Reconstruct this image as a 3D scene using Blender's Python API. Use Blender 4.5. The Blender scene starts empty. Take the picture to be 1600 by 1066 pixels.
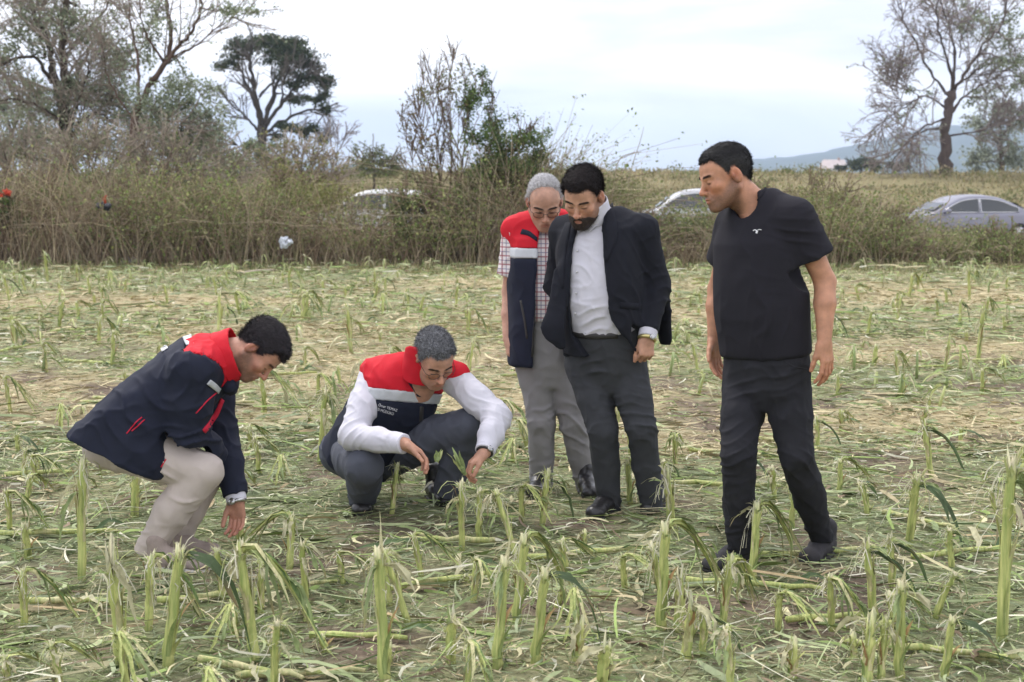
import bpy, math, random
import numpy as np
from mathutils import Vector, Matrix
from mathutils.bvhtree import BVHTree

scene = bpy.context.scene
C = scene.collection
# ------------------------------------------------------------------ camera
FPX = 2222.2                      # focal length in photograph pixels (50 mm on 36 mm, 1600 px)
PITCH = math.atan(265 / FPX)
CAMZ = 1.65
cam_d = bpy.data.cameras.new('camera')
cam_d.lens = 50; cam_d.sensor_width = 36
cam_d.clip_start = 0.1; cam_d.clip_end = 20000
cam_d.dof.use_dof = True; cam_d.dof.focus_distance = 6.3; cam_d.dof.aperture_fstop = 5.0
cam = bpy.data.objects.new('camera', cam_d); C.objects.link(cam)
cam.location = (0, 0, CAMZ); cam.rotation_euler = (math.pi / 2 - PITCH, 0, 0)
scene.camera = cam
# ------------------------------------------------------------------ sky and sun
SUN_EL, SUN_AZ = math.radians(52), math.radians(-40)     # azimuth from +Y towards +X
SUN_FROM = Vector((math.cos(SUN_EL) * math.sin(SUN_AZ), math.cos(SUN_EL) * math.cos(SUN_AZ), math.sin(SUN_EL)))
world = bpy.data.worlds.new('World'); scene.world = world; world.use_nodes = True
nt = world.node_tree; nt.nodes.clear()
def wn(t, **k):
    n = nt.nodes.new(t)
    for a, b in k.items(): setattr(n, a, b)
    return n
w_out = wn('ShaderNodeOutputWorld'); w_bg = wn('ShaderNodeBackground')
w_sky = wn('ShaderNodeTexSky', sky_type='NISHITA', sun_disc=False)
w_sky.sun_elevation = SUN_EL; w_sky.sun_rotation = SUN_AZ; w_sky.dust_density = 5.0
w_tc = wn('ShaderNodeTexCoord'); w_map = wn('ShaderNodeMapping')
w_map.inputs['Scale'].default_value = (1.6, 1.6, 9.0); w_map.inputs['Location'].default_value = (0.35, 0.2, 0.15)
w_n1 = wn('ShaderNodeTexNoise'); w_n1.inputs['Scale'].default_value = 1.5; w_n1.inputs['Detail'].default_value = 5.0; w_n1.inputs['Roughness'].default_value = 0.5
w_n1.inputs['Distortion'].default_value = 0.3
w_cr = wn('ShaderNodeValToRGB')
w_cr.color_ramp.elements[0].position = 0.38; w_cr.color_ramp.elements[0].color = (0.52, 0.54, 0.635, 1)
w_cr.color_ramp.elements[1].position = 0.60; w_cr.color_ramp.elements[1].color = (0.92, 0.915, 0.94, 1)
w_scale = wn('ShaderNodeVectorMath', operation='SCALE'); w_scale.inputs['Scale'].default_value = 0.09
w_mix = wn('ShaderNodeMix', data_type='RGBA'); w_mix.inputs['Factor'].default_value = 0.93
L_ = nt.links.new
L_(w_tc.outputs['Generated'], w_map.inputs['Vector']); L_(w_map.outputs['Vector'], w_n1.inputs['Vector'])
L_(w_n1.outputs['Fac'], w_cr.inputs['Fac']); L_(w_sky.outputs['Color'], w_scale.inputs[0])
L_(w_scale.outputs['Vector'], w_mix.inputs[6]); L_(w_cr.outputs['Color'], w_mix.inputs[7])
L_(w_mix.outputs[2], w_bg.inputs['Color']); L_(w_bg.outputs['Background'], w_out.inputs['Surface'])
w_bg.inputs['Strength'].default_value = 1.0
sun_d = bpy.data.lights.new('sun', 'SUN'); sun_d.energy = 1.2; sun_d.angle = math.radians(25); sun_d.color = (1, 0.95, 0.88)
sun = bpy.data.objects.new('sun', sun_d); C.objects.link(sun)
sun.rotation_euler = (-SUN_FROM).to_track_quat('-Z', 'Y').to_euler(); sun.location = SUN_FROM * 50
vs = scene.view_settings
vs.view_transform = 'Standard'; vs.look = 'None'; vs.exposure = 1.05; vs.gamma = 1.0
scene.render.engine = 'CYCLES'
scene.cycles.max_bounces = 4; scene.cycles.diffuse_bounces = 2; scene.cycles.glossy_bounces = 2
scene.cycles.transparent_max_bounces = 6; scene.cycles.volume_bounces = 1; scene.cycles.transmission_bounces = 2
scene.cycles.use_denoising = True
scene.cycles.caustics_reflective = False; scene.cycles.caustics_refractive = False

# ------------------------------------------------------------------ helpers
SP, CP = math.sin(PITCH), math.cos(PITCH)
def W(px, py, Y):
    """World point at depth Y seen at photograph pixel (px, py)."""
    a = (px - 800) / FPX; b = (533 - py) / FPX
    dy = CP + b * SP; dz = -SP + b * CP; t = Y / dy
    return np.array([a * t, Y, CAMZ + dz * t])
def G(px, py, z=0.0):
    """Point of the level ground z seen at pixel (px, py)."""
    a = (px - 800) / FPX; b = (533 - py) / FPX
    dy = CP + b * SP; dz = -SP + b * CP; t = (z - CAMZ) / dz
    return np.array([a * t, dy * t, z])
def unit(v):
    v = np.asarray(v, float); return v / (np.linalg.norm(v) + 1e-12)
def A3(*v): return np.array(v, float)

_H = np.uint32
def _hash(ix, iy, iz, seed):
    h = (ix.astype(np.int64) * 374761393 + iy.astype(np.int64) * 668265263 + iz.astype(np.int64) * 2147483647 + seed * 974634777) & 0xffffffff
    h = ((h ^ (h >> 13)) * 1274126177) & 0xffffffff
    h = ((h ^ (h >> 16)) * 2246822519) & 0xffffffff
    return ((h ^ (h >> 15)) & 0xffffff).astype(np.float64) / 0xffffff
def vnoise(p, seed=0):
    """Value noise in 0..1 for points (N,3)."""
    p = np.asarray(p, float); i = np.floor(p).astype(np.int64); f = p - i; f = f * f * (3 - 2 * f)
    r = 0
    for dx in (0, 1):
        wx = f[:, 0] if dx else 1 - f[:, 0]
        for dy in (0, 1):
            wy = f[:, 1] if dy else 1 - f[:, 1]
            for dz in (0, 1):
                wz = f[:, 2] if dz else 1 - f[:, 2]
                r = r + wx * wy * wz * _hash(i[:, 0] + dx, i[:, 1] + dy, i[:, 2] + dz, seed)
    return r
def fbm(p, seed=0, oct=3):
    r = 0; a = 1; s = 0
    for o in range(oct):
        r = r + a * vnoise(np.asarray(p) * 2 ** o, seed + o * 17); s += a; a *= 0.5
    return r / s

# ------------------------------------------------------------------ materials
def new_mat(name):
    m = bpy.data.materials.new(name); m.use_nodes = True
    return m, m.node_tree, m.node_tree.nodes['Principled BSDF']
def nd(t, typ, **k):
    n = t.nodes.new(typ)
    for a, b in k.items():
        if a in n.inputs: n.inputs[a].default_value = b
        else: setattr(n, a, b)
    return n
def mat(name, col, rough=0.6, var=0.12, scale=30.0, bump=0.0, bscale=None, spec=0.5, metal=0.0, attr=None, detail=4.0, sheen=0.0, stretch=(1, 1, 1), sss=0.0, trans=0.0, crease=0.0, cscale=7.0):
    """Procedural material: base colour varied by noise, optional bump, optional vertex colour attribute."""
    m, t, p = new_mat(name); l = t.links.new
    tc = nd(t, 'ShaderNodeTexCoord'); mp = nd(t, 'ShaderNodeMapping'); mp.inputs['Scale'].default_value = stretch
    l(tc.outputs['Object'], mp.inputs['Vector'])
    n = nd(t, 'ShaderNodeTexNoise', Scale=scale, Detail=detail, Roughness=0.6); l(mp.outputs['Vector'], n.inputs['Vector'])
    mr = nd(t, 'ShaderNodeMapRange'); mr.inputs['From Min'].default_value = 0.25; mr.inputs['From Max'].default_value = 0.75
    mr.inputs['To Min'].default_value = 1 - var; mr.inputs['To Max'].default_value = 1 + var
    l(n.outputs['Fac'], mr.inputs['Value'])
    vm = nd(t, 'ShaderNodeVectorMath', operation='SCALE'); l(mr.outputs['Result'], vm.inputs['Scale'])
    if attr:
        a = nd(t, 'ShaderNodeAttribute', attribute_name=attr); l(a.outputs['Color'], vm.inputs[0])
    else:
        vm.inputs[0].default_value = col
    l(vm.outputs['Vector'], p.inputs['Base Color'])
    p.inputs['Roughness'].default_value = rough; p.inputs['Metallic'].default_value = metal
    p.inputs['Specular IOR Level'].default_value = spec
    if sheen:
        p.inputs['Sheen Weight'].default_value = sheen; p.inputs['Sheen Roughness'].default_value = 0.5
    if sss:
        p.inputs['Subsurface Weight'].default_value = sss; p.inputs['Subsurface Radius'].default_value = (0.012, 0.005, 0.003); p.inputs['Subsurface Scale'].default_value = 0.6
    if bump:
        b = nd(t, 'ShaderNodeBump', Strength=bump, Distance=0.01)
        n2 = nd(t, 'ShaderNodeTexNoise', Scale=bscale or scale * 3, Detail=3.0); l(mp.outputs['Vector'], n2.inputs['Vector'])
        l(n2.outputs['Fac'], b.inputs['Height']); l(b.outputs['Normal'], p.inputs['Normal'])
    if crease:
        n3 = nd(t, 'ShaderNodeTexNoise', Scale=cscale, Detail=2.0, noise_type='RIDGED_MULTIFRACTAL'); n3.inputs['Distortion'].default_value = 0.6
        m3 = nd(t, 'ShaderNodeMapping'); m3.inputs['Scale'].default_value = (1.2, 1.2, 0.7); m3.inputs['Rotation'].default_value = (0.3, 0.5, 0.2)
        l(tc.outputs['Object'], m3.inputs['Vector']); l(m3.outputs['Vector'], n3.inputs['Vector'])
        b3 = nd(t, 'ShaderNodeBump', Strength=crease, Distance=0.012); l(n3.outputs['Fac'], b3.inputs['Height'])
        if bump: l(b3.outputs['Normal'], b.inputs['Normal'])
        else: l(b3.outputs['Normal'], p.inputs['Normal'])
    if trans:
        out = t.nodes['Material Output']
        tr = nd(t, 'ShaderNodeBsdfTranslucent'); l(vm.outputs['Vector'], tr.inputs['Color'])
        mx = nd(t, 'ShaderNodeMixShader'); mx.inputs['Fac'].default_value = trans
        l(p.outputs['BSDF'], mx.inputs[1]); l(tr.outputs['BSDF'], mx.inputs[2]); l(mx.outputs['Shader'], out.inputs['Surface'])
    return m

# ------------------------------------------------------------------ mesh objects
def mesh_np(name, V, quads=None, tris=None, smooth=True, col=None):
    V = np.asarray(V, np.float32); me = bpy.data.meshes.new(name)
    nq = 0 if quads is None else len(quads); ntr = 0 if tris is None else len(tris)
    me.vertices.add(len(V)); me.vertices.foreach_set('co', V.ravel())
    idx = []; st = []; tot = []
    if nq: idx.append(np.asarray(quads, np.int32).ravel()); st.append(np.arange(nq) * 4)
    if ntr: idx.append(np.asarray(tris, np.int32).ravel()); st.append(nq * 4 + np.arange(ntr) * 3)
    idx = np.concatenate(idx); st = np.concatenate(st).astype(np.int32)
    me.loops.add(len(idx)); me.loops.foreach_set('vertex_index', idx.astype(np.int32))
    me.polygons.add(nq + ntr); me.polygons.foreach_set('loop_start', st)
    me.polygons.foreach_set('use_smooth', np.full(nq + ntr, smooth, bool))
    me.update(calc_edges=True)
    if col is not None:
        a = me.color_attributes.new('col', 'FLOAT_COLOR', 'POINT')
        c = np.ones((len(V), 4), np.float32); c[:, :3] = col; a.data.foreach_set('color', c.ravel())
    return me
def put(name, me, m=None, parent=None, loc=None):
    o = bpy.data.objects.new(name, me); C.objects.link(o)
    if m is not None and me is not None and not me.materials: me.materials.append(m)
    if parent is not None: o.parent = parent
    if loc is not None: o.location = loc
    return o
def tag(o, label=None, cat=None, group=None, kind=None):
    if label: o['label'] = label
    if cat: o['category'] = cat
    if group: o['group'] = group
    if kind: o['kind'] = kind
    return o
def empty(name, loc=(0, 0, 0), rz=0.0):
    o = bpy.data.objects.new(name, None); C.objects.link(o); o.location = loc; o.rotation_euler = (0, 0, rz)
    o.empty_display_size = 0.2
    return o
class MB:
    """Collects quads/tris as numpy and builds ONE mesh."""
    def __init__(s): s.V = []; s.Q = []; s.T = []; s.K = []; s.n = 0
    def add(s, V, Q=None, T=None, col=None):
        V = np.asarray(V, float)
        if Q is not None and len(Q): s.Q.append(np.asarray(Q) + s.n)
        if T is not None and len(T): s.T.append(np.asarray(T) + s.n)
        s.V.append(V); s.n += len(V)
        if col is None: col = (1, 1, 1)
        s.K.append(np.broadcast_to(np.asarray(col, float), (len(V), 3)))
    def mesh(s, name, smooth=True, col=False, off=None):
        V = np.concatenate(s.V)
        if off is not None: V = V - np.asarray(off)
        return mesh_np(name, V, np.concatenate(s.Q) if s.Q else None, np.concatenate(s.T) if s.T else None, smooth, np.concatenate(s.K) if col else None)
    def tube(s, pts, r, n=6, col=None, cap=True, flat=None):
        """Tube along points with radius list; flat=(axis, factor) squashes it."""
        P = np.asarray(pts, float); m = len(P); r = np.broadcast_to(np.asarray(r, float), (m,))
        T = np.gradient(P, axis=0); T /= np.linalg.norm(T, axis=1)[:, None] + 1e-9
        ref = np.array([0, 0, 1.0]) if abs(T[0, 2]) < 0.8 else np.array([1.0, 0, 0])
        U = np.cross(T, ref); U /= np.linalg.norm(U, axis=1)[:, None] + 1e-9; Vv = np.cross(T, U)
        a = np.arange(n) * 2 * np.pi / n
        R = (U[:, None] * np.cos(a)[None, :, None] + Vv[:, None] * np.sin(a)[None, :, None]) * r[:, None, None]
        if flat is not None:
            w = unit(flat[0]); R = R + w * ((R @ w) * (flat[1] - 1))[..., None]
        V = (P[:, None] + R).reshape(-1, 3)
        i = np.arange(m - 1)[:, None] * n; j = np.arange(n)[None]; j2 = (j + 1) % n
        Q = np.stack([i + j, i + j2, i + n + j2, i + n + j], -1).reshape(-1, 4)
        Tr = []
        if cap:
            for b in range(1, n - 1): Tr.append((0, b + 1, b)); Tr.append(((m - 1) * n, (m - 1) * n + b, (m - 1) * n + b + 1))
        if col is not None and np.ndim(col) == 2: col = np.repeat(np.asarray(col), n, axis=0)
        s.add(V, Q, Tr, col)
    def box(s, c, size, R=None, col=None):
        h = np.asarray(size, float) / 2
        V = np.array([[x, y, z] for x in (-1, 1) for y in (-1, 1) for z in (-1, 1)]) * h
        if R is not None: V = V @ np.asarray(R).T
        s.add(V + np.asarray(c), [(0, 1, 3, 2), (4, 6, 7, 5), (0, 4, 5, 1), (2, 3, 7, 6), (0, 2, 6, 4), (1, 5, 7, 3)], None, col)
def catmull(P, n=6):
    """Smooth polyline through points (any dimension)."""
    P = np.asarray(P, float); Q = np.vstack([2 * P[0] - P[1], P, 2 * P[-1] - P[-2]]); out = []
    for i in range(len(P) - 1):
        p0, p1, p2, p3 = Q[i:i + 4]
        for t in np.linspace(0, 1, n, endpoint=False):
            out.append(0.5 * (2 * p1 + (p2 - p0) * t + (2 * p0 - 5 * p1 + 4 * p2 - p3) * t * t + (3 * p1 - p0 - 3 * p2 + p3) * t ** 3))
    out.append(P[-1]); return np.array(out)

# ------------------------------------------------------------------ signed distance volumes -> meshes
class Vol:
    def __init__(s, lo, hi, h):
        s.h = h; s.lo = np.array(lo, float); s.n = np.ceil((np.array(hi, float) - s.lo) / h).astype(int) + 1
        s.f = np.full(s.n, 1.0, np.float32)
        s.ax = [(s.lo[i] + h * np.arange(s.n[i])).astype(np.float32) for i in range(3)]
    def copy(s):
        v = object.__new__(Vol); v.h = s.h; v.lo = s.lo; v.n = s.n; v.ax = s.ax; v.f = s.f.copy(); return v
    def sub(s, lo, hi):
        sl = []
        for i in range(3):
            a = max(0, int(math.floor((lo[i] - s.lo[i]) / s.h))); b = min(s.n[i], int((hi[i] - s.lo[i]) / s.h) + 2)
            if b <= a: return None
            sl.append(slice(a, b))
        return tuple(sl), s.ax[0][sl[0]][:, None, None], s.ax[1][sl[1]][None, :, None], s.ax[2][sl[2]][None, None, :]
    def _ev(s, pr, pad):
        g = s.sub(pr[1] - pad, pr[2] + pad)
        if g is None: return None, None
        return g[0], pr[0](g[1], g[2], g[3]).astype(np.float32)
    def add(s, pr, k=0.01):
        sl, d = s._ev(pr, k + 3 * s.h)
        if sl is None: return s
        f = s.f[sl]
        if k > 0:
            h = np.maximum(k - np.abs(f - d), 0) / k; s.f[sl] = np.minimum(f, d) - h * h * k * 0.25
        else: s.f[sl] = np.minimum(f, d)
        return s
    def cut(s, pr, k=0.0):
        sl, d = s._ev(pr, k + 3 * s.h)
        if sl is None: return s
        f = s.f[sl]; d = -d
        if k > 0:
            h = np.maximum(k - np.abs(f - d), 0) / k; s.f[sl] = np.maximum(f, d) + h * h * k * 0.25
        else: s.f[sl] = np.maximum(f, d)
        return s
    def minus(s, o, off=0.0): s.f = np.maximum(s.f, -(o.f - off)); return s
    def field(s, fn):
        """fn(X,Y,Z) -> signed distance to keep (negative = keep)."""
        d = fn(s.ax[0][:, None, None], s.ax[1][None, :, None], s.ax[2][None, None, :]); s.f = np.maximum(s.f, d.astype(np.float32)); return s
    def plane(s, p, n):
        n = unit(n); c = float(np.dot(p, n))
        return s.field(lambda X, Y, Z: X * n[0] + Y * n[1] + Z * n[2] - c)
    def mesh(s):
        f = s.f.copy(); f[0] = f[-1] = 1; f[:, 0] = f[:, -1] = 1; f[:, :, 0] = f[:, :, -1] = 1
        ins = f < 0; i8 = ins.astype(np.int8)
        c = (i8[:-1, :-1, :-1] + i8[1:, :-1, :-1] + i8[:-1, 1:, :-1] + i8[1:, 1:, :-1] + i8[:-1, :-1, 1:] + i8[1:, :-1, 1:] + i8[:-1, 1:, 1:] + i8[1:, 1:, 1:])
        act = (c > 0) & (c < 8); cells = np.argwhere(act); N = len(cells)
        idx = np.full(act.shape, -1, np.int64); idx[act] = np.arange(N)
        off = np.array([[x, y, z] for x in (0, 1) for y in (0, 1) for z in (0, 1)])
        fc = np.stack([f[tuple((cells + o).T)] for o in off], 1)
        acc = np.zeros((N, 3)); cnt = np.zeros(N)
        for a in range(8):
            for b in range(a + 1, 8):
                if np.abs(off[a] - off[b]).sum() != 1: continue
                fa, fb = fc[:, a], fc[:, b]; m = (fa < 0) != (fb < 0)
                t = (fa[m] / (fa[m] - fb[m]))[:, None]
                acc[m] += off[a] + t * (off[b] - off[a]); cnt[m] += 1
        V = s.lo + (cells + acc / cnt[:, None]) * s.h
        Q = []
        for ax in range(3):
            o1, o2 = (ax + 1) % 3, (ax + 2) % 3
            sa = [slice(None)] * 3; sb = [slice(None)] * 3; sa[ax] = slice(None, -1); sb[ax] = slice(1, None)
            ch = ins[tuple(sa)] != ins[tuple(sb)]; e = np.argwhere(ch)
            e = e[(e[:, o1] > 0) & (e[:, o2] > 0)]
            flip = ins[tuple(e.T)]
            def at(d1, d2):
                q = e.copy(); q[:, o1] += d1; q[:, o2] += d2; return idx[tuple(q.T)]
            q = np.stack([at(-1, -1), at(0, -1), at(0, 0), at(-1, 0)], 1)
            q[~flip] = q[~flip][:, ::-1]; Q.append(q)
        return V, np.concatenate(Q)

def cone(a, b, ra, rb, flat=None):
    a = np.asarray(a, float); b = np.asarray(b, float); ab = b - a; L2 = max(float(ab @ ab), 1e-9)
    fs = 1.0 if flat is None else flat[1]
    w = None if flat is None else unit(flat[0])
    R = max(ra, rb) * max(1, fs) + 0.002
    def fn(X, Y, Z):
        x, y, z = X - a[0], Y - a[1], Z - a[2]
        t = np.clip((x * ab[0] + y * ab[1] + z * ab[2]) / L2, 0, 1)
        x = x - t * ab[0]; y = y - t * ab[1]; z = z - t * ab[2]
        if w is not None:
            c = (x * w[0] + y * w[1] + z * w[2]) * (1 / fs - 1); x = x + w[0] * c; y = y + w[1] * c; z = z + w[2] * c
        d = np.sqrt(x * x + y * y + z * z) - (ra + t * (rb - ra))
        return d * min(1, fs)
    return fn, np.minimum(a, b) - R, np.maximum(a, b) + R
def ell(c, r, R=None):
    c = np.asarray(c, float); r = np.asarray(r, float); m = r.max() + 0.002
    Rm = None if R is None else np.asarray(R, float)
    def fn(X, Y, Z):
        x, y, z = X - c[0], Y - c[1], Z - c[2]
        if Rm is not None:
            x, y, z = [x * Rm[0, i] + y * Rm[1, i] + z * Rm[2, i] for i in range(3)]
        k0 = np.sqrt((x / r[0]) ** 2 + (y / r[1]) ** 2 + (z / r[2]) ** 2) + 1e-6
        k1 = np.sqrt((x / r[0] ** 2) ** 2 + (y / r[1] ** 2) ** 2 + (z / r[2] ** 2) ** 2) + 1e-6
        return k0 * (k0 - 1) / k1
    return fn, c - m, c + m
def half(p, n, R):
    """Half space beyond plane (p,n), within R of p: for cutting cuffs and hems."""
    p = np.asarray(p, float); n = unit(n)
    def fn(X, Y, Z):
        x, y, z = X - p[0], Y - p[1], Z - p[2]
        return np.maximum(-(x * n[0] + y * n[1] + z * n[2]), np.sqrt(x * x + y * y + z * z) - R)
    return fn, p - R, p + R
def chain(v, P, R, k=0.015, flat=None):
    for i in range(len(P) - 1): v.add(cone(P[i], P[i + 1], R[i], R[i + 1], flat), k)
    return v
def loft(p0, p1, fwd, st, cap=0.02, twist=0.0):
    """Torso-like solid on the axis p0->p1; rows of st: t, side offset, front offset, half width, front depth, back depth, exponent."""
    p0 = np.asarray(p0, float); p1 = np.asarray(p1, float); L = np.linalg.norm(p1 - p0); ax = (p1 - p0) / L
    v = unit(np.asarray(fwd, float) - ax * np.dot(fwd, ax)); u = np.cross(v, ax)
    st = np.array(st, float); T = st[:, 0]
    m = np.abs(st[:, 1:6]).max() * 1.9 + 0.02
    def fn(X, Y, Z):
        x, y, z = X - p0[0], Y - p0[1], Z - p0[2]
        t = (x * ax[0] + y * ax[1] + z * ax[2]) / L
        uu = x * u[0] + y * u[1] + z * u[2]; vv = x * v[0] + y * v[1] + z * v[2]
        if twist:
            a = np.clip(t, 0, 1) * twist; uu, vv = uu * np.cos(a) - vv * np.sin(a), uu * np.sin(a) + vv * np.cos(a)
        I = lambda c: np.interp(t, T, st[:, c])
        uu = uu - I(1); vv = vv - I(2); a = I(3); bf = I(4); bb = I(5); n = I(6)
        b = np.where(vv > 0, bf, bb)
        q = (np.abs(uu / a) ** n + np.abs(vv / b) ** n + 1e-9) ** (1 / n)
        d = (q - 1) * np.minimum(a, b)
        e = np.maximum((t - T[-1]) * L, (T[0] - t) * L)
        h = np.maximum(cap - np.abs(d - e), 0) / cap
        return np.maximum(d, e) + h * h * cap * 0.25
    lo = np.minimum(p0, p1) - m; hi = np.maximum(p0, p1) + m
    return fn, lo, hi
def vnormals(V, Q):
    n = np.cross(V[Q[:, 2]] - V[Q[:, 0]], V[Q[:, 3]] - V[Q[:, 1]]); N = np.zeros_like(V)
    for i in range(4):
        for j in range(3): N[:, j] += np.bincount(Q[:, i], n[:, j], len(V))
    return N / (np.linalg.norm(N, axis=1)[:, None] + 1e-12)
def relax(V, Q, it=2, f=0.5):
    for _ in range(it):
        S = np.zeros_like(V); c = np.zeros(len(V))
        for a, b in ((0, 1), (1, 2), (2, 3), (3, 0)):
            for j in range(3): S[:, j] += np.bincount(Q[:, a], V[Q[:, b], j], len(V)) + np.bincount(Q[:, b], V[Q[:, a], j], len(V))
            c += np.bincount(Q[:, a], minlength=len(V)) + np.bincount(Q[:, b], minlength=len(V))
        V = V + f * (S / c[:, None] - V)
    return V
def folds(V, Q, specs, soft=0.003, scale=9.0, seed=1, stretch=(1, 1, 0.5)):
    """Cloth folds: specs = (centre, axis, wavelength, amplitude, radius, side or None)."""
    N = vnormals(V, Q); d = (fbm(V * np.array(stretch) * scale, seed, 3) - 0.5) * 2 * soft
    r = 1 - np.abs(2 * fbm(V * np.array((1, 1, 0.8)) * scale * 1.5 + 7.3, seed + 5, 2) - 1)
    d += (r ** 5 - 0.3) * soft * 1.0
    for k, (c, ax, lam, amp, rad, side) in enumerate(specs):
        q = V - c; w = np.exp(-(q * q).sum(1) / rad ** 2)
        if side is not None: w *= np.clip(0.35 + 0.9 * (N @ unit(side)), 0, 1)
        a = unit(ax); b = unit(np.cross(a, (0.3, -0.9, 0.2))); e = np.cross(a, b)
        m = vnoise(np.stack([q @ a / lam * 0.9, q @ b * 9, q @ e * 9], 1) + k * 3.7, seed + 50 + k); m = np.clip((m - 0.30) * 2.4, 0, 1)
        sl = (q @ b) * (0.9 if k % 2 else -0.9) + (q @ e) * 0.5
        ph = np.pi * ((q @ a) + sl * 0.55) / lam + 6.0 * fbm(V * 6 + k * 3.1, seed + 30 + k, 2)
        s = 1 - np.abs(np.sin(ph)); d += amp * 2.3 * w * m * (1.25 * s ** 2.2 - 0.32)
    return V + N * d[:, None]
def bvh(V, Q): return BVHTree.FromPolygons([Vector(v) for v in V], [tuple(int(i) for i in q) for q in Q])
CAMP = Vector((0, 0, CAMZ))
def hit(bv, px, py, off=0.004):
    """First point of a garment surface behind the photograph pixel, lifted by off."""
    d = Vector(W(px, py, 6.0)) - CAMP; d.normalize()
    for ox, oy in ((0, 0), (2, 0), (-2, 0), (0, 2), (0, -2), (4, 0), (-4, 0), (0, 4), (0, -4), (8, 0), (-8, 0), (0, 8), (0, -8)):
        dd = (Vector(W(px + ox, py + oy, 6.0)) - CAMP).normalized()
        r = bv.ray_cast(CAMP, dd)
        if r[0] is not None:
            n = r[1] if r[1].dot(d) < 0 else -r[1]
            q = CAMP + d * (r[0] - CAMP).length
            return np.array(q + n * off)
    return None
def patch(bv, A, B, n=10, m=4, off=0.004, th=0.004):
    """Thin piece of cloth lying on a garment, between two pixel polylines A and B."""
    def rs(P):
        P = catmull(P, 8) if len(P) > 2 else np.asarray(P, float)
        s = np.r_[0, np.cumsum(np.linalg.norm(np.diff(P, axis=0), axis=1))]; t = np.linspace(0, s[-1], n)
        return np.stack([np.interp(t, s, P[:, 0]), np.interp(t, s, P[:, 1])], 1)
    A = rs(A); B = rs(B); rows = []; last = None
    for a, b in zip(A, B):
        for t in np.linspace(0, 1, m):
            q = a + (b - a) * t; h = hit(bv, q[0], q[1], off)
            if h is None: h = last if last is not None else W(q[0], q[1], 6.0)
            last = h; rows.append(h)
    V = np.array(rows); G_ = V.reshape(n, m, 3)
    Q = []
    for i in range(n - 1):
        for j in range(m - 1): Q.append((i * m + j, i * m + j + 1, (i + 1) * m + j + 1, (i + 1) * m + j))
    Q = np.array(Q); N = vnormals(V, Q); d = V - np.array(CAMP)
    s = np.where((N * d).sum(1) > 0, 1, -1)[:, None]
    V2 = V + N * s * th
    nb = len(V); S = []
    bd = [(j, j + 1) for j in range(m - 1)] + [(i * m + m - 1, (i + 1) * m + m - 1) for i in range(n - 1)] + [((n - 1) * m + j + 1, (n - 1) * m + j) for j in range(m - 1)] + [((i + 1) * m, i * m) for i in range(n - 1)]
    for a, b in bd: S.append((b, a, a + nb, b + nb))
    return np.vstack([V, V2]), np.vstack([Q, (Q + nb)[:, ::-1], np.array(S)])
# ------------------------------------------------------------------ ground
rng = np.random.default_rng(7)
def ground_z(x, y):
    x = np.asarray(x, float); y = np.asarray(y, float)
    z = np.interp(y, [-100, 26.5, 31, 36, 52, 62, 76, 84, 140, 260, 9000], [0, 0, -0.35, -0.5, -0.5, 0.25, 1.28, 1.40, 0.9, 0.2, -6.0])
    p = np.stack([x * 0.9, y * 0.9, 0 * x], -1).reshape(-1, 3); n = fbm(p, 3, 3).reshape(x.shape) - 0.5
    near = np.clip((27 - y) / 2, 0, 1) * np.clip((y + 3) / 3, 0, 1)
    far = np.clip((y - 54) / 8, 0, 1) * np.clip((200 - y) / 60, 0, 1)
    n2 = fbm(p * 0.12, 5, 2).reshape(x.shape) - 0.5
    return z + near * n * 0.045 + far * (n * 0.25 + n2 * 0.5)
def axis_pts(*seg):
    return np.unique(np.concatenate([np.arange(a, b, s) for a, b, s in seg] + [[seg[-1][1]]]))
gx = axis_pts((-4500, -600, 300), (-600, -60, 30), (-60, -13, 2), (-13, 13, 0.14), (13, 60, 2), (60, 600, 30), (600, 4500, 300))
gy = axis_pts((-60, 2, 4), (2, 12, 0.1), (12, 27, 0.2), (27, 90, 1.0), (90, 300, 10), (300, 4300, 250))
GX, GY = np.meshgrid(gx, gy, indexing='ij'); GZ = ground_z(GX, GY)
nx, ny = len(gx), len(gy); i_ = np.arange(nx - 1)[:, None] * ny + np.arange(ny - 1)[None]
gq = np.stack([i_, i_ + ny, i_ + ny + 1, i_ + 1], -1).reshape(-1, 4)
gv = np.stack([GX, GY, GZ], -1).reshape(-1, 3)
SOIL, STRAW, OLIVE, GRASS = np.array([0.15, 0.115, 0.085]), np.array([0.40, 0.335, 0.20]), np.array([0.185, 0.20, 0.105]), np.array([0.23, 0.20, 0.105])
STRAWP = [(-3.9, 10.6, 1.6, 1.1), (-2.6, 9.6, 1.3, 0.5), (0.4, 10.2, 1.6, 1.2), (-0.6, 12.5, 2.0, 1.2), (2.6, 9.3, 1.6, 0.7), (3.6, 13, 1.8, 1.0), (-2.2, 14.5, 2.2, 1.2), (1.6, 16.5, 2.5, 1.2), (-5, 18, 3, 1.5), (5.5, 19, 3, 2), (0.5, 20.5, 3, 1.3), (1.15, 8.6, 0.8, 0.6), (-1.2, 11.0, 1.0, 0.7)]
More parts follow.
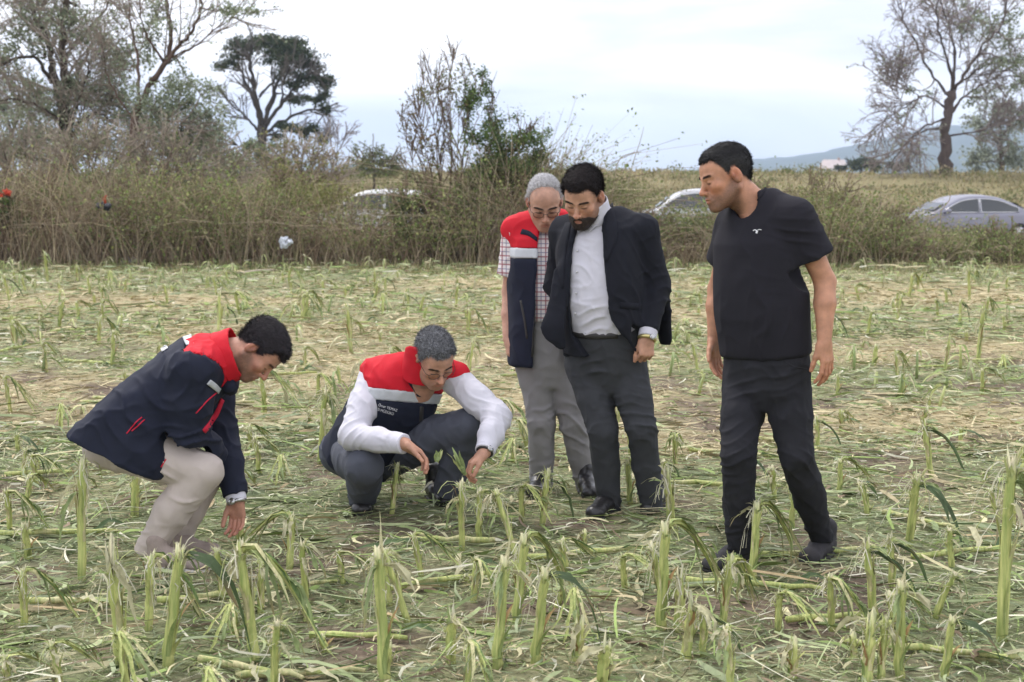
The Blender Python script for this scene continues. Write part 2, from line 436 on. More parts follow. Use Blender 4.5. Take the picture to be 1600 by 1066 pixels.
def zone(x, y):
    """Share of straw litter (0..1) and bare soil (0..1) at a place of the field."""
    p = np.stack([x, y, 0 * x], -1)
    st = np.zeros(len(x))
    for cx, cy, rx, ry in STRAWP: st = np.maximum(st, np.exp(-((x - cx) / rx) ** 2 - ((y - cy) / ry) ** 2))
    st = np.clip(st * 1.15 + (fbm(p * 1.3, 31, 3) - 0.5) * 0.9, 0, 1)
    st = np.maximum(st, np.clip((y - 9) / 14, 0, 0.28) * np.clip(fbm(p * 0.8, 12, 2) * 1.7, 0, 1))
    so = np.clip((fbm(p * 2.3 + 9, 41, 3) - 0.56) * 7, 0, 1) * np.clip((16 - y) / 5, 0, 1)
    return st, so
zs, zo = zone(gv[:, 0], gv[:, 1])
gc = OLIVE * (1 - zs[:, None]) + STRAW * zs[:, None]; gc = gc * (1 - zo[:, None]) + SOIL * zo[:, None]
w_ = np.clip((gv[:, 1] - 26) / 2, 0, 1)[:, None]; gc = gc * (1 - w_) + GRASS * w_
w_ = (np.clip((gv[:, 1] - 33) / 2, 0, 1) * np.clip((54 - gv[:, 1]) / 2, 0, 1))[:, None]; gc = gc * (1 - w_) + np.array([0.22, 0.20, 0.17]) * w_
w_ = np.clip((gv[:, 1] - 300) / 300, 0, 1)[:, None]; gc = gc * (1 - w_) + np.array([0.10, 0.12, 0.06]) * w_
M_GROUND = mat('field_soil', (1, 1, 1), rough=0.95, var=0.45, scale=38, bump=0.9, bscale=55, attr='col', spec=0.15, detail=8)
g_o = put('ground', mesh_np('ground', gv, gq, None, True, gc), M_GROUND); tag(g_o, kind='structure')

# ------------------------------------------------------------------ vegetation helpers
def tubes3(mb, P, R, col, sides=3):
    """Many thin tubes at once: P (B,m,3), R (B,m), col (B,3)."""
    B, m, _ = P.shape; T = np.gradient(P, axis=1); T /= np.linalg.norm(T, axis=2)[..., None] + 1e-9
    ref = np.where((np.abs(T[:, :1, 2]) < 0.8)[..., None], np.array([0, 0, 1.0]), np.array([1.0, 0, 0]))
    U = np.cross(T, ref); U /= np.linalg.norm(U, axis=2)[..., None] + 1e-9; Vv = np.cross(T, U)
    a = np.arange(sides) * 2 * np.pi / sides
    V = P[:, :, None] + (U[:, :, None] * np.cos(a)[None, None, :, None] + Vv[:, :, None] * np.sin(a)[None, None, :, None]) * R[:, :, None, None]
    o = (np.arange(B) * m * sides)[:, None, None]; i = np.arange(m - 1)[None, :, None] * sides; j = np.arange(sides)[None, None]; j2 = (j + 1) % sides
    Q = np.stack([o + i + j, o + i + j2, o + i + sides + j2, o + i + sides + j], -1).reshape(-1, 4)
    mb.add(V.reshape(-1, 3), Q, None, np.repeat(np.asarray(col, float), m * sides, axis=0))
def level(rng, P, R, k, t0, L, ang, trop, wob, m, rr, tp=0.25):
    """k child branches on each parent polyline; returns polylines and radii."""
    B, mp, _ = P.shape; n = B * k; b = np.repeat(np.arange(B), k); t = rng.uniform(t0, 1.0, n) * (mp - 1); i = np.minimum(t.astype(int), mp - 2); f = (t - i)[:, None]
    s = P[b, i] * (1 - f) + P[b, i + 1] * f; d0 = P[b, i + 1] - P[b, i]; d0 /= np.linalg.norm(d0, axis=1)[:, None] + 1e-9
    r0 = (R[b, i] * (1 - f[:, 0]) + R[b, i + 1] * f[:, 0]) * rr
    a = rng.normal(0, 1, (n, 3)); a -= d0 * (a * d0).sum(1)[:, None]; a /= np.linalg.norm(a, axis=1)[:, None]
    th = rng.uniform(ang[0], ang[1], n)[:, None]; d = d0 * np.cos(th) + a * np.sin(th)
    Ln = (rng.uniform(L[0], L[1], n) * (1.15 - 0.5 * t / (mp - 1)))[:, None] / (m - 1)
    out = [s]
    for q in range(m - 1):
        d = d + np.asarray(trop) / (m - 1) + rng.normal(0, wob, (n, 3)); d /= np.linalg.norm(d, axis=1)[:, None]; out.append(out[-1] + d * Ln)
    P2 = np.stack(out, 1); R2 = r0[:, None] * np.linspace(1, tp, m)[None]
    return P2, R2
def leaves(mb, rng, pts, size, col, cv=0.35, aspect=0.55, up=0.3):
    """One small leaf (folded quad) at each point."""
    n = len(pts); d = rng.normal(0, 1, (n, 3)); d[:, 2] -= up * 0.5; d /= np.linalg.norm(d, axis=1)[:, None]
    s = np.cross(d, rng.normal(0, 1, (n, 3)) + np.array([0, 0, 1.0])); s /= np.linalg.norm(s, axis=1)[:, None] + 1e-9
    L = rng.uniform(size[0], size[1], n)[:, None]
    V = np.stack([pts, pts + d * L * 0.5 + s * L * aspect * 0.5, pts + d * L, pts + d * L * 0.5 - s * L * aspect * 0.5], 1).reshape(-1, 3)
    c = np.asarray(col, float); c = np.tile(c, (n, 1)) if c.ndim == 1 else c[rng.integers(0, len(c), n)]
    c = c * rng.uniform(1 - cv, 1 + cv, n)[:, None]
    mb.add(V, np.arange(n * 4).reshape(-1, 4), None, np.repeat(c, 4, axis=0))
M_BARK = mat('bark', (1, 1, 1), rough=0.95, var=0.35, scale=9, bump=0.6, bscale=30, attr='col', spec=0.1, stretch=(1, 1, 0.3))
M_TWIG = mat('twigs', (1, 1, 1), rough=0.95, var=0.25, scale=3, attr='col', spec=0.1)
M_LEAF = mat('foliage', (1, 1, 1), rough=0.7, var=0.3, scale=2.5, attr='col', spec=0.2, trans=0.3)
def tree(name, label, Y, limbs, levels, clumps, bark, twig, leafcol, leaf=(0.05, 0.1), seed=1, base=None, cat='tree', group=None, spread=0.5, tips=0, tipcol=None):
    """Tree at depth Y: limbs as photograph polylines (points, r0, r1, depth spread), then twig levels, then foliage clumps."""
    rg = np.random.default_rng(seed); b = np.asarray(base if base is not None else limbs[0][0][0], float)
    root = W(b[0], b[1], Y); root[2] = ground_z(np.array([root[0]]), np.array([Y]))[0]
    t = empty(name, root); tag(t, label, cat, group); sc = Y / FPX
    tm = MB(); LP = []; LR = []
    for k, (pts, r0, r1, dy) in enumerate(limbs):
        P = np.array([W(p[0], p[1], Y) for p in pts])
        if k == 0: P = np.vstack([[P[0][0], P[0][1], root[2] - 0.1], P]) if P[0][2] > root[2] + 0.05 else P
        P = catmull(P, 5); n = len(P); u = np.linspace(0, 1, n)
        P[:, 1] += dy * u ** 0.8 * spread
        P += rg.normal(0, 1, (n, 3)) * (0.10 * r0 + 0.004 * Y * 0.1)
        R = r0 + (r1 - r0) * u ** 0.7; R = R * (1 + 0.12 * rg.normal(0, 1, n))
        if k == 0: R[:3] *= np.array([1.5, 1.25, 1.1])
        tm.tube(P, R, 9 if r0 > 0.08 else 6, np.asarray(bark) * rg.uniform(0.85, 1.15)); s = np.linspace(0, n - 1, 12); i = np.minimum(s.astype(int), n - 2); f = (s - i)[:, None]
        LP.append(P[i] * (1 - f) + P[i + 1] * f); LR.append(np.interp(s, np.arange(n), R))
    LP = np.array(LP); LR = np.array(LR); cm = MB(); P, R = LP, LR; last = None
    skip = 1 if len(limbs) > 1 else 0
    P, R = P[skip:], R[skip:]
    for q, lv in enumerate(levels):
        P2, R2 = level(rg, P, R, m=5, **lv); R2 = np.maximum(R2, 0.00035 * Y * (0.55 if q else 1))
        tubes3(tm if False else cm, P2, R2, np.asarray(twig) * rg.uniform(0.75, 1.25, (len(P2), 1)), 4 if q == 0 else 3); P, R = P2, R2; last = P2
    fm = MB()
    allp = LP.reshape(-1, 3)
    for cl in clumps:
        px, py, rx, ry, n = cl[:5]; col = leafcol if len(cl) < 6 else cl[5]; dyr = rg.uniform(-0.5, 0.5) * spread * 2
        c = W(px, py, Y) + A3(0, dyr, 0); ra = np.array([rx * sc, max(rx * sc * 0.8, 0.15), ry * sc])
        a = allp[np.argmin(((allp - c) ** 2).sum(1))]
        mid = (a + c) / 2 + rg.normal(0, 0.08 * rx * sc, 3); br = catmull([a, mid, c], 4); cm.tube(br, np.linspace(0.0012 * Y, 0.0005 * Y, len(br)) * 0.6, 4, twig)
        # sub-clumps
        m = max(3, int(n / 60)); ce = c + rg.normal(0, 0.45, (m, 3)) * ra
        tw = np.stack([np.repeat(c[None], m, 0), (c + ce) / 2 + rg.normal(0, 0.05, (m, 3)) * ra, ce], 1); tubes3(cm, tw, np.full((m, 3), 0.00028 * Y), np.tile(np.asarray(twig, float), (m, 1)))
        pts = ce[rg.integers(0, m, n)] + rg.normal(0, 0.20, (n, 3)) * ra; leaves(fm, rg, pts, leaf, col)
    if tips and last is not None:
        i = rg.integers(0, len(last), tips); j = rg.integers(1, 5, tips); leaves(fm, rg, last[i, j] + rg.normal(0, leaf[0] * 0.4, (tips, 3)), leaf, tipcol if tipcol is not None else leafcol)
    put('trunk', tm.mesh('trunk', True, True, root), M_BARK, t)
    cr = None
    if cm.n: cr = put('crown', cm.mesh('crown', True, True, root), M_TWIG, t)
    if fm.n:
        fo = put('foliage', fm.mesh('foliage', False, True, root), M_LEAF, cr or t); fo['kind'] = 'stuff'
    return t
BR = (0.10, 0.075, 0.06)
GREYG = [(0.28, 0.32, 0.21), (0.35, 0.39, 0.28), (0.23, 0.27, 0.16)]
TW1 = (0.33, 0.28, 0.235)
# big half-bare willow at the left
tree('willow_tree', 'tall half-bare willow with dark forked trunk at far left behind the scrub', 36, [
    ([(108, 335), (104, 260), (106, 185)], 0.24, 0.17, 0), ([(104, 200), (82, 135), (72, 88), (58, 50), (32, 5), (15, -50)], 0.13, 0.04, 1.0),
    ([(106, 185), (105, 105), (108, 60), (118, 0), (125, -70)], 0.13, 0.04, -1.0), ([(80, 128), (62, 92), (32, 100), (0, 112), (-30, 112)], 0.06, 0.02, -1.5), ([(108, 75), (135, 30), (165, -30)], 0.05, 0.02, 1.5),
    ([(106, 230), (130, 200), (165, 180), (195, 190)], 0.06, 0.015, -1.5), ([(104, 240), (75, 210), (40, 200), (15, 215)], 0.06, 0.015, 1.5), ([(108, 250), (140, 235), (175, 240), (200, 262)], 0.05, 0.012, 1.5), ([(105, 210), (95, 180), (60, 160), (35, 165)], 0.05, 0.012, -2), ([(106, 200), (135, 165), (160, 120), (170, 90)], 0.05, 0.012, -2), ([(72, 90), (50, 30), (60, -30)], 0.04, 0.015, 1), ([(118, 10), (90, -20), (80, -60)], 0.04, 0.015, -1)],
    [dict(k=16, t0=0.15, L=(0.9, 1.9), ang=(0.4, 1.0), trop=(0, 0, 0.15), wob=0.16, rr=0.4), dict(k=7, t0=0.15, L=(0.4, 0.9), ang=(0.3, 0.9), trop=(0, 0, -0.15), wob=0.2, rr=0.5), dict(k=3, t0=0.2, L=(0.2, 0.5), ang=(0.3, 0.9), trop=(0, 0, -0.3), wob=0.2, rr=0.6)],
    [(180, 150, 45, 40, 1900), (225, 200, 40, 50, 1900), (60, 230, 50, 40, 1500), (130, 140, 40, 30, 1000), (30, 150, 35, 30, 900), (150, 60, 50, 40, 800), (40, 60, 45, 40, 600), (150, 215, 45, 40, 1200), (95, 170, 40, 40, 900), (60, 20, 50, 35, 800), (120, 40, 45, 35, 800), (10, 100, 40, 40, 800), (180, 90, 40, 40, 900)], (0.085, 0.066, 0.052), TW1, GREYG, leaf=(0.06, 0.13), seed=3, spread=0.9, tips=2600)
tree('willow_tree', 'reddish-brown leaning tree with open spreading branches behind the scrub', 33.5, [
    ([(204, 330), (204, 240), (213, 178)], 0.10, 0.085, 0), ([(213, 180), (232, 135), (258, 95), (264, 45), (256, 0), (250, -60)], 0.085, 0.03, 0.5), ([(236, 130), (270, 85), (300, 58), (316, 28), (325, -15)], 0.06, 0.02, -1), ([(213, 175), (213, 105), (198, 40), (188, -40)], 0.05, 0.018, 1),
    ([(262, 92), (300, 72), (335, 40), (380, 15)], 0.035, 0.012, 1), ([(258, 95), (235, 60), (225, 20), (230, -30)], 0.035, 0.012, -1), ([(206, 210), (240, 200), (275, 190), (300, 205)], 0.035, 0.01, -1), ([(210, 190), (180, 150), (160, 110), (150, 60)], 0.03, 0.01, 1), ([(206, 230), (235, 228), (262, 215), (290, 230)], 0.03, 0.01, 1), ([(205, 255), (240, 262), (270, 262), (300, 270)], 0.025, 0.008, 0)],
    [dict(k=11, t0=0.25, L=(0.7, 1.5), ang=(0.35, 0.9), trop=(0, 0, 0.25), wob=0.14, rr=0.45), dict(k=6, t0=0.2, L=(0.3, 0.75), ang=(0.3, 0.9), trop=(0, 0, 0.05), wob=0.18, rr=0.5)],
    [(245, 175, 35, 40, 1100), (270, 225, 40, 30, 1200), (300, 215, 40, 35, 1000), (255, 140, 30, 30, 500), (340, 20, 50, 15, 220), (390, 15, 35, 12, 140), (285, 170, 30, 30, 800), (290, 120, 30, 30, 450), (225, 60, 35, 40, 500), (265, 30, 35, 30, 350), (320, 150, 30, 35, 500), (325, 190, 30, 30, 600)], (0.125, 0.085, 0.065), (0.29, 0.24, 0.20), GREYG, leaf=(0.05, 0.11), seed=4, tips=1500)
tree('willow_tree', 'pale grey-green tree cut by the left edge of the photograph', 46, [
    ([(12, 320), (10, 250), (18, 215)], 0.16, 0.1, 0), ([(18, 215), (5, 180), (-15, 140)], 0.08, 0.02, 1), ([(18, 215), (35, 170), (50, 130)], 0.07, 0.02, -1), ([(14, 235), (45, 220), (70, 230)], 0.05, 0.02, 1), ([(12, 250), (-10, 230), (-30, 220)], 0.05, 0.02, 1)],
    [dict(k=12, t0=0.2, L=(0.8, 1.7), ang=(0.4, 1), trop=(0, 0, 0.1), wob=0.15, rr=0.45), dict(k=5, t0=0.2, L=(0.4, 0.8), ang=(0.3, 0.9), trop=(0, 0, -0.1), wob=0.2, rr=0.5)],
    [(10, 160, 40, 30, 500), (40, 200, 35, 35, 600), (0, 230, 35, 30, 500), (70, 255, 30, 18, 400), (-20, 180, 30, 40, 300)], BR, (0.32, 0.29, 0.25), GREYG, leaf=(0.07, 0.14), seed=5, tips=700)
DKG = [(0.045, 0.066, 0.034), (0.06, 0.082, 0.042), (0.08, 0.10, 0.05)]
tree('umbrella_tree', 'dark green broad-crowned tree with see-through branches, standing far behind the scrub', 82, [
    ([(408, 262), (409, 222), (409, 196)], 0.34, 0.25, 0), ([(408, 200), (396, 165), (374, 122), (362, 95)], 0.16, 0.06, 2), ([(409, 200), (404, 150), (400, 102), (404, 76)], 0.16, 0.06, -2), ([(410, 200), (424, 150), (440, 105), (450, 80)], 0.17, 0.06, 1), ([(412, 200), (440, 165), (472, 130), (498, 115)], 0.15, 0.05, -1), ([(412, 206), (450, 182), (488, 168), (508, 170)], 0.12, 0.04, 2), ([(406, 206), (382, 182), (352, 152)], 0.10, 0.03, 0), ([(405, 150), (425, 120), (432, 85)], 0.08, 0.03, 2), ([(440, 165), (450, 130), (470, 100)], 0.08, 0.03, -2), ([(412, 212), (450, 205), (490, 205)], 0.08, 0.03, 0)],
    [dict(k=12, t0=0.3, L=(1.0, 2.2), ang=(0.35, 0.9), trop=(0, 0, 0.3), wob=0.14, rr=0.5), dict(k=5, t0=0.3, L=(0.5, 1.0), ang=(0.4, 0.9), trop=(0, 0, 0.1), wob=0.18, rr=0.5)],
    [(385, 72, 34, 13, 1200), (412, 62, 34, 12, 1500), (440, 66, 34, 14, 1700), (462, 80, 30, 17, 1600), (482, 100, 26, 18, 1500), (498, 124, 18, 17, 1100), (470, 122, 28, 16, 1200), (445, 95, 28, 14, 700), (365, 95, 22, 14, 600), (505, 150, 14, 12, 450), (482, 158, 28, 8, 600), (512, 175, 10, 9, 260), (447, 198, 24, 9, 500), (478, 205, 24, 10, 600), (508, 210, 14, 11, 380), (430, 212, 18, 8, 260), (365, 82, 24, 10, 360, [(0.12, 0.12, 0.06), (0.10, 0.11, 0.06)]), (350, 105, 18, 14, 260, [(0.14, 0.13, 0.08)]), (420, 90, 35, 12, 350), (450, 150, 20, 15, 220), (345, 140, 18, 18, 170, [(0.15, 0.15, 0.1)])],
    (0.075, 0.066, 0.06), (0.14, 0.125, 0.115), DKG, leaf=(0.10, 0.22), seed=6, spread=1.2)
PALEG = [(0.22, 0.27, 0.14), (0.27, 0.31, 0.19), (0.18, 0.22, 0.10)]
tree('shrub', 'pale green rounded bush under the dark broad-crowned tree', 58, [([(405, 300), (404, 270)], 0.08, 0.06, 0), ([(404, 275), (385, 245), (365, 225)], 0.05, 0.02, 1), ([(404, 275), (425, 250), (440, 235)], 0.05, 0.02, -1), ([(404, 272), (405, 245), (408, 225)], 0.05, 0.02, 0)],
    [dict(k=10, t0=0.2, L=(0.6, 1.2), ang=(0.4, 1), trop=(0, 0, 0.3), wob=0.15, rr=0.5)],
    [(375, 262, 40, 20, 1200), (420, 250, 28, 22, 1100), (440, 262, 22, 18, 800), (400, 235, 24, 15, 600), (350, 258, 30, 22, 800), (330, 235, 35, 25, 600, GREYG), (320, 200, 35, 40, 550, GREYG), (350, 205, 30, 30, 350, GREYG)], BR, (0.2, 0.18, 0.15), PALEG, leaf=(0.08, 0.17), seed=7, cat='bush')
tree('shrub', 'olive green far bush left of the tall upright shrub', 64, [([(585, 300), (585, 272)], 0.07, 0.05, 0), ([(585, 275), (565, 250), (552, 240)], 0.04, 0.02, 1), ([(585, 275), (605, 255), (618, 245)], 0.04, 0.02, -1), ([(585, 272), (583, 245), (582, 230)], 0.04, 0.02, 0)],
    [dict(k=8, t0=0.2, L=(0.6, 1.2), ang=(0.4, 1), trop=(0, 0, 0.3), wob=0.15, rr=0.5)],
    [(560, 258, 24, 20, 800), (583, 242, 24, 17, 800), (612, 260, 28, 18, 800), (590, 268, 40, 14, 700), (636, 270, 18, 12, 300)], BR, (0.2, 0.18, 0.14), [(0.16, 0.18, 0.075), (0.20, 0.22, 0.10), (0.13, 0.15, 0.06)], leaf=(0.08, 0.16), seed=8, cat='bush')
tree('sapling', 'small bare grey sapling between the dark tree and the far bush', 52, [([(524, 300), (526, 262), (525, 240)], 0.035, 0.025, 0), ([(525, 245), (515, 220), (508, 200)], 0.02, 0.008, 0.5), ([(525, 243), (536, 220), (545, 205)], 0.02, 0.008, -0.5), ([(526, 250), (528, 215), (527, 198)], 0.02, 0.008, 0)],
    [dict(k=8, t0=0.2, L=(0.4, 0.9), ang=(0.3, 0.8), trop=(0, 0, 0.2), wob=0.15, rr=0.5), dict(k=4, t0=0.2, L=(0.2, 0.5), ang=(0.3, 0.8), trop=(0, 0, 0.1), wob=0.15, rr=0.6)], [], (0.18, 0.16, 0.16), (0.30, 0.28, 0.29), GREYG, seed=9)
# tall upright shrub in the scrub line, centre
GRN = [(0.11, 0.165, 0.055), (0.15, 0.21, 0.07), (0.085, 0.13, 0.045)]
STEMS = [([(700, 412), (698, 385), (697, 350)], 0.03, 0.026, 0), ([(692, 400), (684, 330), (665, 235), (648, 165)], 0.018, 0.006, 0.6), ([(695, 400), (690, 300), (680, 200), (674, 105)], 0.02, 0.006, -0.3), ([(700, 400), (705, 250), (700, 150), (706, 95)], 0.02, 0.006, 0.3), ([(705, 400), (720, 280), (730, 200), (745, 120)], 0.02, 0.006, -0.6), ([(710, 400), (735, 300), (760, 230), (772, 150)], 0.018, 0.006, 0.6), ([(713, 400), (750, 320), (790, 260), (828, 195)], 0.016, 0.005, -0.3), ([(715, 400), (765, 335), (815, 285), (855, 240)], 0.016, 0.005, 0.4), ([(690, 400), (655, 290), (632, 205)], 0.016, 0.005, -0.5), ([(696, 390), (668, 300), (655, 190), (660, 130)], 0.014, 0.005, 0.9), ([(703, 390), (712, 300), (715, 200), (725, 130)], 0.014, 0.005, 0.9), ([(700, 390), (690, 290), (695, 200), (688, 120)], 0.014, 0.005, -0.9)]
tree('upright_shrub', 'tall many-stemmed shrub with green leaves on its right side', 26.3, STEMS,
    [dict(k=13, t0=0.3, L=(0.35, 0.8), ang=(0.25, 0.6), trop=(0, 0, 0.35), wob=0.10, rr=0.5), dict(k=5, t0=0.2, L=(0.15, 0.4), ang=(0.3, 0.7), trop=(0, 0, 0.15), wob=0.14, rr=0.6)],
    [(735, 165, 26, 32, 840), (765, 185, 28, 38, 1040), (780, 235, 32, 26, 1120), (812, 225, 34, 22, 840), (842, 250, 24, 20, 640), (815, 262, 36, 18, 1040), (765, 262, 36, 20, 840), (740, 215, 26, 26, 600), (755, 130, 22, 22, 360), (700, 140, 40, 40, 440, [(0.17, 0.15, 0.07), (0.14, 0.16, 0.06)]), (665, 220, 35, 60, 400, [(0.19, 0.14, 0.08), (0.15, 0.14, 0.06)]), (830, 210, 30, 20, 240)], (0.13, 0.085, 0.062), (0.17, 0.125, 0.095), GRN, leaf=(0.035, 0.075), seed=10, spread=0.6, cat='shrub', tips=700, tipcol=[(0.16, 0.13, 0.06), (0.13, 0.15, 0.05)])
# big half-bare tree at the right
tree('willow_tree', 'big dark-trunked half-bare tree standing alone on the grassy bank at right', 77, [
    ([(1478, 285), (1478, 225), (1480, 185), (1487, 142)], 0.314, 0.237, 0), ([(1484, 152), (1462, 112), (1444, 64), (1428, 22), (1420, -20)], 0.094, 0.028, 2), ([(1487, 145), (1474, 102), (1456, 60), (1446, 18), (1440, -40)], 0.094, 0.028, -2), ([(1488, 142), (1495, 92), (1490, 42), (1480, 0), (1478, -50)], 0.101, 0.028, 1), ([(1490, 145), (1512, 102), (1536, 66), (1556, 38), (1562, -10)], 0.108, 0.035, -1), ([(1486, 178), (1515, 150), (1550, 130), (1605, 112)], 0.086, 0.028, 2),
    ([(1478, 184), (1440, 196), (1410, 215), (1384, 240)], 0.072, 0.021, -2), ([(1478, 200), (1445, 207), (1422, 236), (1404, 262)], 0.065, 0.021, 2), ([(1482, 170), (1442, 152), (1410, 168), (1376, 188), (1364, 212)], 0.065, 0.017, -1), ([(1480, 212), (1520, 206), (1552, 190)], 0.065, 0.021, -1), ([(1490, 138), (1530, 110), (1570, 90), (1620, 85)], 0.072, 0.021, 1), ([(1410, 168), (1402, 140), (1402, 110)], 0.029, 0.010, 0), ([(1440, 155), (1420, 130), (1405, 105)], 0.029, 0.010, 1), ([(1500, 90), (1515, 50), (1520, 10)], 0.043, 0.014, 2)],
    [dict(k=13, t0=0.2, L=(1.3, 3.0), ang=(0.4, 1.0), trop=(0, 0, 0.1), wob=0.16, rr=0.42), dict(k=7, t0=0.15, L=(0.6, 1.4), ang=(0.3, 1.0), trop=(0, 0, -0.1), wob=0.2, rr=0.5), dict(k=3, t0=0.2, L=(0.3, 0.7), ang=(0.3, 1.0), trop=(0, 0, -0.2), wob=0.2, rr=0.6)],
    [(1515, 30, 30, 22, 420), (1550, 45, 34, 28, 560), (1580, 75, 30, 26, 520), (1560, 100, 34, 20, 420), (1450, 140, 24, 18, 160), (1430, 170, 30, 20, 160), (1585, 30, 26, 30, 420), (1590, 130, 28, 18, 360), (1540, 150, 26, 16, 200)], (0.10, 0.078, 0.07), (0.26, 0.22, 0.205), GREYG, leaf=(0.10, 0.22), seed=11, spread=1.3, tips=1300)
tree('willow_tree', 'hazy grey-green tree behind the big bare one at the right edge', 105, [([(1565, 285), (1564, 240), (1562, 215)], 0.25, 0.18, 0), ([(1562, 220), (1545, 190), (1535, 165)], 0.1, 0.03, 2), ([(1562, 218), (1580, 185), (1600, 160)], 0.1, 0.03, -2), ([(1562, 220), (1565, 180), (1568, 150)], 0.1, 0.03, 0)],
    [dict(k=8, t0=0.2, L=(1.2, 2.5), ang=(0.4, 1), trop=(0, 0, 0.2), wob=0.15, rr=0.5)],
    [(1530, 200, 22, 30, 700), (1560, 175, 26, 30, 800), (1592, 190, 26, 34, 800), (1545, 240, 36, 24, 900), (1590, 245, 30, 24, 800), (1520, 255, 18, 14, 400)], BR, (0.18, 0.17, 0.16), [(0.27, 0.30, 0.23), (0.32, 0.35, 0.28)], leaf=(0.16, 0.34), seed=12)  # haze over this tree is put into its pale leaf colours
tree('willow_tree', 'low dark trees left of the bare trunk on the bank', 170, [([(1345, 276), (1345, 262)], 0.2, 0.15, 0), ([(1345, 262), (1330, 252)], 0.1, 0.03, 2), ([(1345, 262), (1362, 250)], 0.1, 0.03, 2)], [dict(k=5, t0=0.2, L=(1.0, 2.0), ang=(0.4, 1), trop=(0, 0, 0.2), wob=0.15, rr=0.5)],
    [(1330, 258, 14, 8, 300), (1352, 252, 14, 10, 350), (1372, 262, 12, 7, 260), (1395, 258, 12, 9, 260), (1415, 262, 10, 7, 200), (1313, 265, 10, 4, 150)], BR, (0.1, 0.09, 0.08), [(0.07, 0.09, 0.05), (0.09, 0.11, 0.06)], leaf=(0.3, 0.6), seed=13)

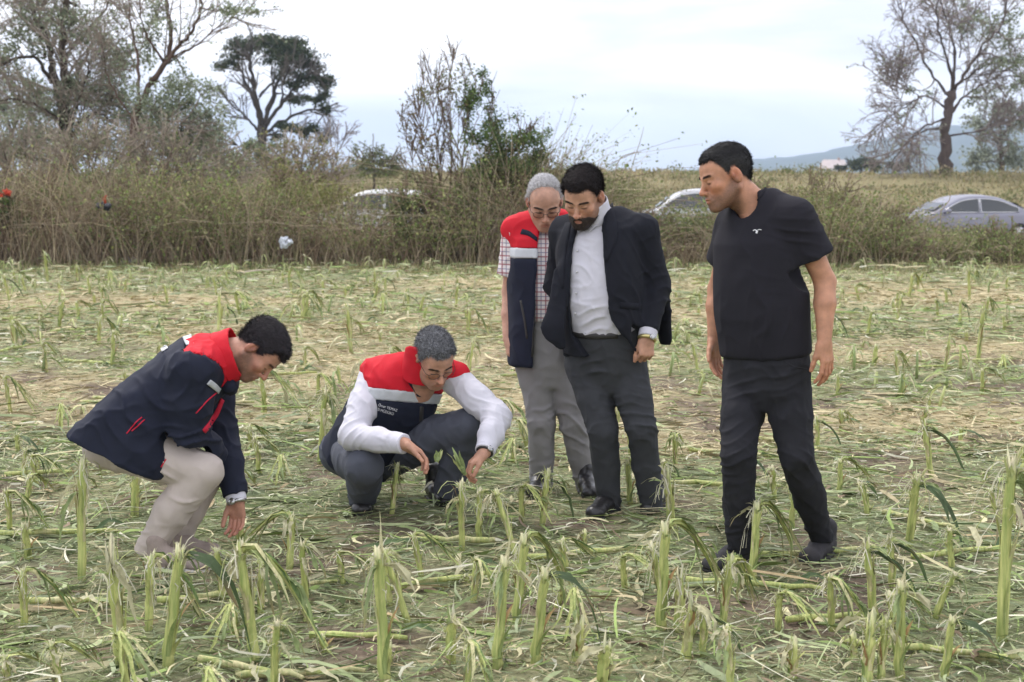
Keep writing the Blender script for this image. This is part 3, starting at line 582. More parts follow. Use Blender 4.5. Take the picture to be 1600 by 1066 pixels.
# ------------------------------------------------------------------ dry scrub along the field edge
def scrub():
    rg = np.random.default_rng(21)
    PX = np.array([-200, 0, 60, 150, 250, 330, 420, 520, 600, 700, 760, 800, 840, 880, 940, 1000, 1060, 1120, 1180, 1260, 1340, 1420, 1500, 1600, 1800])
    TOP = np.array([285, 285, 280, 287, 282, 276, 270, 318, 324, 300, 258, 242, 244, 260, 290, 338, 346, 338, 312, 306, 318, 352, 360, 360, 360])
    def top_h(x, y):
        px = 800 + x / y * FPX; py = np.interp(px, PX, TOP); return 1.65 - (py - 268) / FPX * y * 1.0
    mb = MB(); n = 19500
    y = 24.6 + rg.beta(1.1, 1.6, n) * 4.8; x = rg.uniform(-16.5, 16.5, n)
    gz = ground_z(x, y); H = np.clip(top_h(x, y) - gz, 0.3, 2.6) * rg.beta(3.0, 1.5, n) * 1.22 * np.clip(0.30 + 1.45 * fbm(np.stack([x * 0.7, y * 0.7, 0 * x], 1), 2, 3), 0.45, 1.3)
    m = 6; az = rg.uniform(0, 2 * np.pi, n); lean = rg.uniform(0.03, 0.75, n); t = np.linspace(0, 1, m)[None]
    arch = rg.uniform(0, 1, n) ** 1.9 * 1.7
    px_ = x[:, None] + np.cos(az)[:, None] * (lean[:, None] * t + arch[:, None] * t ** 2.5) * H[:, None] * 0.75; py_ = y[:, None] + np.sin(az)[:, None] * (lean[:, None] * t + arch[:, None] * t ** 2.5) * H[:, None] * 0.5
    pz_ = gz[:, None] - 0.02 + H[:, None] * (t - 0.45 * (arch / 1.6)[:, None] * t ** 3)
    P = np.stack([px_, py_, pz_], -1) + rg.normal(0, 0.012, (n, m, 3))
    pal = np.array([(0.31, 0.245, 0.165), (0.43, 0.345, 0.235), (0.20, 0.135, 0.095), (0.34, 0.29, 0.21), (0.50, 0.42, 0.29), (0.14, 0.10, 0.07), (0.27, 0.25, 0.13)])
    col = pal[rg.choice(len(pal), n, p=[.25, .2, .17, .15, .07, .08, .08])] * rg.uniform(0.75, 1.25, (n, 1))
    tubes3(mb, P, rg.uniform(0.0035, 0.0105, n)[:, None] * np.linspace(1, 0.35, m)[None], col)
    # side twigs
    i = rg.choice(n, 9000, replace=False); P2, R2 = level(rg, P[i], np.full((9000, m), 0.004), 2, 0.3, (0.15, 0.45), (0.4, 1.2), (0, 0, 0.1), 0.2, 4, 0.8); tubes3(mb, P2, R2, col[np.repeat(i, 2)] * 0.95)
    o = put('dry_scrub', mb.mesh('dry_scrub', True, True), M_TWIG); tag(o, 'tangled brown dry scrub and stems along the field edge', 'scrub', kind='stuff')
    lm = MB(); pl = np.array([(0.22, 0.27, 0.09), (0.29, 0.30, 0.12), (0.17, 0.23, 0.075), (0.26, 0.26, 0.12), (0.15, 0.19, 0.065)])
    k = 118000; pn = fbm(np.stack([x * 0.5, y * 0.5, 0 * x], 1), 15, 2); pr_ = np.clip((pn - 0.32) * 3, 0.06, 1); j = rg.choice(n, k, p=pr_ / pr_.sum()); tt = rg.integers(2, m, k); leaves(lm, rg, P[j, tt] + rg.normal(0, 0.06, (k, 3)), (0.03, 0.085), pl, 0.4)
    # greener patches: tops, centre mound and right-hand weeds
    for cpx, cpy, rx, ry, yy, nn, cc in ((500, 310, 60, 22, 26.5, 1800, [(0.22, 0.22, 0.08)]), (800, 275, 60, 30, 26.3, 5200, [(0.13, 0.14, 0.06), (0.17, 0.15, 0.08)]), (740, 320, 50, 35, 25.8, 1000, [(0.12, 0.14, 0.06)]), (1080, 350, 50, 25, 26, 2000, [(0.17, 0.21, 0.08), (0.22, 0.23, 0.1)]), (1160, 345, 40, 25, 26, 1200, [(0.18, 0.21, 0.09)]), (1280, 340, 60, 28, 26.5, 2600, [(0.25, 0.25, 0.10), (0.20, 0.22, 0.09)]), (1400, 370, 60, 22, 26, 2200, [(0.22, 0.24, 0.10)]), (1540, 385, 70, 22, 25.8, 3000, [(0.19, 0.22, 0.085), (0.24, 0.26, 0.11)]), (960, 300, 50, 20, 26.5, 1500, [(0.20, 0.21, 0.09)]), (100, 310, 70, 22, 26.5, 1800, [(0.25, 0.24, 0.12)]), (330, 310, 60, 18, 26.5, 1300, [(0.24, 0.22, 0.12)]), (620, 330, 60, 25, 26.2, 1000, [(0.16, 0.17, 0.08)])):
        c = W(cpx, cpy, yy); s = yy / FPX; pts = c + rg.normal(0, 0.55, (nn, 3)) * np.array([rx * s, 0.7, ry * s]); pts = pts[pts[:, 2] > 0.05]; leaves(lm, rg, pts, (0.03, 0.08), cc, 0.35)
    for k in range(260):   # weeds and seedling bushes on the bank
        y = rg.uniform(50, 84); x = rg.uniform(-0.1, 0.45) * y; z = ground_z(np.array([x]), np.array([y]))[0]; nn = 70; r_ = rg.uniform(0.25, 0.8); pts = np.array([x, y, z + r_ * 0.35]) + rg.normal(0, 0.5, (nn, 3)) * np.array([r_ * 1.3, r_, r_ * 0.5]); pts[:, 2] = np.maximum(pts[:, 2], z + 0.03); leaves(lm, rg, pts, (0.08, 0.2), [(0.20, 0.22, 0.09), (0.30, 0.26, 0.15), (0.38, 0.32, 0.2), (0.16, 0.18, 0.075)][k % 4], 0.35)
    o = put('scrub_foliage', lm.mesh('scrub_foliage', False, True), M_LEAF); tag(o, 'sparse olive and yellowed leaves among the dry scrub', 'foliage', kind='stuff')
    # grass along the foot of the scrub and on the bank beyond
    gm = MB()
    def blades(x, y, h, w, pal, lean=0.5):
        n = len(x); gz = ground_z(x, y); b = np.stack([x, y, gz - 0.01], 1); a = rg.uniform(0, 2 * np.pi, n); d = np.stack([np.cos(a), np.sin(a), 0 * a], 1); s = np.stack([-np.sin(a), np.cos(a), 0 * a], 1) * w[:, None]
        h_ = h[:, None]; l = rg.uniform(0.1, lean, n)[:, None]; up = np.array([0, 0, 1.0])
        V = np.stack([b - s, b + s, b + up * h_ * 0.55 + d * h_ * l * 0.4 + s * 0.8, b + up * h_ * 0.55 + d * h_ * l * 0.4 - s * 0.8, b + up * h_ * (1 - l * 0.35) + d * h_ * l], 1).reshape(-1, 3)
        o = np.arange(n)[:, None] * 5; c = np.asarray(pal)[rg.integers(0, len(pal), n)] * rg.uniform(0.7, 1.25, (n, 1))
        gm.add(V, o + np.array([[0, 1, 2, 3]]), o + np.array([[3, 2, 4]]), np.repeat(c, 5, axis=0))
    n = 12000; y = rg.uniform(23.0, 26.0, n); blades(rg.uniform(-0.64, 0.64, n) * y, y, rg.uniform(0.06, 0.28, n) * np.interp(y, [23, 25], [0.5, 1]), rg.uniform(0.004, 0.012, n), [(0.30, 0.26, 0.14), (0.22, 0.23, 0.10), (0.36, 0.30, 0.18), (0.18, 0.2, 0.08)], 1.0)
    n = 40000; y = rg.uniform(54, 88, n); x = rg.uniform(-0.5, 0.5, n) * y; pn = fbm(np.stack([x * 0.25, y * 0.25, 0 * x], 1), 8, 3); ok = pn > 0.30
    lo_ = ok & (pn < 0.5); hi_ = ok & (pn >= 0.5)
    for sel, pal_ in ((lo_, [(0.36, 0.31, 0.17), (0.30, 0.28, 0.14), (0.40, 0.33, 0.20)]), (hi_, [(0.24, 0.24, 0.11), (0.30, 0.27, 0.14), (0.20, 0.20, 0.09), (0.34, 0.28, 0.16)])):
        k = sel.sum(); blades(x[sel], y[sel], rg.uniform(0.06, 0.32, k) * (0.6 + 1.3 * (pn[sel] - 0.3) * 2), rg.uniform(0.02, 0.05, k), pal_, 1.4)
    n = 5000; y = rg.uniform(29, 36, n); blades(rg.uniform(-0.55, 0.55, n) * y, y, rg.uniform(0.2, 0.8, n), rg.uniform(0.006, 0.014, n), [(0.27, 0.25, 0.12), (0.2, 0.21, 0.09)], 0.8)
    o = put('bank_grass', gm.mesh('bank_grass', False, True), M_LEAF); tag(o, 'dry grass along the field edge and on the bank', 'grass', kind='stuff')
scrub()
# a few tall bare stems sticking out of the scrub
for k, (pts, Y) in enumerate((([(978, 330), (985, 270), (1000, 222), (1006, 198)], 26.5), ([(1374, 350), (1376, 300), (1380, 262), (1378, 225)], 27), ([(955, 320), (965, 255), (985, 240), (1003, 238)], 26), ([(1470, 330), (1485, 305), (1466, 268)], 27), ([(1515, 470), (1516, 440), (1515, 398)], 22))):
    P = catmull(np.array([W(a, b, Y) for a, b in pts]), 4); base = P[0].copy(); base[2] = ground_z(np.array([base[0]]), np.array([Y]))[0]; P = np.vstack([base, P]); mb = MB(); mb.tube(P - base, np.linspace(0.012, 0.004, len(P)), 5, (0.30, 0.25, 0.17))
    o = put('dry_weed_stem', mb.mesh('dry_weed_stem', True, True), M_TWIG, loc=base)
    tag(o, ('slender leaning weed stem rising from the scrub right of the suited man', 'straight thin weed stem in front of the bank, left of the big bare tree', 'arching thin weed stem drooping right behind the suited man', 'bent pale weed stem left of the grey sedan', 'single upright pale plant at the right field edge')[k], 'weed')

# ------------------------------------------------------------------ far hills, house, haze
def hill(name, crest, Y, depth, seed, col):
    xs = np.linspace(crest[0][0], crest[-1][0], 90); ys = np.interp(xs, [c[0] for c in crest], [c[1] for c in crest])
    top = np.array([W(a, b, Y) for a, b in zip(xs, ys)]); nd_ = 14; t = np.linspace(-1, 1.2, nd_)
    V = []
    for x, _, z in top:
        for tt in t:
            y = Y + tt * depth; k = max(0, 1 - abs(tt) ** 1.4) if tt < 0 else max(0.2, 1 - 0.5 * tt)
            V.append((x * (1 + 0.25 * tt * depth / Y), y, -8 + (z + 8) * k))
    V = np.array(V); n = fbm(V * np.array([1 / 130, 1 / 200, 0]), seed, 4) - 0.5; V[:, 2] += n * 26 * np.clip((V[:, 2] + 8) / 60, 0, 1); V[:, 2] += (vnoise(V * np.array([1 / 14., 1 / 30., 0]), seed) - 0.5) * 5 * np.clip((V[:, 2] + 8) / 50, 0, 1)
    i = np.arange(89)[:, None] * nd_ + np.arange(nd_ - 1)[None]; Q = np.stack([i, i + nd_, i + nd_ + 1, i + 1], -1).reshape(-1, 4)
    o = put(name, mesh_np(name, V, Q), mat(name + '_forest', col, rough=1.0, var=0.5, scale=0.02, spec=0.0)); tag(o, kind='structure')
hill('hills', [(930, 278), (1000, 272), (1060, 268), (1120, 262), (1180, 249), (1240, 243), (1300, 235), (1360, 222), (1400, 212), (1470, 200), (1600, 186), (1800, 178), (2000, 182)], 2700, 1000, 3, (0.06, 0.075, 0.045))
hill('hills', [(200, 275), (300, 262), (380, 252), (450, 246), (520, 254), (600, 264), (700, 272), (760, 278)], 3300, 800, 9, (0.06, 0.075, 0.05))
for k, (px, py, Y, lab, sd) in enumerate(((35, 268, 34, 'twiggy grey-brown bush at the left edge under the pale tree', 201), (135, 262, 31, 'dense twiggy brown bush at the foot of the big willow', 202), (250, 262, 32, 'grey-green twiggy bush right of the leaning tree', 203), (320, 270, 35, 'pale straggly bush left of the rounded pale green bush', 204), (470, 285, 33, 'low yellowish bush right of the rounded pale green bush', 205))):
    tree('bush', lab, Y, [([(px, py + 60), (px, py + 25)], 0.05, 0.04, 0)] + [([(px + a * 0.2, py + 25), (px + a * 0.7, py + b * 0.3), (px + a, py + b)], 0.03, 0.008, d) for a, b, d in ((-48, -20, 0.6), (-25, -45, -0.8), (0, -55, 0.5), (25, -42, -0.5), (50, -18, 0.8), (-60, 10, -0.4), (60, 12, 0.4))],
        [dict(k=16, t0=0.1, L=(0.5, 1.1), ang=(0.3, 1.0), trop=(0, 0, 0.15), wob=0.16, rr=0.5), dict(k=5, t0=0.15, L=(0.25, 0.55), ang=(0.3, 1.0), trop=(0, 0, -0.05), wob=0.2, rr=0.6)],
        [(px + a, py + b, 34, 20, 260) for a, b in ((-35, 10), (0, -25), (35, 5), (10, 20), (-20, 30))], BR, (0.37, 0.31, 0.25), [(0.29, 0.30, 0.19), (0.35, 0.33, 0.22), (0.25, 0.28, 0.15)] if k < 4 else [(0.26, 0.25, 0.10), (0.22, 0.23, 0.09)], leaf=(0.05, 0.11), seed=sd, cat='bush', tips=900)
for k, (px, py, Y, w, lab, sd) in enumerate(((800, 300, 27.2, 1.25, 'big dark olive thicket bush rising behind the grey-haired man', 211), (470, 318, 27.6, 0.9, 'yellow-olive bush in the scrub line left of the white car', 212), (655, 335, 25.6, 0.8, 'small leafy bush at the foot of the tall upright shrub', 213), (1010, 372, 26.2, 0.55, 'green weedy bush in the scrub below the silver car', 214), (1175, 335, 27.0, 0.9, 'olive bush in the scrub behind the man in the T-shirt', 215), (1290, 335, 27.2, 1.1, 'wide yellowish bush in the scrub right of the man in the T-shirt', 216), (1385, 372, 26.4, 0.6, 'low olive bush in front of the nose of the grey sedan', 217), (1560, 392, 25.8, 0.55, 'low green bush in front of the grey sedan near the right edge', 218), (230, 325, 27.4, 1.0, 'tan twiggy bush in the scrub below the leaning tree', 219), (60, 325, 27.0, 1.0, 'tan and olive bush in the scrub below the big willow', 220))):
    lc = [[(0.13, 0.175, 0.06), (0.17, 0.215, 0.08), (0.11, 0.145, 0.05)], [(0.27, 0.27, 0.10), (0.23, 0.25, 0.09)], [(0.14, 0.18, 0.07), (0.18, 0.21, 0.08)], [(0.18, 0.24, 0.08), (0.22, 0.27, 0.10)], [(0.22, 0.25, 0.10), (0.27, 0.27, 0.12)], [(0.30, 0.29, 0.12), (0.25, 0.27, 0.11)], [(0.20, 0.24, 0.09), (0.25, 0.27, 0.11)], [(0.18, 0.23, 0.08), (0.23, 0.27, 0.10)], [(0.30, 0.27, 0.15), (0.25, 0.26, 0.13)], [(0.27, 0.27, 0.13), (0.31, 0.28, 0.16)]][k]
    tree('bush', lab, Y, [([(px, py + 75 * w), (px, py + 40 * w)], 0.02, 0.016, 0)] + [([(px + a * 0.15 * w, py + 50 * w), (px + a * 0.6 * w, py + b * 0.3 * w), (px + a * w, py + b * w)], 0.012, 0.004, d) for a, b, d in ((-50, -18, 0.5), (-28, -40, -0.6), (0, -52, 0.4), (26, -38, -0.4), (52, -14, 0.6), (-62, 14, -0.3), (62, 16, 0.3))],
        [dict(k=14, t0=0.1, L=(0.3, 0.7), ang=(0.3, 1.0), trop=(0, 0, 0.15), wob=0.16, rr=0.6), dict(k=4, t0=0.15, L=(0.12, 0.3), ang=(0.3, 1.0), trop=(0, 0, 0.0), wob=0.2, rr=0.7)],
        [(px + a * w, py + b * w, 32 * w, 20 * w, 900 if k == 0 else 520) for a, b in ((-38, 12), (0, -24), (38, 8), (10, 20), (-18, 34), (25, -12), (-25, -12))], BR, (0.25, 0.19, 0.135), lc, leaf=(0.03, 0.075), seed=sd, cat='bush', group='bushes in the scrub line', tips=900)
def house():
    c = W(1302, 270, 560); c[2] = ground_z(np.array([c[0]]), np.array([560.]))[0]; t = empty('house', c); tag(t, 'tiny pale house with a pinkish roof below the hill', 'house')
    top = W(1300, 264, 560)[2] - c[2]; mb = MB(); mb.box((0, 0, top / 2 - 0.5), (7.5, 6.4, top + 1)); put('wall', mb.mesh('wall', False), mat('limewash', (0.62, 0.58, 0.55), rough=0.9, scale=0.4), t)
    r = MB(); h = 3.6; V = np.array([(-5, -4.2, 0), (5, -4.2, 0), (5, 4.2, 0), (-5, 4.2, 0), (-4.2, 0, h), (4.2, 0, h)]) + A3(0, 0, top); r.add(V, [(0, 1, 5, 4), (2, 3, 4, 5), (3, 2, 1, 0)], [(0, 4, 3), (1, 2, 5)]); rf = put('roof', r.mesh('roof', False), mat('roof_tile', (0.56, 0.47, 0.44), rough=0.9, scale=0.5), t)
    ch = MB(); ch.box((2, 0, top + h), (0.8, 0.8, 1.6)); put('chimney', ch.mesh('chimney', False), mat('chimney_brick', (0.4, 0.25, 0.2), rough=0.9), rf)
    m_w = mat('dark_window', (0.05, 0.06, 0.07), rough=0.2)
    for x in (-2.4, 2.4):
        w = MB(); w.box((x, -3.52, top * 0.55), (1.4, 0.12, 1.5)); put('window', w.mesh('window', False), m_w, t)
house()
def haze():
    mb = MB(); mb.box((0, 2150, 70), (9600, 4500, 164)); me = mb.mesh('haze', False); m = bpy.data.materials.new('haze_air'); m.use_nodes = True; t = m.node_tree; t.nodes.clear()
    o_ = t.nodes.new('ShaderNodeOutputMaterial'); v = t.nodes.new('ShaderNodeVolumePrincipled'); v.inputs['Color'].default_value = (0.64, 0.77, 1.0, 1); v.inputs['Density'].default_value = HAZE; v.inputs['Anisotropy'].default_value = 0.55
    t.links.new(v.outputs['Volume'], o_.inputs['Volume']); o = put('haze', me, m); tag(o, kind='stuff'); o.display_type = 'WIRE'
HAZE = 0.00035
haze()
# ------------------------------------------------------------------ parked cars beyond the scrub
M_GLASS = mat('car_glass', (0.03, 0.035, 0.04), rough=0.08, var=0.05, spec=0.8)
M_TYRE = mat('tyre_rubber', (0.02, 0.02, 0.02), rough=0.9); M_RIM = mat('alloy_rim', (0.5, 0.5, 0.52), rough=0.35, metal=0.8); M_TRIM = mat('chrome_trim', (0.65, 0.66, 0.68), rough=0.25, metal=0.8)
M_LAMP = mat('lamp_glass', (0.6, 0.6, 0.6), rough=0.1); M_TAIL = mat('tail_lamp_red', (0.35, 0.02, 0.02), rough=0.15)
def car(label, pos, rz, colr, prof, L=4.5, wid=1.78, H=1.45, belt=0.92):
    """prof: roof line as (x, z) from front to back in metres, x from -L/2 (nose) to L/2."""
    t = empty('parked_car', pos, rz); tag(t, label, 'car', 'cars parked beyond the scrub')
    m = mat('car_paint', colr, rough=0.25, var=0.03, scale=2, spec=0.6)
    hw = wid / 2
    # body below the belt line
    bp = np.array([(-L / 2, 0.55), (-L / 2 + 0.05, 0.72), (-L / 2 + 0.9, belt - 0.04), (0, belt), (L / 2 - 0.6, belt + 0.03), (L / 2 - 0.05, belt - 0.1), (L / 2, 0.6)]); bp = catmull(bp, 5); n = len(bp); rows = []
    for x, z in bp:
        tp = 1 - 0.16 * max(0, abs(x) / (L / 2) - 0.72) / 0.28
        rows.append([(x, -hw * 0.96 * tp, 0.25), (x, -hw * tp, 0.45), (x, -hw * tp, z - 0.12), (x, -hw * 0.95 * tp, z - 0.02), (x, -hw * 0.6 * tp, z + 0.02), (x, 0, z + 0.03), (x, hw * 0.6 * tp, z + 0.02), (x, hw * 0.95 * tp, z - 0.02), (x, hw * tp, z - 0.12), (x, hw * tp, 0.45), (x, hw * 0.96 * tp, 0.25)])
    V = np.array(rows).reshape(-1, 3); k = 11; Q = [(i * k + j, i * k + j + 1, (i + 1) * k + j + 1, (i + 1) * k + j) for i in range(n - 1) for j in range(k - 1)]; Q += [(i * k + k - 1, i * k, (i + 1) * k, (i + 1) * k + k - 1) for i in range(n - 1)]
    T = [(0, j + 1, j) for j in range(1, k - 1)] + [((n - 1) * k, (n - 1) * k + j, (n - 1) * k + j + 1) for j in range(1, k - 1)]
    b = put('body', mesh_np('body', V, Q, T), m, t)
    # cabin: roof skin and pillars
    pr = catmull(np.array(prof, float), 6); rows = []
    for x, z in pr:
        u = np.clip((z - belt) / (H - belt), 0, 1); y = hw * (0.95 - 0.20 * u)
        rows.append([(x, -hw * 0.95, belt - 0.03), (x, -y, z - 0.05), (x, -y * 0.86, z), (x, 0, z + 0.03), (x, y * 0.86, z), (x, y, z - 0.05), (x, hw * 0.95, belt - 0.03)])
    V = np.array(rows).reshape(-1, 3); n = len(pr); k = 7; Q = [(i * k + j, i * k + j + 1, (i + 1) * k + j + 1, (i + 1) * k + j) for i in range(n - 1) for j in range(k - 1)]; T = [(0, j + 1, j) for j in range(1, k - 1)] + [((n - 1) * k, (n - 1) * k + j, (n - 1) * k + j + 1) for j in range(1, k - 1)]
    put('cabin', mesh_np('cabin', V, Q, T), m, t)
    # side glass with bright trim, one pane for each door, both sides
    xs = np.linspace(pr[0][0], pr[-1][0], 60); zt = np.interp(xs, pr[:, 0], pr[:, 1]) - 0.10
    ok = xs[zt > belt + 0.10]; xa, xb = ok[0] + 0.02, ok[-1] - 0.05; mid = xa + (xb - xa) * 0.47
    for s in (-1, 1):
        for a, c in ((xa, mid - 0.03), (mid + 0.03, xb)):
            xx = np.linspace(a, c, 9); z1 = np.maximum(np.interp(xx, pr[:, 0], pr[:, 1]) - 0.10, belt + 0.05); lo = np.full(9, belt + 0.03)
            if c == xb: z1[-1] = belt + 0.16; z1[-2] = min(z1[-2], belt + 0.30)
            def yy(z, x): 
                zz = np.interp(x, pr[:, 0], pr[:, 1]) - 0.05; u = np.clip((zz - belt) / (H - belt), 0, 1); return hw * (0.95 + (0.95 - 0.20 * u - 0.95) * np.clip((z - belt + 0.03) / (zz - belt + 0.03), 0, 1)) + 0.006
            P0 = np.stack([xx, s * yy(lo, xx), lo], 1); P1 = np.stack([xx, s * yy(z1, xx), z1], 1); V = np.vstack([P0, P1]); Q = [(i, i + 1, 10 + i, 9 + i) for i in range(8)]
            g = put('side_window', mesh_np('side_window', V, Q, None, False), M_GLASS, t)
            f = MB(); loop = np.vstack([P0, P1[::-1], P0[:1]]); f.tube(loop, 0.014, 5, cap=False); put('window_trim', f.mesh('window_trim'), M_TRIM, g)
        mir = MB(); mir.tube(np.array([(xa - 0.05, s * (hw * 0.9), belt + 0.02), (xa - 0.02, s * (hw + 0.1), belt + 0.08), (xa, s * (hw + 0.2), belt + 0.08)]), [0.03, 0.08, 0.06], 7); put('mirror', mir.mesh('mirror'), m, t)
        hd = MB(); hd.box((0.1 + xa * 0.2, s * (hw + 0.008), belt - 0.16), (0.18, 0.03, 0.03)); put('door_handle', hd.mesh('door_handle', False), M_TRIM, t)
        for x, mm, nm in ((-L / 2 + 0.03, M_LAMP, 'headlight'), (L / 2 - 0.03, M_TAIL, 'tail_light')):
            l = MB(); l.box((x, s * hw * 0.66, 0.70), (0.12, 0.36, 0.14)); put(nm, l.mesh(nm, False), mm, t)
        for x in (-L / 2 + 0.85, L / 2 - 0.9):
            w = MB(); w.tube(np.array([(x, s * (hw - 0.2), 0.32), (x, s * (hw - 0.18), 0.32), (x, s * (hw - 0.01), 0.32), (x, s * (hw + 0.01), 0.32)]), [0.30, 0.325, 0.325, 0.29], 20); wo = put('wheel', w.mesh('wheel'), M_TYRE, t)
            r = MB(); r.tube(np.array([(x, s * (hw - 0.03), 0.32), (x, s * (hw + 0.018), 0.32), (x, s * (hw + 0.026), 0.32)]), [0.2, 0.2, 0.05], 14); put('rim', r.mesh('rim'), M_RIM, wo)
    # windscreen and rear window
    for nm, i0, i1 in (('windscreen', 0, 6), ('rear_window', -7, -1)):
        a, c = pr[i0], pr[i1]; a, c = (a, c) if nm == 'windscreen' else (c, a); sgn = -1 if nm == 'windscreen' else 1
        ww = lambda z: hw * (0.90 - 0.22 * np.clip((z - belt) / (H - belt), 0, 1)); A = (a[0] + (c[0] - a[0]) * 0.15, a[1] + (c[1] - a[1]) * 0.15); Bq = (a[0] + (c[0] - a[0]) * 0.88, a[1] + (c[1] - a[1]) * 0.88)
        V = np.array([(A[0], -ww(A[1]) * .85, A[1]), (A[0], ww(A[1]) * .85, A[1]), (Bq[0], ww(Bq[1]) * .85, Bq[1]), (Bq[0], -ww(Bq[1]) * .85, Bq[1])]) + A3(sgn * 0.035, 0, 0.045)
        put(nm, mesh_np(nm, V, [(0, 1, 2, 3)], None, False), M_GLASS, t)
    return t
SEDAN = [(-1.25, 0.93), (-0.72, 1.22), (-0.35, 1.38), (0.15, 1.44), (0.75, 1.40), (1.25, 1.22), (1.75, 0.96)]
SUV = [(-1.25, 0.98), (-0.75, 1.38), (-0.35, 1.55), (0.3, 1.60), (1.1, 1.56), (1.6, 1.48), (1.95, 1.05)]
def cpos(px, Y): x = (px - 800) / FPX * Y; return (x, Y, ground_z(np.array([x]), np.array([Y]))[0])
car('silver grey sedan with dark arched side windows parked at the far right', cpos(1500, 43), math.radians(8), (0.22, 0.22, 0.27), SEDAN, L=4.6)
car('silver car seen between the suited man and the man in the T-shirt', cpos(1085, 44), math.radians(-4), (0.48, 0.49, 0.52), SUV, L=4.5, H=1.60, belt=1.0)
car('white car half hidden behind the scrub left of the tall shrub', cpos(592, 43), math.radians(-6), (0.75, 0.76, 0.78), SUV, L=4.4, H=1.60, belt=1.0)
# ------------------------------------------------------------------ crop litter on the field
M_LITTER = mat('crop_litter', (1, 1, 1), rough=0.85, var=0.25, scale=20, attr='col', spec=0.25)
PAL = np.array([(0.50, 0.46, 0.28), (0.26, 0.30, 0.175), (0.25, 0.33, 0.11), (0.14, 0.18, 0.075), (0.62, 0.60, 0.46), (0.35, 0.40, 0.21), (0.40, 0.31, 0.18), (0.20, 0.15, 0.10)])
def litter():
    rg = np.random.default_rng(5); mb = MB()
    def strips(n, y0, y1, Lr, wr, zr, pw, seg=3, yp=1.0, curv=1.3, margin=0.40, kap=0.25):
        n = int(n * 1.3); y = y0 + (y1 - y0) * rg.uniform(0, 1, n) ** yp; x = rg.uniform(-1, 1, n) * (0.37 * np.maximum(y, 4) + 1.6)
        st, so = zone(x, y); keep = rg.uniform(0, 1, n) > so * 0.5; x, y, st = x[keep], y[keep], st[keep]; n = len(x)
        L = rg.uniform(*Lr, n) * rg.choice([0.6, 1, 1.6], n, p=[.5, .4, .1]); w = rg.uniform(*wr, n); a = rg.vonmises(0.15, kap, n); k = rg.normal(0, curv, n)
        z = ground_z(x, y) + rg.uniform(*zr, n); tilt = rg.normal(0, 0.16, n); m = seg + 1; P = [np.stack([x, y, z], 1)]
        for s in range(seg):
            ang = a + k * s / seg; P.append(P[-1] + np.stack([np.cos(ang), np.sin(ang), tilt * (1 - 1.6 * s / seg)], 1) * (L / seg)[:, None])
        P = np.stack(P, 1); P -= (P[:, seg // 2:seg // 2 + 1] - P[:, :1]) * np.array([1, 1, 0]); P[:, :, 2] = np.maximum(P[:, :, 2], ground_z(P[:, :, 0], P[:, :, 1]) + 0.001)
        T = np.gradient(P, axis=1); T /= np.linalg.norm(T, axis=2)[..., None] + 1e-9; roll = rg.uniform(-1.1, 1.1, n)
        S = np.cross(T, np.array([0, 0, 1.0])); S /= np.linalg.norm(S, axis=2)[..., None] + 1e-9; U = np.cross(S, T); S = S * np.cos(roll)[:, None, None] + U * np.sin(roll)[:, None, None]
        ww = w[:, None] * np.array([0.6] + [1.0] * (m - 2) + [0.25])[None] / 2
        V = np.stack([P - S * ww[..., None], P + S * ww[..., None]], 2).reshape(-1, 3); o = np.arange(n)[:, None, None] * m * 2; i = np.arange(seg)[None, :, None] * 2
        Q = (o + i + np.array([[[0, 1, 3, 2]]])).reshape(-1, 4)
        pw = np.asarray(pw, float); pw = pw / pw.sum(); c = PAL[rg.choice(len(PAL), n, p=pw)]; tan = (rg.uniform(0, 1, n) < st * 0.78)[:, None]; c = np.where(tan, np.array([0.48, 0.41, 0.25]) * rg.uniform(0.7, 1.2, (n, 1)), c)
        c = c * rg.uniform(0.75, 1.25, (n, 1)); mb.add(V, Q, None, np.repeat(c, m * 2, axis=0))
    strips(34000, 3.6, 8.5, (0.02, 0.07), (0.002, 0.006), (0.0, 0.012), [1.5, 6, 2.5, 5, 0.8, 5, 1, 3], 2)
    strips(22000, 3.6, 9.0, (0.05, 0.16), (0.002, 0.007), (0.003, 0.03), [2.5, 6, 3, 4, 1.4, 5, 1, 1.5], 3)
    strips(1700, 3.6, 10.0, (0.08, 0.28), (0.010, 0.024), (0.004, 0.03), [3, 4, 4, 4, 1.5, 5, 1, 1], 4)
    strips(2600, 3.6, 9.0, (0.15, 0.42), (0.003, 0.012), (0.01, 0.045), [4, 3, 4, 2, 3, 4, 1, 0.5], 4)
    strips(34000, 8.0, 15.0, (0.04, 0.15), (0.004, 0.012), (0.0, 0.035), [3, 4, 4, 2, 1.5, 5, 1.5, 1], 2)
    strips(2500, 8.0, 15.0, (0.12, 0.36), (0.006, 0.018), (0.01, 0.08), [3, 3, 5, 3, 2, 5, 1, 0.5], 4)
    strips(30000, 14.0, 26.0, (0.05, 0.2), (0.006, 0.02), (0.0, 0.05), [3, 3, 5, 2, 1.5, 5, 2, 1], 2)
    strips(1800, 14.0, 25.0, (0.15, 0.4), (0.012, 0.028), (0.02, 0.14), [3, 3, 6, 3, 2, 5, 1, 0.3], 3)
    o = put('leaf_litter', mb.mesh('leaf_litter', False, True), M_LITTER); tag(o, 'shredded green and straw-coloured leaf litter covering the field', 'leaf litter', kind='stuff')
litter()
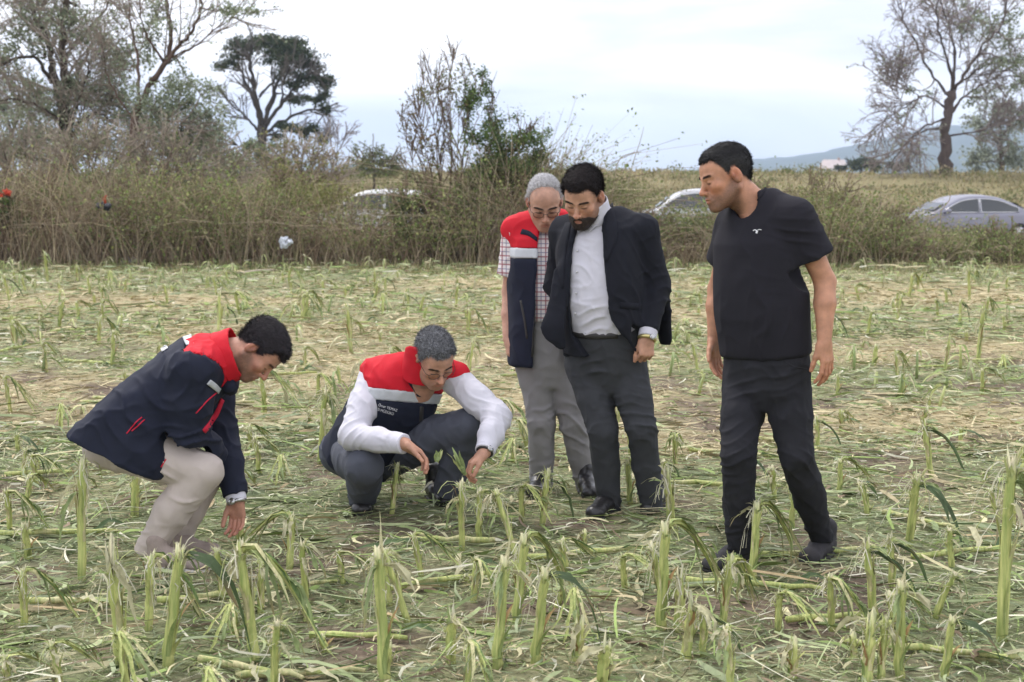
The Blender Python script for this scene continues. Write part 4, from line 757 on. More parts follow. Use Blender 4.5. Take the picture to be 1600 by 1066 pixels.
# ------------------------------------------------------------------ hail-stripped maize stalks
def stalk_mat():
    m, t, p = new_mat('maize_stalk'); l = t.links.new
    tc = nd(t, 'ShaderNodeTexCoord'); mp = nd(t, 'ShaderNodeMapping'); mp.inputs['Scale'].default_value = (60, 60, 5); l(tc.outputs['Object'], mp.inputs['Vector'])
    n = nd(t, 'ShaderNodeTexNoise', Scale=1.5, Detail=5.0, Roughness=0.65); l(mp.outputs['Vector'], n.inputs['Vector'])
    a = nd(t, 'ShaderNodeAttribute', attribute_name='col')
    cr = nd(t, 'ShaderNodeValToRGB'); e = cr.color_ramp.elements; e[0].position = 0.3; e[0].color = (0.50, 0.62, 0.40, 1); e[1].position = 0.7; e[1].color = (1.25, 1.15, 1.05, 1); l(n.outputs['Fac'], cr.inputs['Fac'])
    mx = nd(t, 'ShaderNodeMix', data_type='RGBA', blend_type='MULTIPLY'); mx.inputs['Factor'].default_value = 1.0; l(a.outputs['Color'], mx.inputs[6]); l(cr.outputs['Color'], mx.inputs[7]); l(mx.outputs[2], p.inputs['Base Color'])
    b = nd(t, 'ShaderNodeBump', Strength=0.5, Distance=0.004); l(n.outputs['Fac'], b.inputs['Height']); l(b.outputs['Normal'], p.inputs['Normal']); p.inputs['Roughness'].default_value = 0.6; p.inputs['Specular IOR Level'].default_value = 0.3
    return m
M_STALK = stalk_mat()
M_BLADE = mat('maize_leaf', (1, 1, 1), rough=0.55, var=0.3, scale=25, attr='col', spec=0.35, trans=0.25, stretch=(1, 1, 0.25))
def ribbon(mb, P, w, col, up=None, fold=0.25, rg=None):
    """Leaf strip with a folded midrib along points P, half widths w."""
    P = np.asarray(P, float); m = len(P); T = np.gradient(P, axis=0); T /= np.linalg.norm(T, axis=1)[:, None] + 1e-9
    ref = np.array([0, 0, 1.0]) if up is None else np.asarray(up, float); S = np.cross(T, ref); S /= np.linalg.norm(S, axis=1)[:, None] + 1e-9; N = np.cross(S, T)
    if rg is not None:
        a = np.cumsum(rg.normal(0, 0.28, m)); S, N = S * np.cos(a)[:, None] + N * np.sin(a)[:, None], N * np.cos(a)[:, None] - S * np.sin(a)[:, None]
    w = np.broadcast_to(np.asarray(w, float), (m,))[:, None]; V = np.stack([P - S * w + N * w * fold, P, P + S * w + N * w * fold], 1).reshape(-1, 3)
    Q = [(i * 3 + j, i * 3 + j + 1, i * 3 + 4 + j, i * 3 + 3 + j) for i in range(m - 1) for j in (0, 1)]
    K = np.repeat(np.asarray(col, float)[None], m, 0) if np.ndim(col) == 1 else np.asarray(col); mb.add(V, Q, None, np.repeat(K, 3, axis=0))
YG = np.array([0.50, 0.54, 0.23]); PG = np.array([0.56, 0.53, 0.33]); LG = np.array([0.25, 0.31, 0.13]); DG = np.array([0.085, 0.125, 0.055]); BRN = np.array([0.30, 0.19, 0.10]); WH = np.array([0.66, 0.63, 0.48])
def make_proto(seed, kind, h):
    """List of (part name, mesh, material, kind) for one broken maize plant of height h, base at the origin."""
    rg = np.random.default_rng(seed); parts = []; r0 = rg.uniform(0.0125, 0.0170)
    lean = rg.normal(0, 0.05, 2); n = 11; t = np.linspace(0, 1, n); ax = np.stack([lean[0] * h * t ** 1.5, lean[1] * h * t ** 1.5, -0.02 + (h + 0.02) * t], 1) + np.r_[[[0, 0, 0]], rg.normal(0, 0.0025, (n - 1, 3)) * [1, 1, 0]]
    # stalk: ridged tube with nodes, torn top
    s = 10; a = np.arange(s) * 2 * np.pi / s; V = []; K = []
    node = (np.abs(((ax[:, 2] / 0.11) % 1) - 0.5) > 0.40)
    for i in range(n):
        rr = r0 * (1.12 - 0.25 * t[i]) * (1.10 if node[i] else 1.0) * (1 + 0.10 * np.cos(3 * a + seed + i * 0.3) + rg.normal(0, 0.05, s)); V.append(ax[i] + np.stack([np.cos(a) * rr, np.sin(a) * rr, 0 * a], 1)); K.append(np.tile(YG * (0.8 if i < 2 else 1) * (1.1 if node[i] else 1), (s, 1)))
    V[-1] = V[-1] + np.stack([0 * a, 0 * a, rg.uniform(-0.03, 0.045, s)], 1); V = np.vstack(V); K = np.vstack(K); K[-s:] = WH * 0.95
    Q = [(i * s + j, i * s + (j + 1) % s, (i + 1) * s + (j + 1) % s, (i + 1) * s + j) for i in range(n - 1) for j in range(s)]
    mb = MB(); mb.add(V, Q, None, K); c = len(V); mb.add((ax[-1] - [0, 0, 0.012])[None], None, None, WH * 0.8); mb.T.append(np.array([((n - 1) * s + j, (n - 1) * s + (j + 1) % s, c) for j in range(s)]))
    # torn sheath slivers hugging the stalk
    for k in range(rg.integers(7, 11)):
        b = rg.uniform(0, 2 * np.pi); z0 = rg.uniform(0.0, 0.5) * h; L = rg.uniform(0.3, 0.6) * h; d = np.array([np.cos(b), np.sin(b), 0]); q = np.linspace(0, 1, 5)[:, None]
        base = np.stack([np.interp(z0 + L * q[:, 0], ax[:, 2], ax[:, j]) for j in (0, 1, 2)], 1); P = base + d * (r0 * 1.05 + rg.uniform(0.0, 0.05) * q ** 2.5) + rg.normal(0, 0.0015, (5, 3)); ribbon(mb, P, r0 * rg.uniform(0.3, 0.65) * np.array([1, 1, .9, .7, .15]), (PG, YG * 0.9, LG * 1.2, PG * 0.8, BRN * 1.2)[rg.choice(5, p=[.35, .3, .2, .1, .05])] * rg.uniform(.8, 1.1), up=d + [0, 0, 0.01], fold=-0.3)
    parts.append(('stalk', mb.mesh('stalk', True, True), M_STALK, None))
    top = ax[-1]
    # pale torn fibres
    mb = MB(); nf = {'short': 12, 'cut': 6}.get(kind, 22)
    for k in range(nf):
        b = rg.uniform(0, 2 * np.pi); d = np.array([np.cos(b), np.sin(b), 0]); p0 = top + d * r0 * 0.8 - [0, 0, rg.uniform(0, 0.35 * h if k % 2 else 0.03)]; L = rg.uniform(0.04, 0.15) * min(1, h / 0.25); up = rg.uniform(-0.2, 0.7) if k % 3 else 0.9
        q = np.linspace(0, 1, 5)[:, None]; P = p0 + d * L * 0.8 * q * rg.uniform(0.2, 1.3) + np.array([0, 0, 1.0]) * L * (up * q - 1.15 * q ** 2) + np.cumsum(rg.normal(0, 0.006, (5, 3)), 0); P[:, 2] = np.maximum(P[:, 2], 0.004); ribbon(mb, P, rg.uniform(0.0008, 0.0022), (WH if k % 3 else YG) * rg.uniform(0.8, 1.1), rg=rg)
    parts.append(('torn_fibres', mb.mesh('torn_fibres', False, True), M_BLADE, 'stuff'))
    mb = MB()
    for k in range({'cut': 5, 'short': 9}.get(kind, 14)):
        b = rg.uniform(0, 2 * np.pi); d = np.array([np.cos(b), np.sin(b), 0]); L = rg.uniform(0.03, 0.095); q = np.linspace(0, 1, 5)[:, None]; o_ = rg.uniform(0.1, 1.1); P = top + d * r0 * 0.75 - [0, 0, rg.uniform(0.0, 0.05)] + d * L * o_ * q ** 1.3 + np.array([0, 0, 1.0]) * L * (1.0 * q - 0.9 * o_ * q ** 2) + np.cumsum(rg.normal(0, 0.002, (5, 3)), 0)
        ribbon(mb, P, rg.uniform(0.002, 0.006) * np.array([1, 1, .8, .6, .12]), (PG, YG, WH, LG * 1.3)[rg.choice(4, p=[.35, .3, .2, .15])] * rg.uniform(.8, 1.1), rg=rg, up=d + [0, 0, .05])
    parts.append(('torn_top', mb.mesh('torn_top', False, True), M_BLADE, 'stuff'))
    if kind == 'spike':
        mb = MB(); q = np.linspace(0, 1, 6)[:, None]; P = top - [0, 0, 0.04] + np.array([rg.normal(0, .02), rg.normal(0, .02), 0.13 * min(1.3, h / 0.3)]) * q + rg.normal(0, 0.003, (6, 3)); ribbon(mb, P, np.array([0.010, 0.009, 0.006, 0.003, 0.0016, 0.0006]), PG, up=(0.2, 1, 0)); parts.append(('leaf', mb.mesh('leaf', False, True), M_BLADE, None))
    def hang(dirn, L, w, col, drop=1.0, start=None, split=2):
        mb = MB(); d = np.array([np.cos(dirn), np.sin(dirn), 0]); p0 = (top if start is None else start) + d * r0 * 0.5; q = np.linspace(0, 1, 9)[:, None]; sd = np.cross(d, [0, 0, 1.0])
        P = p0 + d * L * (0.85 * q - 0.25 * q ** 2) + np.array([0, 0, 1.0]) * L * (0.30 * q - (0.30 + p0[2] / L * drop) * q ** 1.6)
        for z in range(split):
            e_ = 9 if z == 0 else rg.integers(5, 9); Pz = P[:e_] + sd * (z - (split - 1) / 2) * w * 1.1 * (q[:e_] ** 0.5 + q[:e_] * rg.uniform(0, 1.5)) + np.cumsum(rg.normal(0, 0.004, (e_, 3)), 0); Pz[:, 2] = np.maximum(Pz[:, 2], 0.006 + 0.01 * q[:e_, 0])
            kc = np.asarray(col) * rg.uniform(0.75, 1.25, (e_, 1)); kc[-2:] = kc[-2:] * 0.5 + BRN * 0.5 if rg.uniform() < 0.4 else kc[-2:]
            ww = w / split * 1.5 * np.array([.5, .8, 1, 1, 1, .9, .8, .55, .1])[:e_] * rg.uniform(0.7, 1.15, e_); ww[-1] *= 0.2; ribbon(mb, Pz, ww, kc, rg=rg, fold=0.4)
        parts.append(('leaf', mb.mesh('leaf', False, True), M_BLADE, None))
    if kind == 'fold':
        dr = 0.0 + rg.normal(0, 0.5); d = np.array([np.cos(dr), np.sin(dr), 0]); L = h * rg.uniform(1.0, 1.5); q = np.linspace(0, 1, 9)[:, None]
        P = top - [0, 0, 0.01] + d * L * np.array([0, .07, .18, .32, .46, .6, .74, .88, 1.0])[:, None] * 0.62 + np.array([0, 0, 1.0]) * h * np.array([0, .06, .05, -.06, -.22, -.42, -.62, -.82, -.97])[:, None]; P[:, 2] = np.maximum(P[:, 2], 0.008)
        mb = MB(); sd = np.cross(d, [0, 0, 1])
        for k in range(7):
            o_ = sd * rg.normal(0, r0 * 0.7) + np.array([0, 0, 1.0]) * rg.normal(0, r0 * 0.4); e_ = rg.integers(6, 10); Pk = P[:e_] + o_ * np.linspace(1, 1.8, e_)[:, None] + rg.normal(0, 0.004, (e_, 3)) + sd * np.linspace(0, 1, e_)[:, None] ** 2 * rg.normal(0, 0.05); Pk[:, 2] = np.maximum(Pk[:, 2], 0.006)
            wk = rg.uniform(0.004, 0.009) * np.linspace(1, 0.9, e_); wk[-1] *= 0.2; ribbon(mb, Pk, wk, (YG, PG, LG * 1.3, YG * 0.85, PG * 0.9, DG * 2, LG)[k] * rg.uniform(.85, 1.15), rg=rg, fold=0.5)
        mb.tube(P[:6], r0 * np.array([.75, .7, .6, .5, .4, .15]), 6, YG * 0.9); parts.append(('broken_top', mb.mesh('broken_top', True, True), M_STALK, None))
        for k in range(2):
            st = P[2 + 2 * k]; hang(dr + rg.normal(0, 0.6), rg.uniform(0.10, 0.24), rg.uniform(0.006, 0.013), LG if k else LG * 0.75, 0.8, st)
    nl = {'short': 1, 'cut': 1, 'leafy': 5, 'spike': 2, 'fold': 1, 'dark': 2}[kind]
    for k in range(nl):
        dk = rg.uniform(0, 2 * np.pi) if kind != 'dark' else rg.normal(0, 0.4)
        hang(dk, rg.uniform(0.8, 1.2) * h if kind == 'dark' and k == 0 else rg.uniform(0.10, 0.22), rg.uniform(0.008, 0.017) * (1.3 if kind == 'dark' else 1), (DG if kind == 'dark' and k == 0 else LG if k % 2 else PG * 0.85), 1.0 if kind == 'dark' and k == 0 else rg.uniform(0.15, 0.6), top - [0, 0, rg.uniform(0, 0.35 if kind == 'leafy' else 0.15) * h])
    return parts
PROTO = {}
for kd, h in (('spike', 0.38), ('fold', 0.33), ('leafy', 0.48), ('short', 0.17), ('cut', 0.11), ('dark', 0.32)): PROTO[kd] = [(make_proto(100 + 7 * q + hash_ * 31, kd, h * f), h * f) for hash_, (q, f) in enumerate(((1, 1.0), (2, 0.9), (3, 1.1), (4, 0.95), (5, 1.05)))]
GRP = 'hail-broken maize stalks'
def place_stalk(px, by, ty, kind, var, rz, label, parts=True):
    p = G(px, by); x, y = p[0], p[1]; z = ground_z(np.array([x]), np.array([y]))[0]
    pr, h = PROTO[kind][(var + int(px)) % 5]; H = W(px, ty, y)[2] - z
    o = empty('maize_stalk', (x, y, z), rz); o.rotation_euler[0] = 0.09 * math.sin(px * 1.7); o.rotation_euler[1] = 0.09 * math.cos(px * 2.3); sz = max(0.3, H / h); sx = min(1.25, max(0.75, sz ** 0.5)); o.scale = (sx, sx, sz)
    tag(o, label, 'maize stalk', GRP)
    for nm, me, m, kd in pr:
        c = put(nm, me, m, o)
        if kd: c['kind'] = kd
    return o
NEAR = [  # px, base y, top y, kind, variant, turn, label
    (128, 905, 722, 'leafy', 0, 0.5, 'tall leaf-wrapped stalk standing just behind the bending man'), (38, 978, 888, 'fold', 0, 0.0, 'short bent stalk at the far left in front of the bending man'), (190, 1036, 866, 'short', 0, 1.0, 'upright frayed stalk left of the foreground pair below the bending man'), (262, 1044, 862, 'dark', 0, -0.2, 'thick stalk with a long leaf sagging right, below the bending man'), (232, 985, 872, 'fold', 1, 0.2, 'folded stalk between the two foreground stalks below the bending man'), (398, 1035, 862, 'fold', 2, 0.1, 'tall frayed stalk with a torn top left of centre foreground'), (452, 895, 806, 'fold', 0, 2.4, 'folded stalk right of the stalk the bending man touches'), (376, 862, 800, 'short', 1, 0.0, 'short stalk under the hand of the bending man'), (602, 1075, 868, 'spike', 0, 0.0, 'tall pointed stalk at the bottom edge left of centre'),
    (776, 1052, 880, 'spike', 1, 0.3, 'slender stalk with a thin spike in the centre foreground'), (836, 1042, 892, 'dark', 1, 0.1, 'thick cut stalk with a dark leaf hanging right, centre foreground'), (806, 978, 842, 'fold', 1, 0.3, 'stalk folded to the right behind the centre foreground pair'), (899, 1036, 976, 'cut', 0, 0.4, 'short thick stump with an upright green leaf, right of centre foreground'), (940, 1080, 1005, 'cut', 1, 0.0, 'split stump cut by the bottom edge right of centre'), (704, 1042, 962, 'short', 2, 0.5, 'small thin stalk left of the centre foreground spike'), (722, 862, 752, 'leafy', 1, 0.3, 'fibrous stalk below the left hand of the squatting man'), (748, 842, 768, 'fold', 2, 1.0, 'drooping shredded stalk right of the one below the squatting man'),
    (612, 806, 728, 'leafy', 2, 0.0, 'shredded stalk standing between the feet of the squatting man'), (535, 912, 864, 'fold', 0, 0.3, 'small bent stalk below the squatting man, left'), (1032, 988, 822, 'fold', 0, 0.1, 'tall stalk folded right in front of the suited man'), (1060, 990, 902, 'short', 0, 0.0, 'short pale stalk just right of the tall folded one'), (1072, 1034, 942, 'short', 1, 2.0, 'stout stump at the bottom right of centre'), (1098, 1030, 955, 'dark', 2, 0.2, 'stalk with a glossy leaf falling right, bottom right of centre'), (1128, 978, 872, 'fold', 1, 0.0, 'stalk bent to the right before the shoe of the man in the T-shirt'), (1175, 908, 792, 'fold', 2, 0.15, 'stalk folded in an arch in front of the legs of the man in the T-shirt'), (1215, 992, 926, 'fold', 1, 0.2, 'low bent stalk below the man in the T-shirt'), (1237, 1064, 1010, 'cut', 2, 0.0, 'small green stump near the bottom right'),
    (1365, 968, 848, 'dark', 0, -0.1, 'stalk with dark leaves hanging right, right of the man in the T-shirt'), (1394, 925, 840, 'dark', 1, 0.2, 'stalk with a long dark leaf behind the one right of the man in the T-shirt'), (1405, 1066, 912, 'spike', 2, 0.0, 'tall frayed spike at the lower right'), (1352, 1075, 972, 'short', 2, 0.0, 'split pale stump left of the lower right spike'), (1374, 1072, 975, 'fold', 0, 0.2, 'crumpled stalk between the split stump and the lower right spike'), (1475, 1064, 966, 'dark', 2, -0.3, 'cut stalk with a broad leaf sweeping to the lower right corner'), (1566, 1002, 722, 'leafy', 0, 0.3, 'very tall stalk with shredded leaves near the right edge'), (1420, 852, 738, 'dark', 1, 0.0, 'thin upright stalk with leaf, mid field right'), (1455, 742, 664, 'dark', 0, -0.1, 'pale stalk with one dark leaf leaning right, mid field right'),
    (847, 822, 738, 'dark', 2, -0.1, 'stalk with a thick dark leaf falling right before the feet of the grey-haired man'), (815, 818, 758, 'fold', 1, 0.3, 'shredded stalk left of the dark-leaved one at the grey-haired man'), (1050, 822, 742, 'short', 0, 0.0, 'upright stalk right of the shoes of the suited man'), (985, 792, 722, 'fold', 2, 0.0, 'folded stalk between the legs of the suited man'), (210, 808, 742, 'short', 1, 0.5, 'thin stalk behind the leg of the bending man'), (45, 872, 822, 'short', 2, 0.2, 'small stalk at the left edge behind the bending man'), (500, 722, 606, 'leafy', 1, 0.1, 'tall green stalk left of the squatting man'), (1312, 772, 720, 'fold', 0, 0.0, 'small folded stalk right of the legs of the man in the T-shirt'), (1278, 700, 655, 'dark', 2, -0.2, 'dark-leaved stalk just right of the knee of the man in the T-shirt'), (985, 715, 668, 'dark', 1, 0.2, 'leafy stalk behind the suited man'), (12, 1070, 1030, 'fold', 2, 0.0, 'broken stalk in the bottom left corner'), (330, 1085, 1035, 'fold', 1, -0.2, 'stalk lying bent at the bottom left edge'), (1515, 470, 420, 'spike', 1, 0.0, 'lone pale spike at the far right field edge'), (15, 470, 432, 'dark', 0, 0.0, 'dark-leaved stalk far off at the left edge of the field')]
for a in NEAR: place_stalk(*a)
def scatter_stalks():
    rg = np.random.default_rng(77); done = [G(a[0], a[1])[:2] for a in NEAR]; kinds = ['fold', 'short', 'dark', 'cut', 'fold', 'dark', 'leafy']
    keepout = [(np.array(W(px, 700, yy)[:2]), r) for px, yy, r in ((190, 5.9, 0.75), (330, 5.9, 0.4), (630, 6.75, 0.85), (870, 7.3, 0.4), (985, 6.8, 0.45), (1190, 5.85, 0.6))]
    n = 0; tries = 0
    while n < 246 and tries < 9000:
        tries += 1; y = 4.35 + 17.0 * rg.uniform() ** (1.15 if tries % 3 else 4.0); x = rg.uniform(-0.40, 0.40) * y; p = np.array([x, y])
        if min(np.linalg.norm(p - q) for q in done) < (0.20 if y < 8 else 0.42): continue
        if any(np.linalg.norm(p - c) < r for c, r in keepout): continue
        st = zone(np.array([x]), np.array([y]))[0][0]
        if y > 7 and rg.uniform() < st * 0.8: continue
        done.append(p); n += 1; kd = kinds[rg.integers(0, len(kinds))]; v = rg.integers(0, 5)
        if y > 9 and kd == 'dark' and rg.uniform() < 0.7: kd = ['short', 'fold', 'cut'][rg.integers(0, 3)]
        if y < 6.2: kd = ['cut', 'short', 'fold', 'fold', 'leafy'][rg.integers(0, 5)]
        pr, h = PROTO[kd][v]; z = ground_z(np.array([x]), np.array([y]))[0]; o = empty('maize_stalk', (x, y, z), rg.uniform(-0.9, 0.9)); s = rg.uniform(0.5, 1.0) * (0.85 if y > 9 else 0.68); o.rotation_euler[0] = rg.normal(0, 0.12); o.rotation_euler[1] = rg.normal(0, 0.12); s = s * (1.1 if y > 12 else 1); o.scale = (max(s, .75) * (1.25 if y > 12 else 1),) * 2 + (s,)
        where = 'nearest the camera' if y < 6.2 else 'level with the men' if y < 8.5 else 'behind the men' if y < 11 else 'in mid field' if y < 15 else 'in the far field' if y < 19 else 'close to the scrub'
        sx_ = x / y; side = 'far left' if sx_ < -0.28 else 'left' if sx_ < -0.16 else 'left of centre' if sx_ < -0.05 else 'centre' if sx_ < 0.05 else 'right of centre' if sx_ < 0.16 else 'right' if sx_ < 0.28 else 'far right'
        what = {'fold': 'folded maize stalk', 'short': 'frayed maize stalk', 'dark': 'dark-leaved maize stalk', 'cut': 'low maize stump', 'leafy': 'leaf-wrapped maize stalk'}[kd]
        tag(o, ('small ' if s < 0.5 else '') + what + ' ' + where + ', ' + side, 'maize stalk', GRP)
        for nm, me, m, kk in pr:
            if y > 14 and nm == 'torn_fibres': continue
            c = put(nm, me, m, o)
            if kk: c['kind'] = kk
scatter_stalks()
def stubble():
    # small stubs beyond those placed one by one: too many and too small to pick apart
    rg = np.random.default_rng(123); mb = MB()
    for k in range(640):
        y = 9.5 + 15.5 * rg.uniform() ** 0.8; x = rg.uniform(-1, 1) * (0.38 * y + 2.5)
        if rg.uniform() < zone(np.array([x]), np.array([y]))[0][0] * 0.75: continue
        z = ground_z(np.array([x]), np.array([y]))[0]; h = rg.uniform(0.06, 0.24); l = rg.normal(0, 0.15, 2); b = np.array([x, y, z - 0.01]); t_ = b + np.array([l[0] * h, l[1] * h, h]); col = (YG, PG, LG * 1.3)[rg.integers(0, 3)] * rg.uniform(.8, 1.15)
        mb.tube(np.array([b, (b + t_) / 2 + rg.normal(0, .004, 3), t_]), [0.014, 0.012, 0.009], 5, col)
        for q in range(5):
            a = rg.uniform(0, 2 * np.pi); d = np.array([np.cos(a), np.sin(a), 0]); L = rg.uniform(0.08, 0.28); u = np.linspace(0, 1, 5)[:, None]; P = t_ - [0, 0, rg.uniform(0, .4) * h] + d * L * 0.8 * u + np.array([0, 0, 1.0]) * L * (rg.uniform(.2, .9) * u - 1.1 * u ** 2); P[:, 2] = np.maximum(P[:, 2], z + .005); ribbon(mb, P, rg.uniform(0.005, 0.013) * np.array([.7, 1, 1, .7, .15]), (LG, PG, YG, LG * 1.3)[rg.integers(0, 4)] * rg.uniform(.75, 1.2), rg=rg)
    o = put('stubble', mb.mesh('stubble', True, True), M_BLADE); tag(o, 'small broken maize stubble spread through the middle and far field', 'stubble', kind='stuff')
stubble()
# fallen stalks lying on the ground
def fallen():
    rg = np.random.default_rng(91); protos = []
    for q in range(4):
        L = (0.55, 0.42, 0.7, 0.35)[q]; mb = MB(); P = np.stack([np.linspace(-L / 2, L / 2, 9), rg.normal(0, 0.008, 9), 0.016 + 0.012 * rg.uniform(0, 1, 9)], 1); mb.tube(P, 0.0125 * np.array([1.1, 1, 1.05, 1, .95, .9, .85, .75, .6]) * (1 + rg.normal(0, .06, 9)), 8, np.where(rg.uniform(0, 1, 9)[:, None] < .3, PG, YG * 0.95)); parts = [('stalk', mb.mesh('stalk', True, True), M_STALK)]
        for k in range(3):
            mb = MB(); i = rg.integers(2, 8); d = np.array([rg.uniform(0.4, 1), rg.normal(0, 0.6), 0]); u = np.linspace(0, 1, 7)[:, None]; R = P[i] + unit(d) * rg.uniform(0.15, 0.4) * u + np.array([0, 0, 1]) * (0.05 * np.sin(u * 3.1)) * rg.uniform(0.2, 1) + rg.normal(0, .005, (7, 3)); R[:, 2] = np.maximum(R[:, 2], 0.012); ribbon(mb, R, rg.uniform(0.008, 0.018) * np.array([.6, 1, 1, .95, .8, .5, .1]), (LG, PG * .85, DG * 1.5)[k] * rg.uniform(.8, 1.2), rg=rg); parts.append(('leaf', mb.mesh('leaf', False, True), M_BLADE))
        protos.append(parts)
    L_ = [(95, 838, 0.1, 'fallen stalk lying left of the bending man'), (120, 948, 0.05, 'long fallen stalk at the left edge of the foreground'), (390, 935, 0.35, 'fallen stalk in front of the bending man pointing right'), (560, 1005, -0.1, 'fallen stalk in the foreground left of the tall pointed stalk'), (690, 915, 0.5, 'fallen stalk below the squatting man pointing up right'), (700, 852, 3.1, 'fallen stalk near the knee of the squatting man'), (940, 868, 0.3, 'fallen stalk in front of the suited man'), (1300, 975, 0.15, 'fallen stalk with pale leaves lower right of the man in the T-shirt'), (1510, 870, 0.35, 'pale fallen stalk at the right'), (390, 1055, -0.45, 'snapped stalk at the bottom edge, left'), (1310, 868, 0.2, 'fallen stalk by the rear shoe of the man in the T-shirt'), (60, 745, 0.2, 'fallen stalk behind the bending man'), (1180, 925, -0.2, 'fallen stalk under the arch-folded stalk'), (470, 1062, 0.1, 'fallen stalk at the bottom edge beside the snapped one'), (1480, 1030, -0.3, 'fallen stalk in the lower right corner area')]
    for k, (px, py, rz, lab) in enumerate(L_):
        p = G(px, py); p[2] = ground_z(p[:1], p[1:2])[0] + 0.004; o = empty('fallen_maize_stalk', p, rz); tag(o, lab, 'fallen stalk', 'fallen maize stalks')
        for nm, me, m in protos[k % 4]: put(nm, me, m, o)
    for k in range(60):
        y = 6.5 + 16 * rg.uniform() ** 1.2; x = rg.uniform(-.38, .38) * y; p = (x, y, ground_z(np.array([x]), np.array([y]))[0] + 0.004); o = empty('fallen_maize_stalk', p, rg.normal(0.1, 0.6)); where = 'level with the men' if y < 8.5 else 'behind the men' if y < 11 else 'in mid field' if y < 15 else 'in the far field' if y < 19 else 'close to the scrub'; sx_ = x / y; where += ', far left' if sx_ < -0.28 else ', left' if sx_ < -0.16 else ', left of centre' if sx_ < -0.05 else ', centre' if sx_ < 0.05 else ', right of centre' if sx_ < 0.16 else ', right' if sx_ < 0.28 else ', far right'
        tag(o, 'fallen maize stalk ' + where, 'fallen stalk', 'fallen maize stalks')
        for nm, me, m in protos[k % 4]: put(nm, me, m, o)
fallen()
# ------------------------------------------------------------------ small things
def leaf_bunch(name, label, c, d, L, n, seed):
    rg = np.random.default_rng(seed); t = empty(name, c); tag(t, label, 'leaf', None)
    for k in range(n):
        mb = MB(); dd = unit(np.asarray(d) + rg.normal(0, 0.22, 3)); u = np.linspace(0, 1, 6)[:, None]; P = dd * L * rg.uniform(.7, 1.1) * u + rg.normal(0, 0.002, (6, 3)); ribbon(mb, P, 0.010 * np.array([.6, .9, 1, .9, .6, .1]), (LG * 1.4, YG, LG)[k % 3] * rg.uniform(.85, 1.15), up=(0.2, 1, 0.1), rg=rg); put('leaf', mb.mesh('leaf', False, True), M_BLADE, t)
leaf_bunch('torn_leaf', 'scrap of green leaf in the right hand of the squatting man', W(682, 722, 6.36), (0.3, -0.1, 0.9), 0.06, 4, 1)
leaf_bunch('torn_leaf', 'bunch of torn green leaves in the left hand of the squatting man', W(727, 742, 6.36), (-0.45, -0.1, 0.9), 0.13, 7, 2)
def lump(name, label, cat, c, r, m, seed, rough=0.3, extra=None, h=0.012):
    v = Vol(np.array(c) - np.max(r) * 1.6, np.array(c) + np.max(r) * 1.6, h); v.add(ell(c, r), 0); rg = np.random.default_rng(seed)
    for k in range(6): v.add(ell(np.array(c) + rg.normal(0, .5, 3) * r, np.array(r) * rg.uniform(.3, .6)), 0.03)
    V, Q = v.mesh(); N = vnormals(V, Q); V = V + N * ((fbm(V * 18, seed, 3) - 0.5) * rough * np.min(r) * 2)[:, None]; b = np.array([c[0], c[1], V[:, 2].min()])
    o = put(name, mesh_np(name, V - b, Q), m, loc=b); tag(o, label, cat); return o, b
lump('plastic_bag', 'crumpled white plastic bag caught in the dark scrub', 'bag', W(445, 379, 24.6), (0.10, 0.06, 0.085), mat('white_polythene', (0.62, 0.66, 0.74), rough=0.35, var=0.1), 3, 0.9)
o, b = lump('plastic_bag', 'dark crumpled bag with a red scrap hanging in the scrub at left', 'bag', W(164, 322, 24.7), (0.11, 0.06, 0.065), mat('black_polythene', (0.02, 0.02, 0.03), rough=0.4, var=0.1), 4, 0.9)
mb = MB(); mb.tube(np.array([W(165, 318, 24.6), W(163, 311, 24.6), W(166, 305, 24.6)]) - b, [0.02, 0.032, 0.012], 7); put('red_scrap', mb.mesh('red_scrap'), mat('red_cloth', (0.4, 0.06, 0.03), rough=0.8), o)
p = G(204, 415); lump('stone', 'grey stone lying at the foot of the scrub, left', 'stone', (p[0], p[1], 0.06), (0.20, 0.14, 0.09), mat('grey_stone', (0.22, 0.21, 0.22), rough=0.9, var=0.3, scale=12, bump=0.4), 5, 0.3)
a_, b_ = G(372, 431), G(428, 425); mb = MB(); mb.tube(catmull(np.array([a_ + [0, 0, .03], (a_ + b_) / 2 + [0, 0, .045], b_ + [0, 0, .035]]) - a_, 5), np.linspace(0.028, 0.018, 11), 8, (0.42, 0.36, 0.28)); tag(put('fallen_branch', mb.mesh('fallen_branch', True, True), M_BARK, loc=a_), 'pale fallen branch lying in front of the scrub', 'branch')
tree('flowering_bush', 'green bush with red flowers at the left edge before the scrub', 25.0, [([(5, 405), (6, 370)], 0.03, 0.025, 0), ([(6, 375), (-10, 340), (-20, 315)], 0.015, 0.006, 0.3), ([(6, 375), (15, 340), (22, 310)], 0.015, 0.006, -0.3), ([(6, 372), (4, 335), (5, 305)], 0.015, 0.006, 0)],
    [dict(k=8, t0=0.2, L=(0.2, 0.45), ang=(0.4, 1), trop=(0, 0, 0.3), wob=0.12, rr=0.5)], [(8, 335, 20, 18, 700, GRN), (18, 355, 18, 16, 500, GRN), (-8, 350, 22, 25, 600, GRN), (5, 300, 16, 8, 170, [(0.45, 0.05, 0.03), (0.5, 0.10, 0.05)]), (20, 300, 8, 5, 70, [(0.5, 0.07, 0.04)]), (12, 318, 14, 8, 250, GRN)], BR, (0.12, 0.1, 0.06), GRN, leaf=(0.04, 0.08), seed=14, cat='bush')
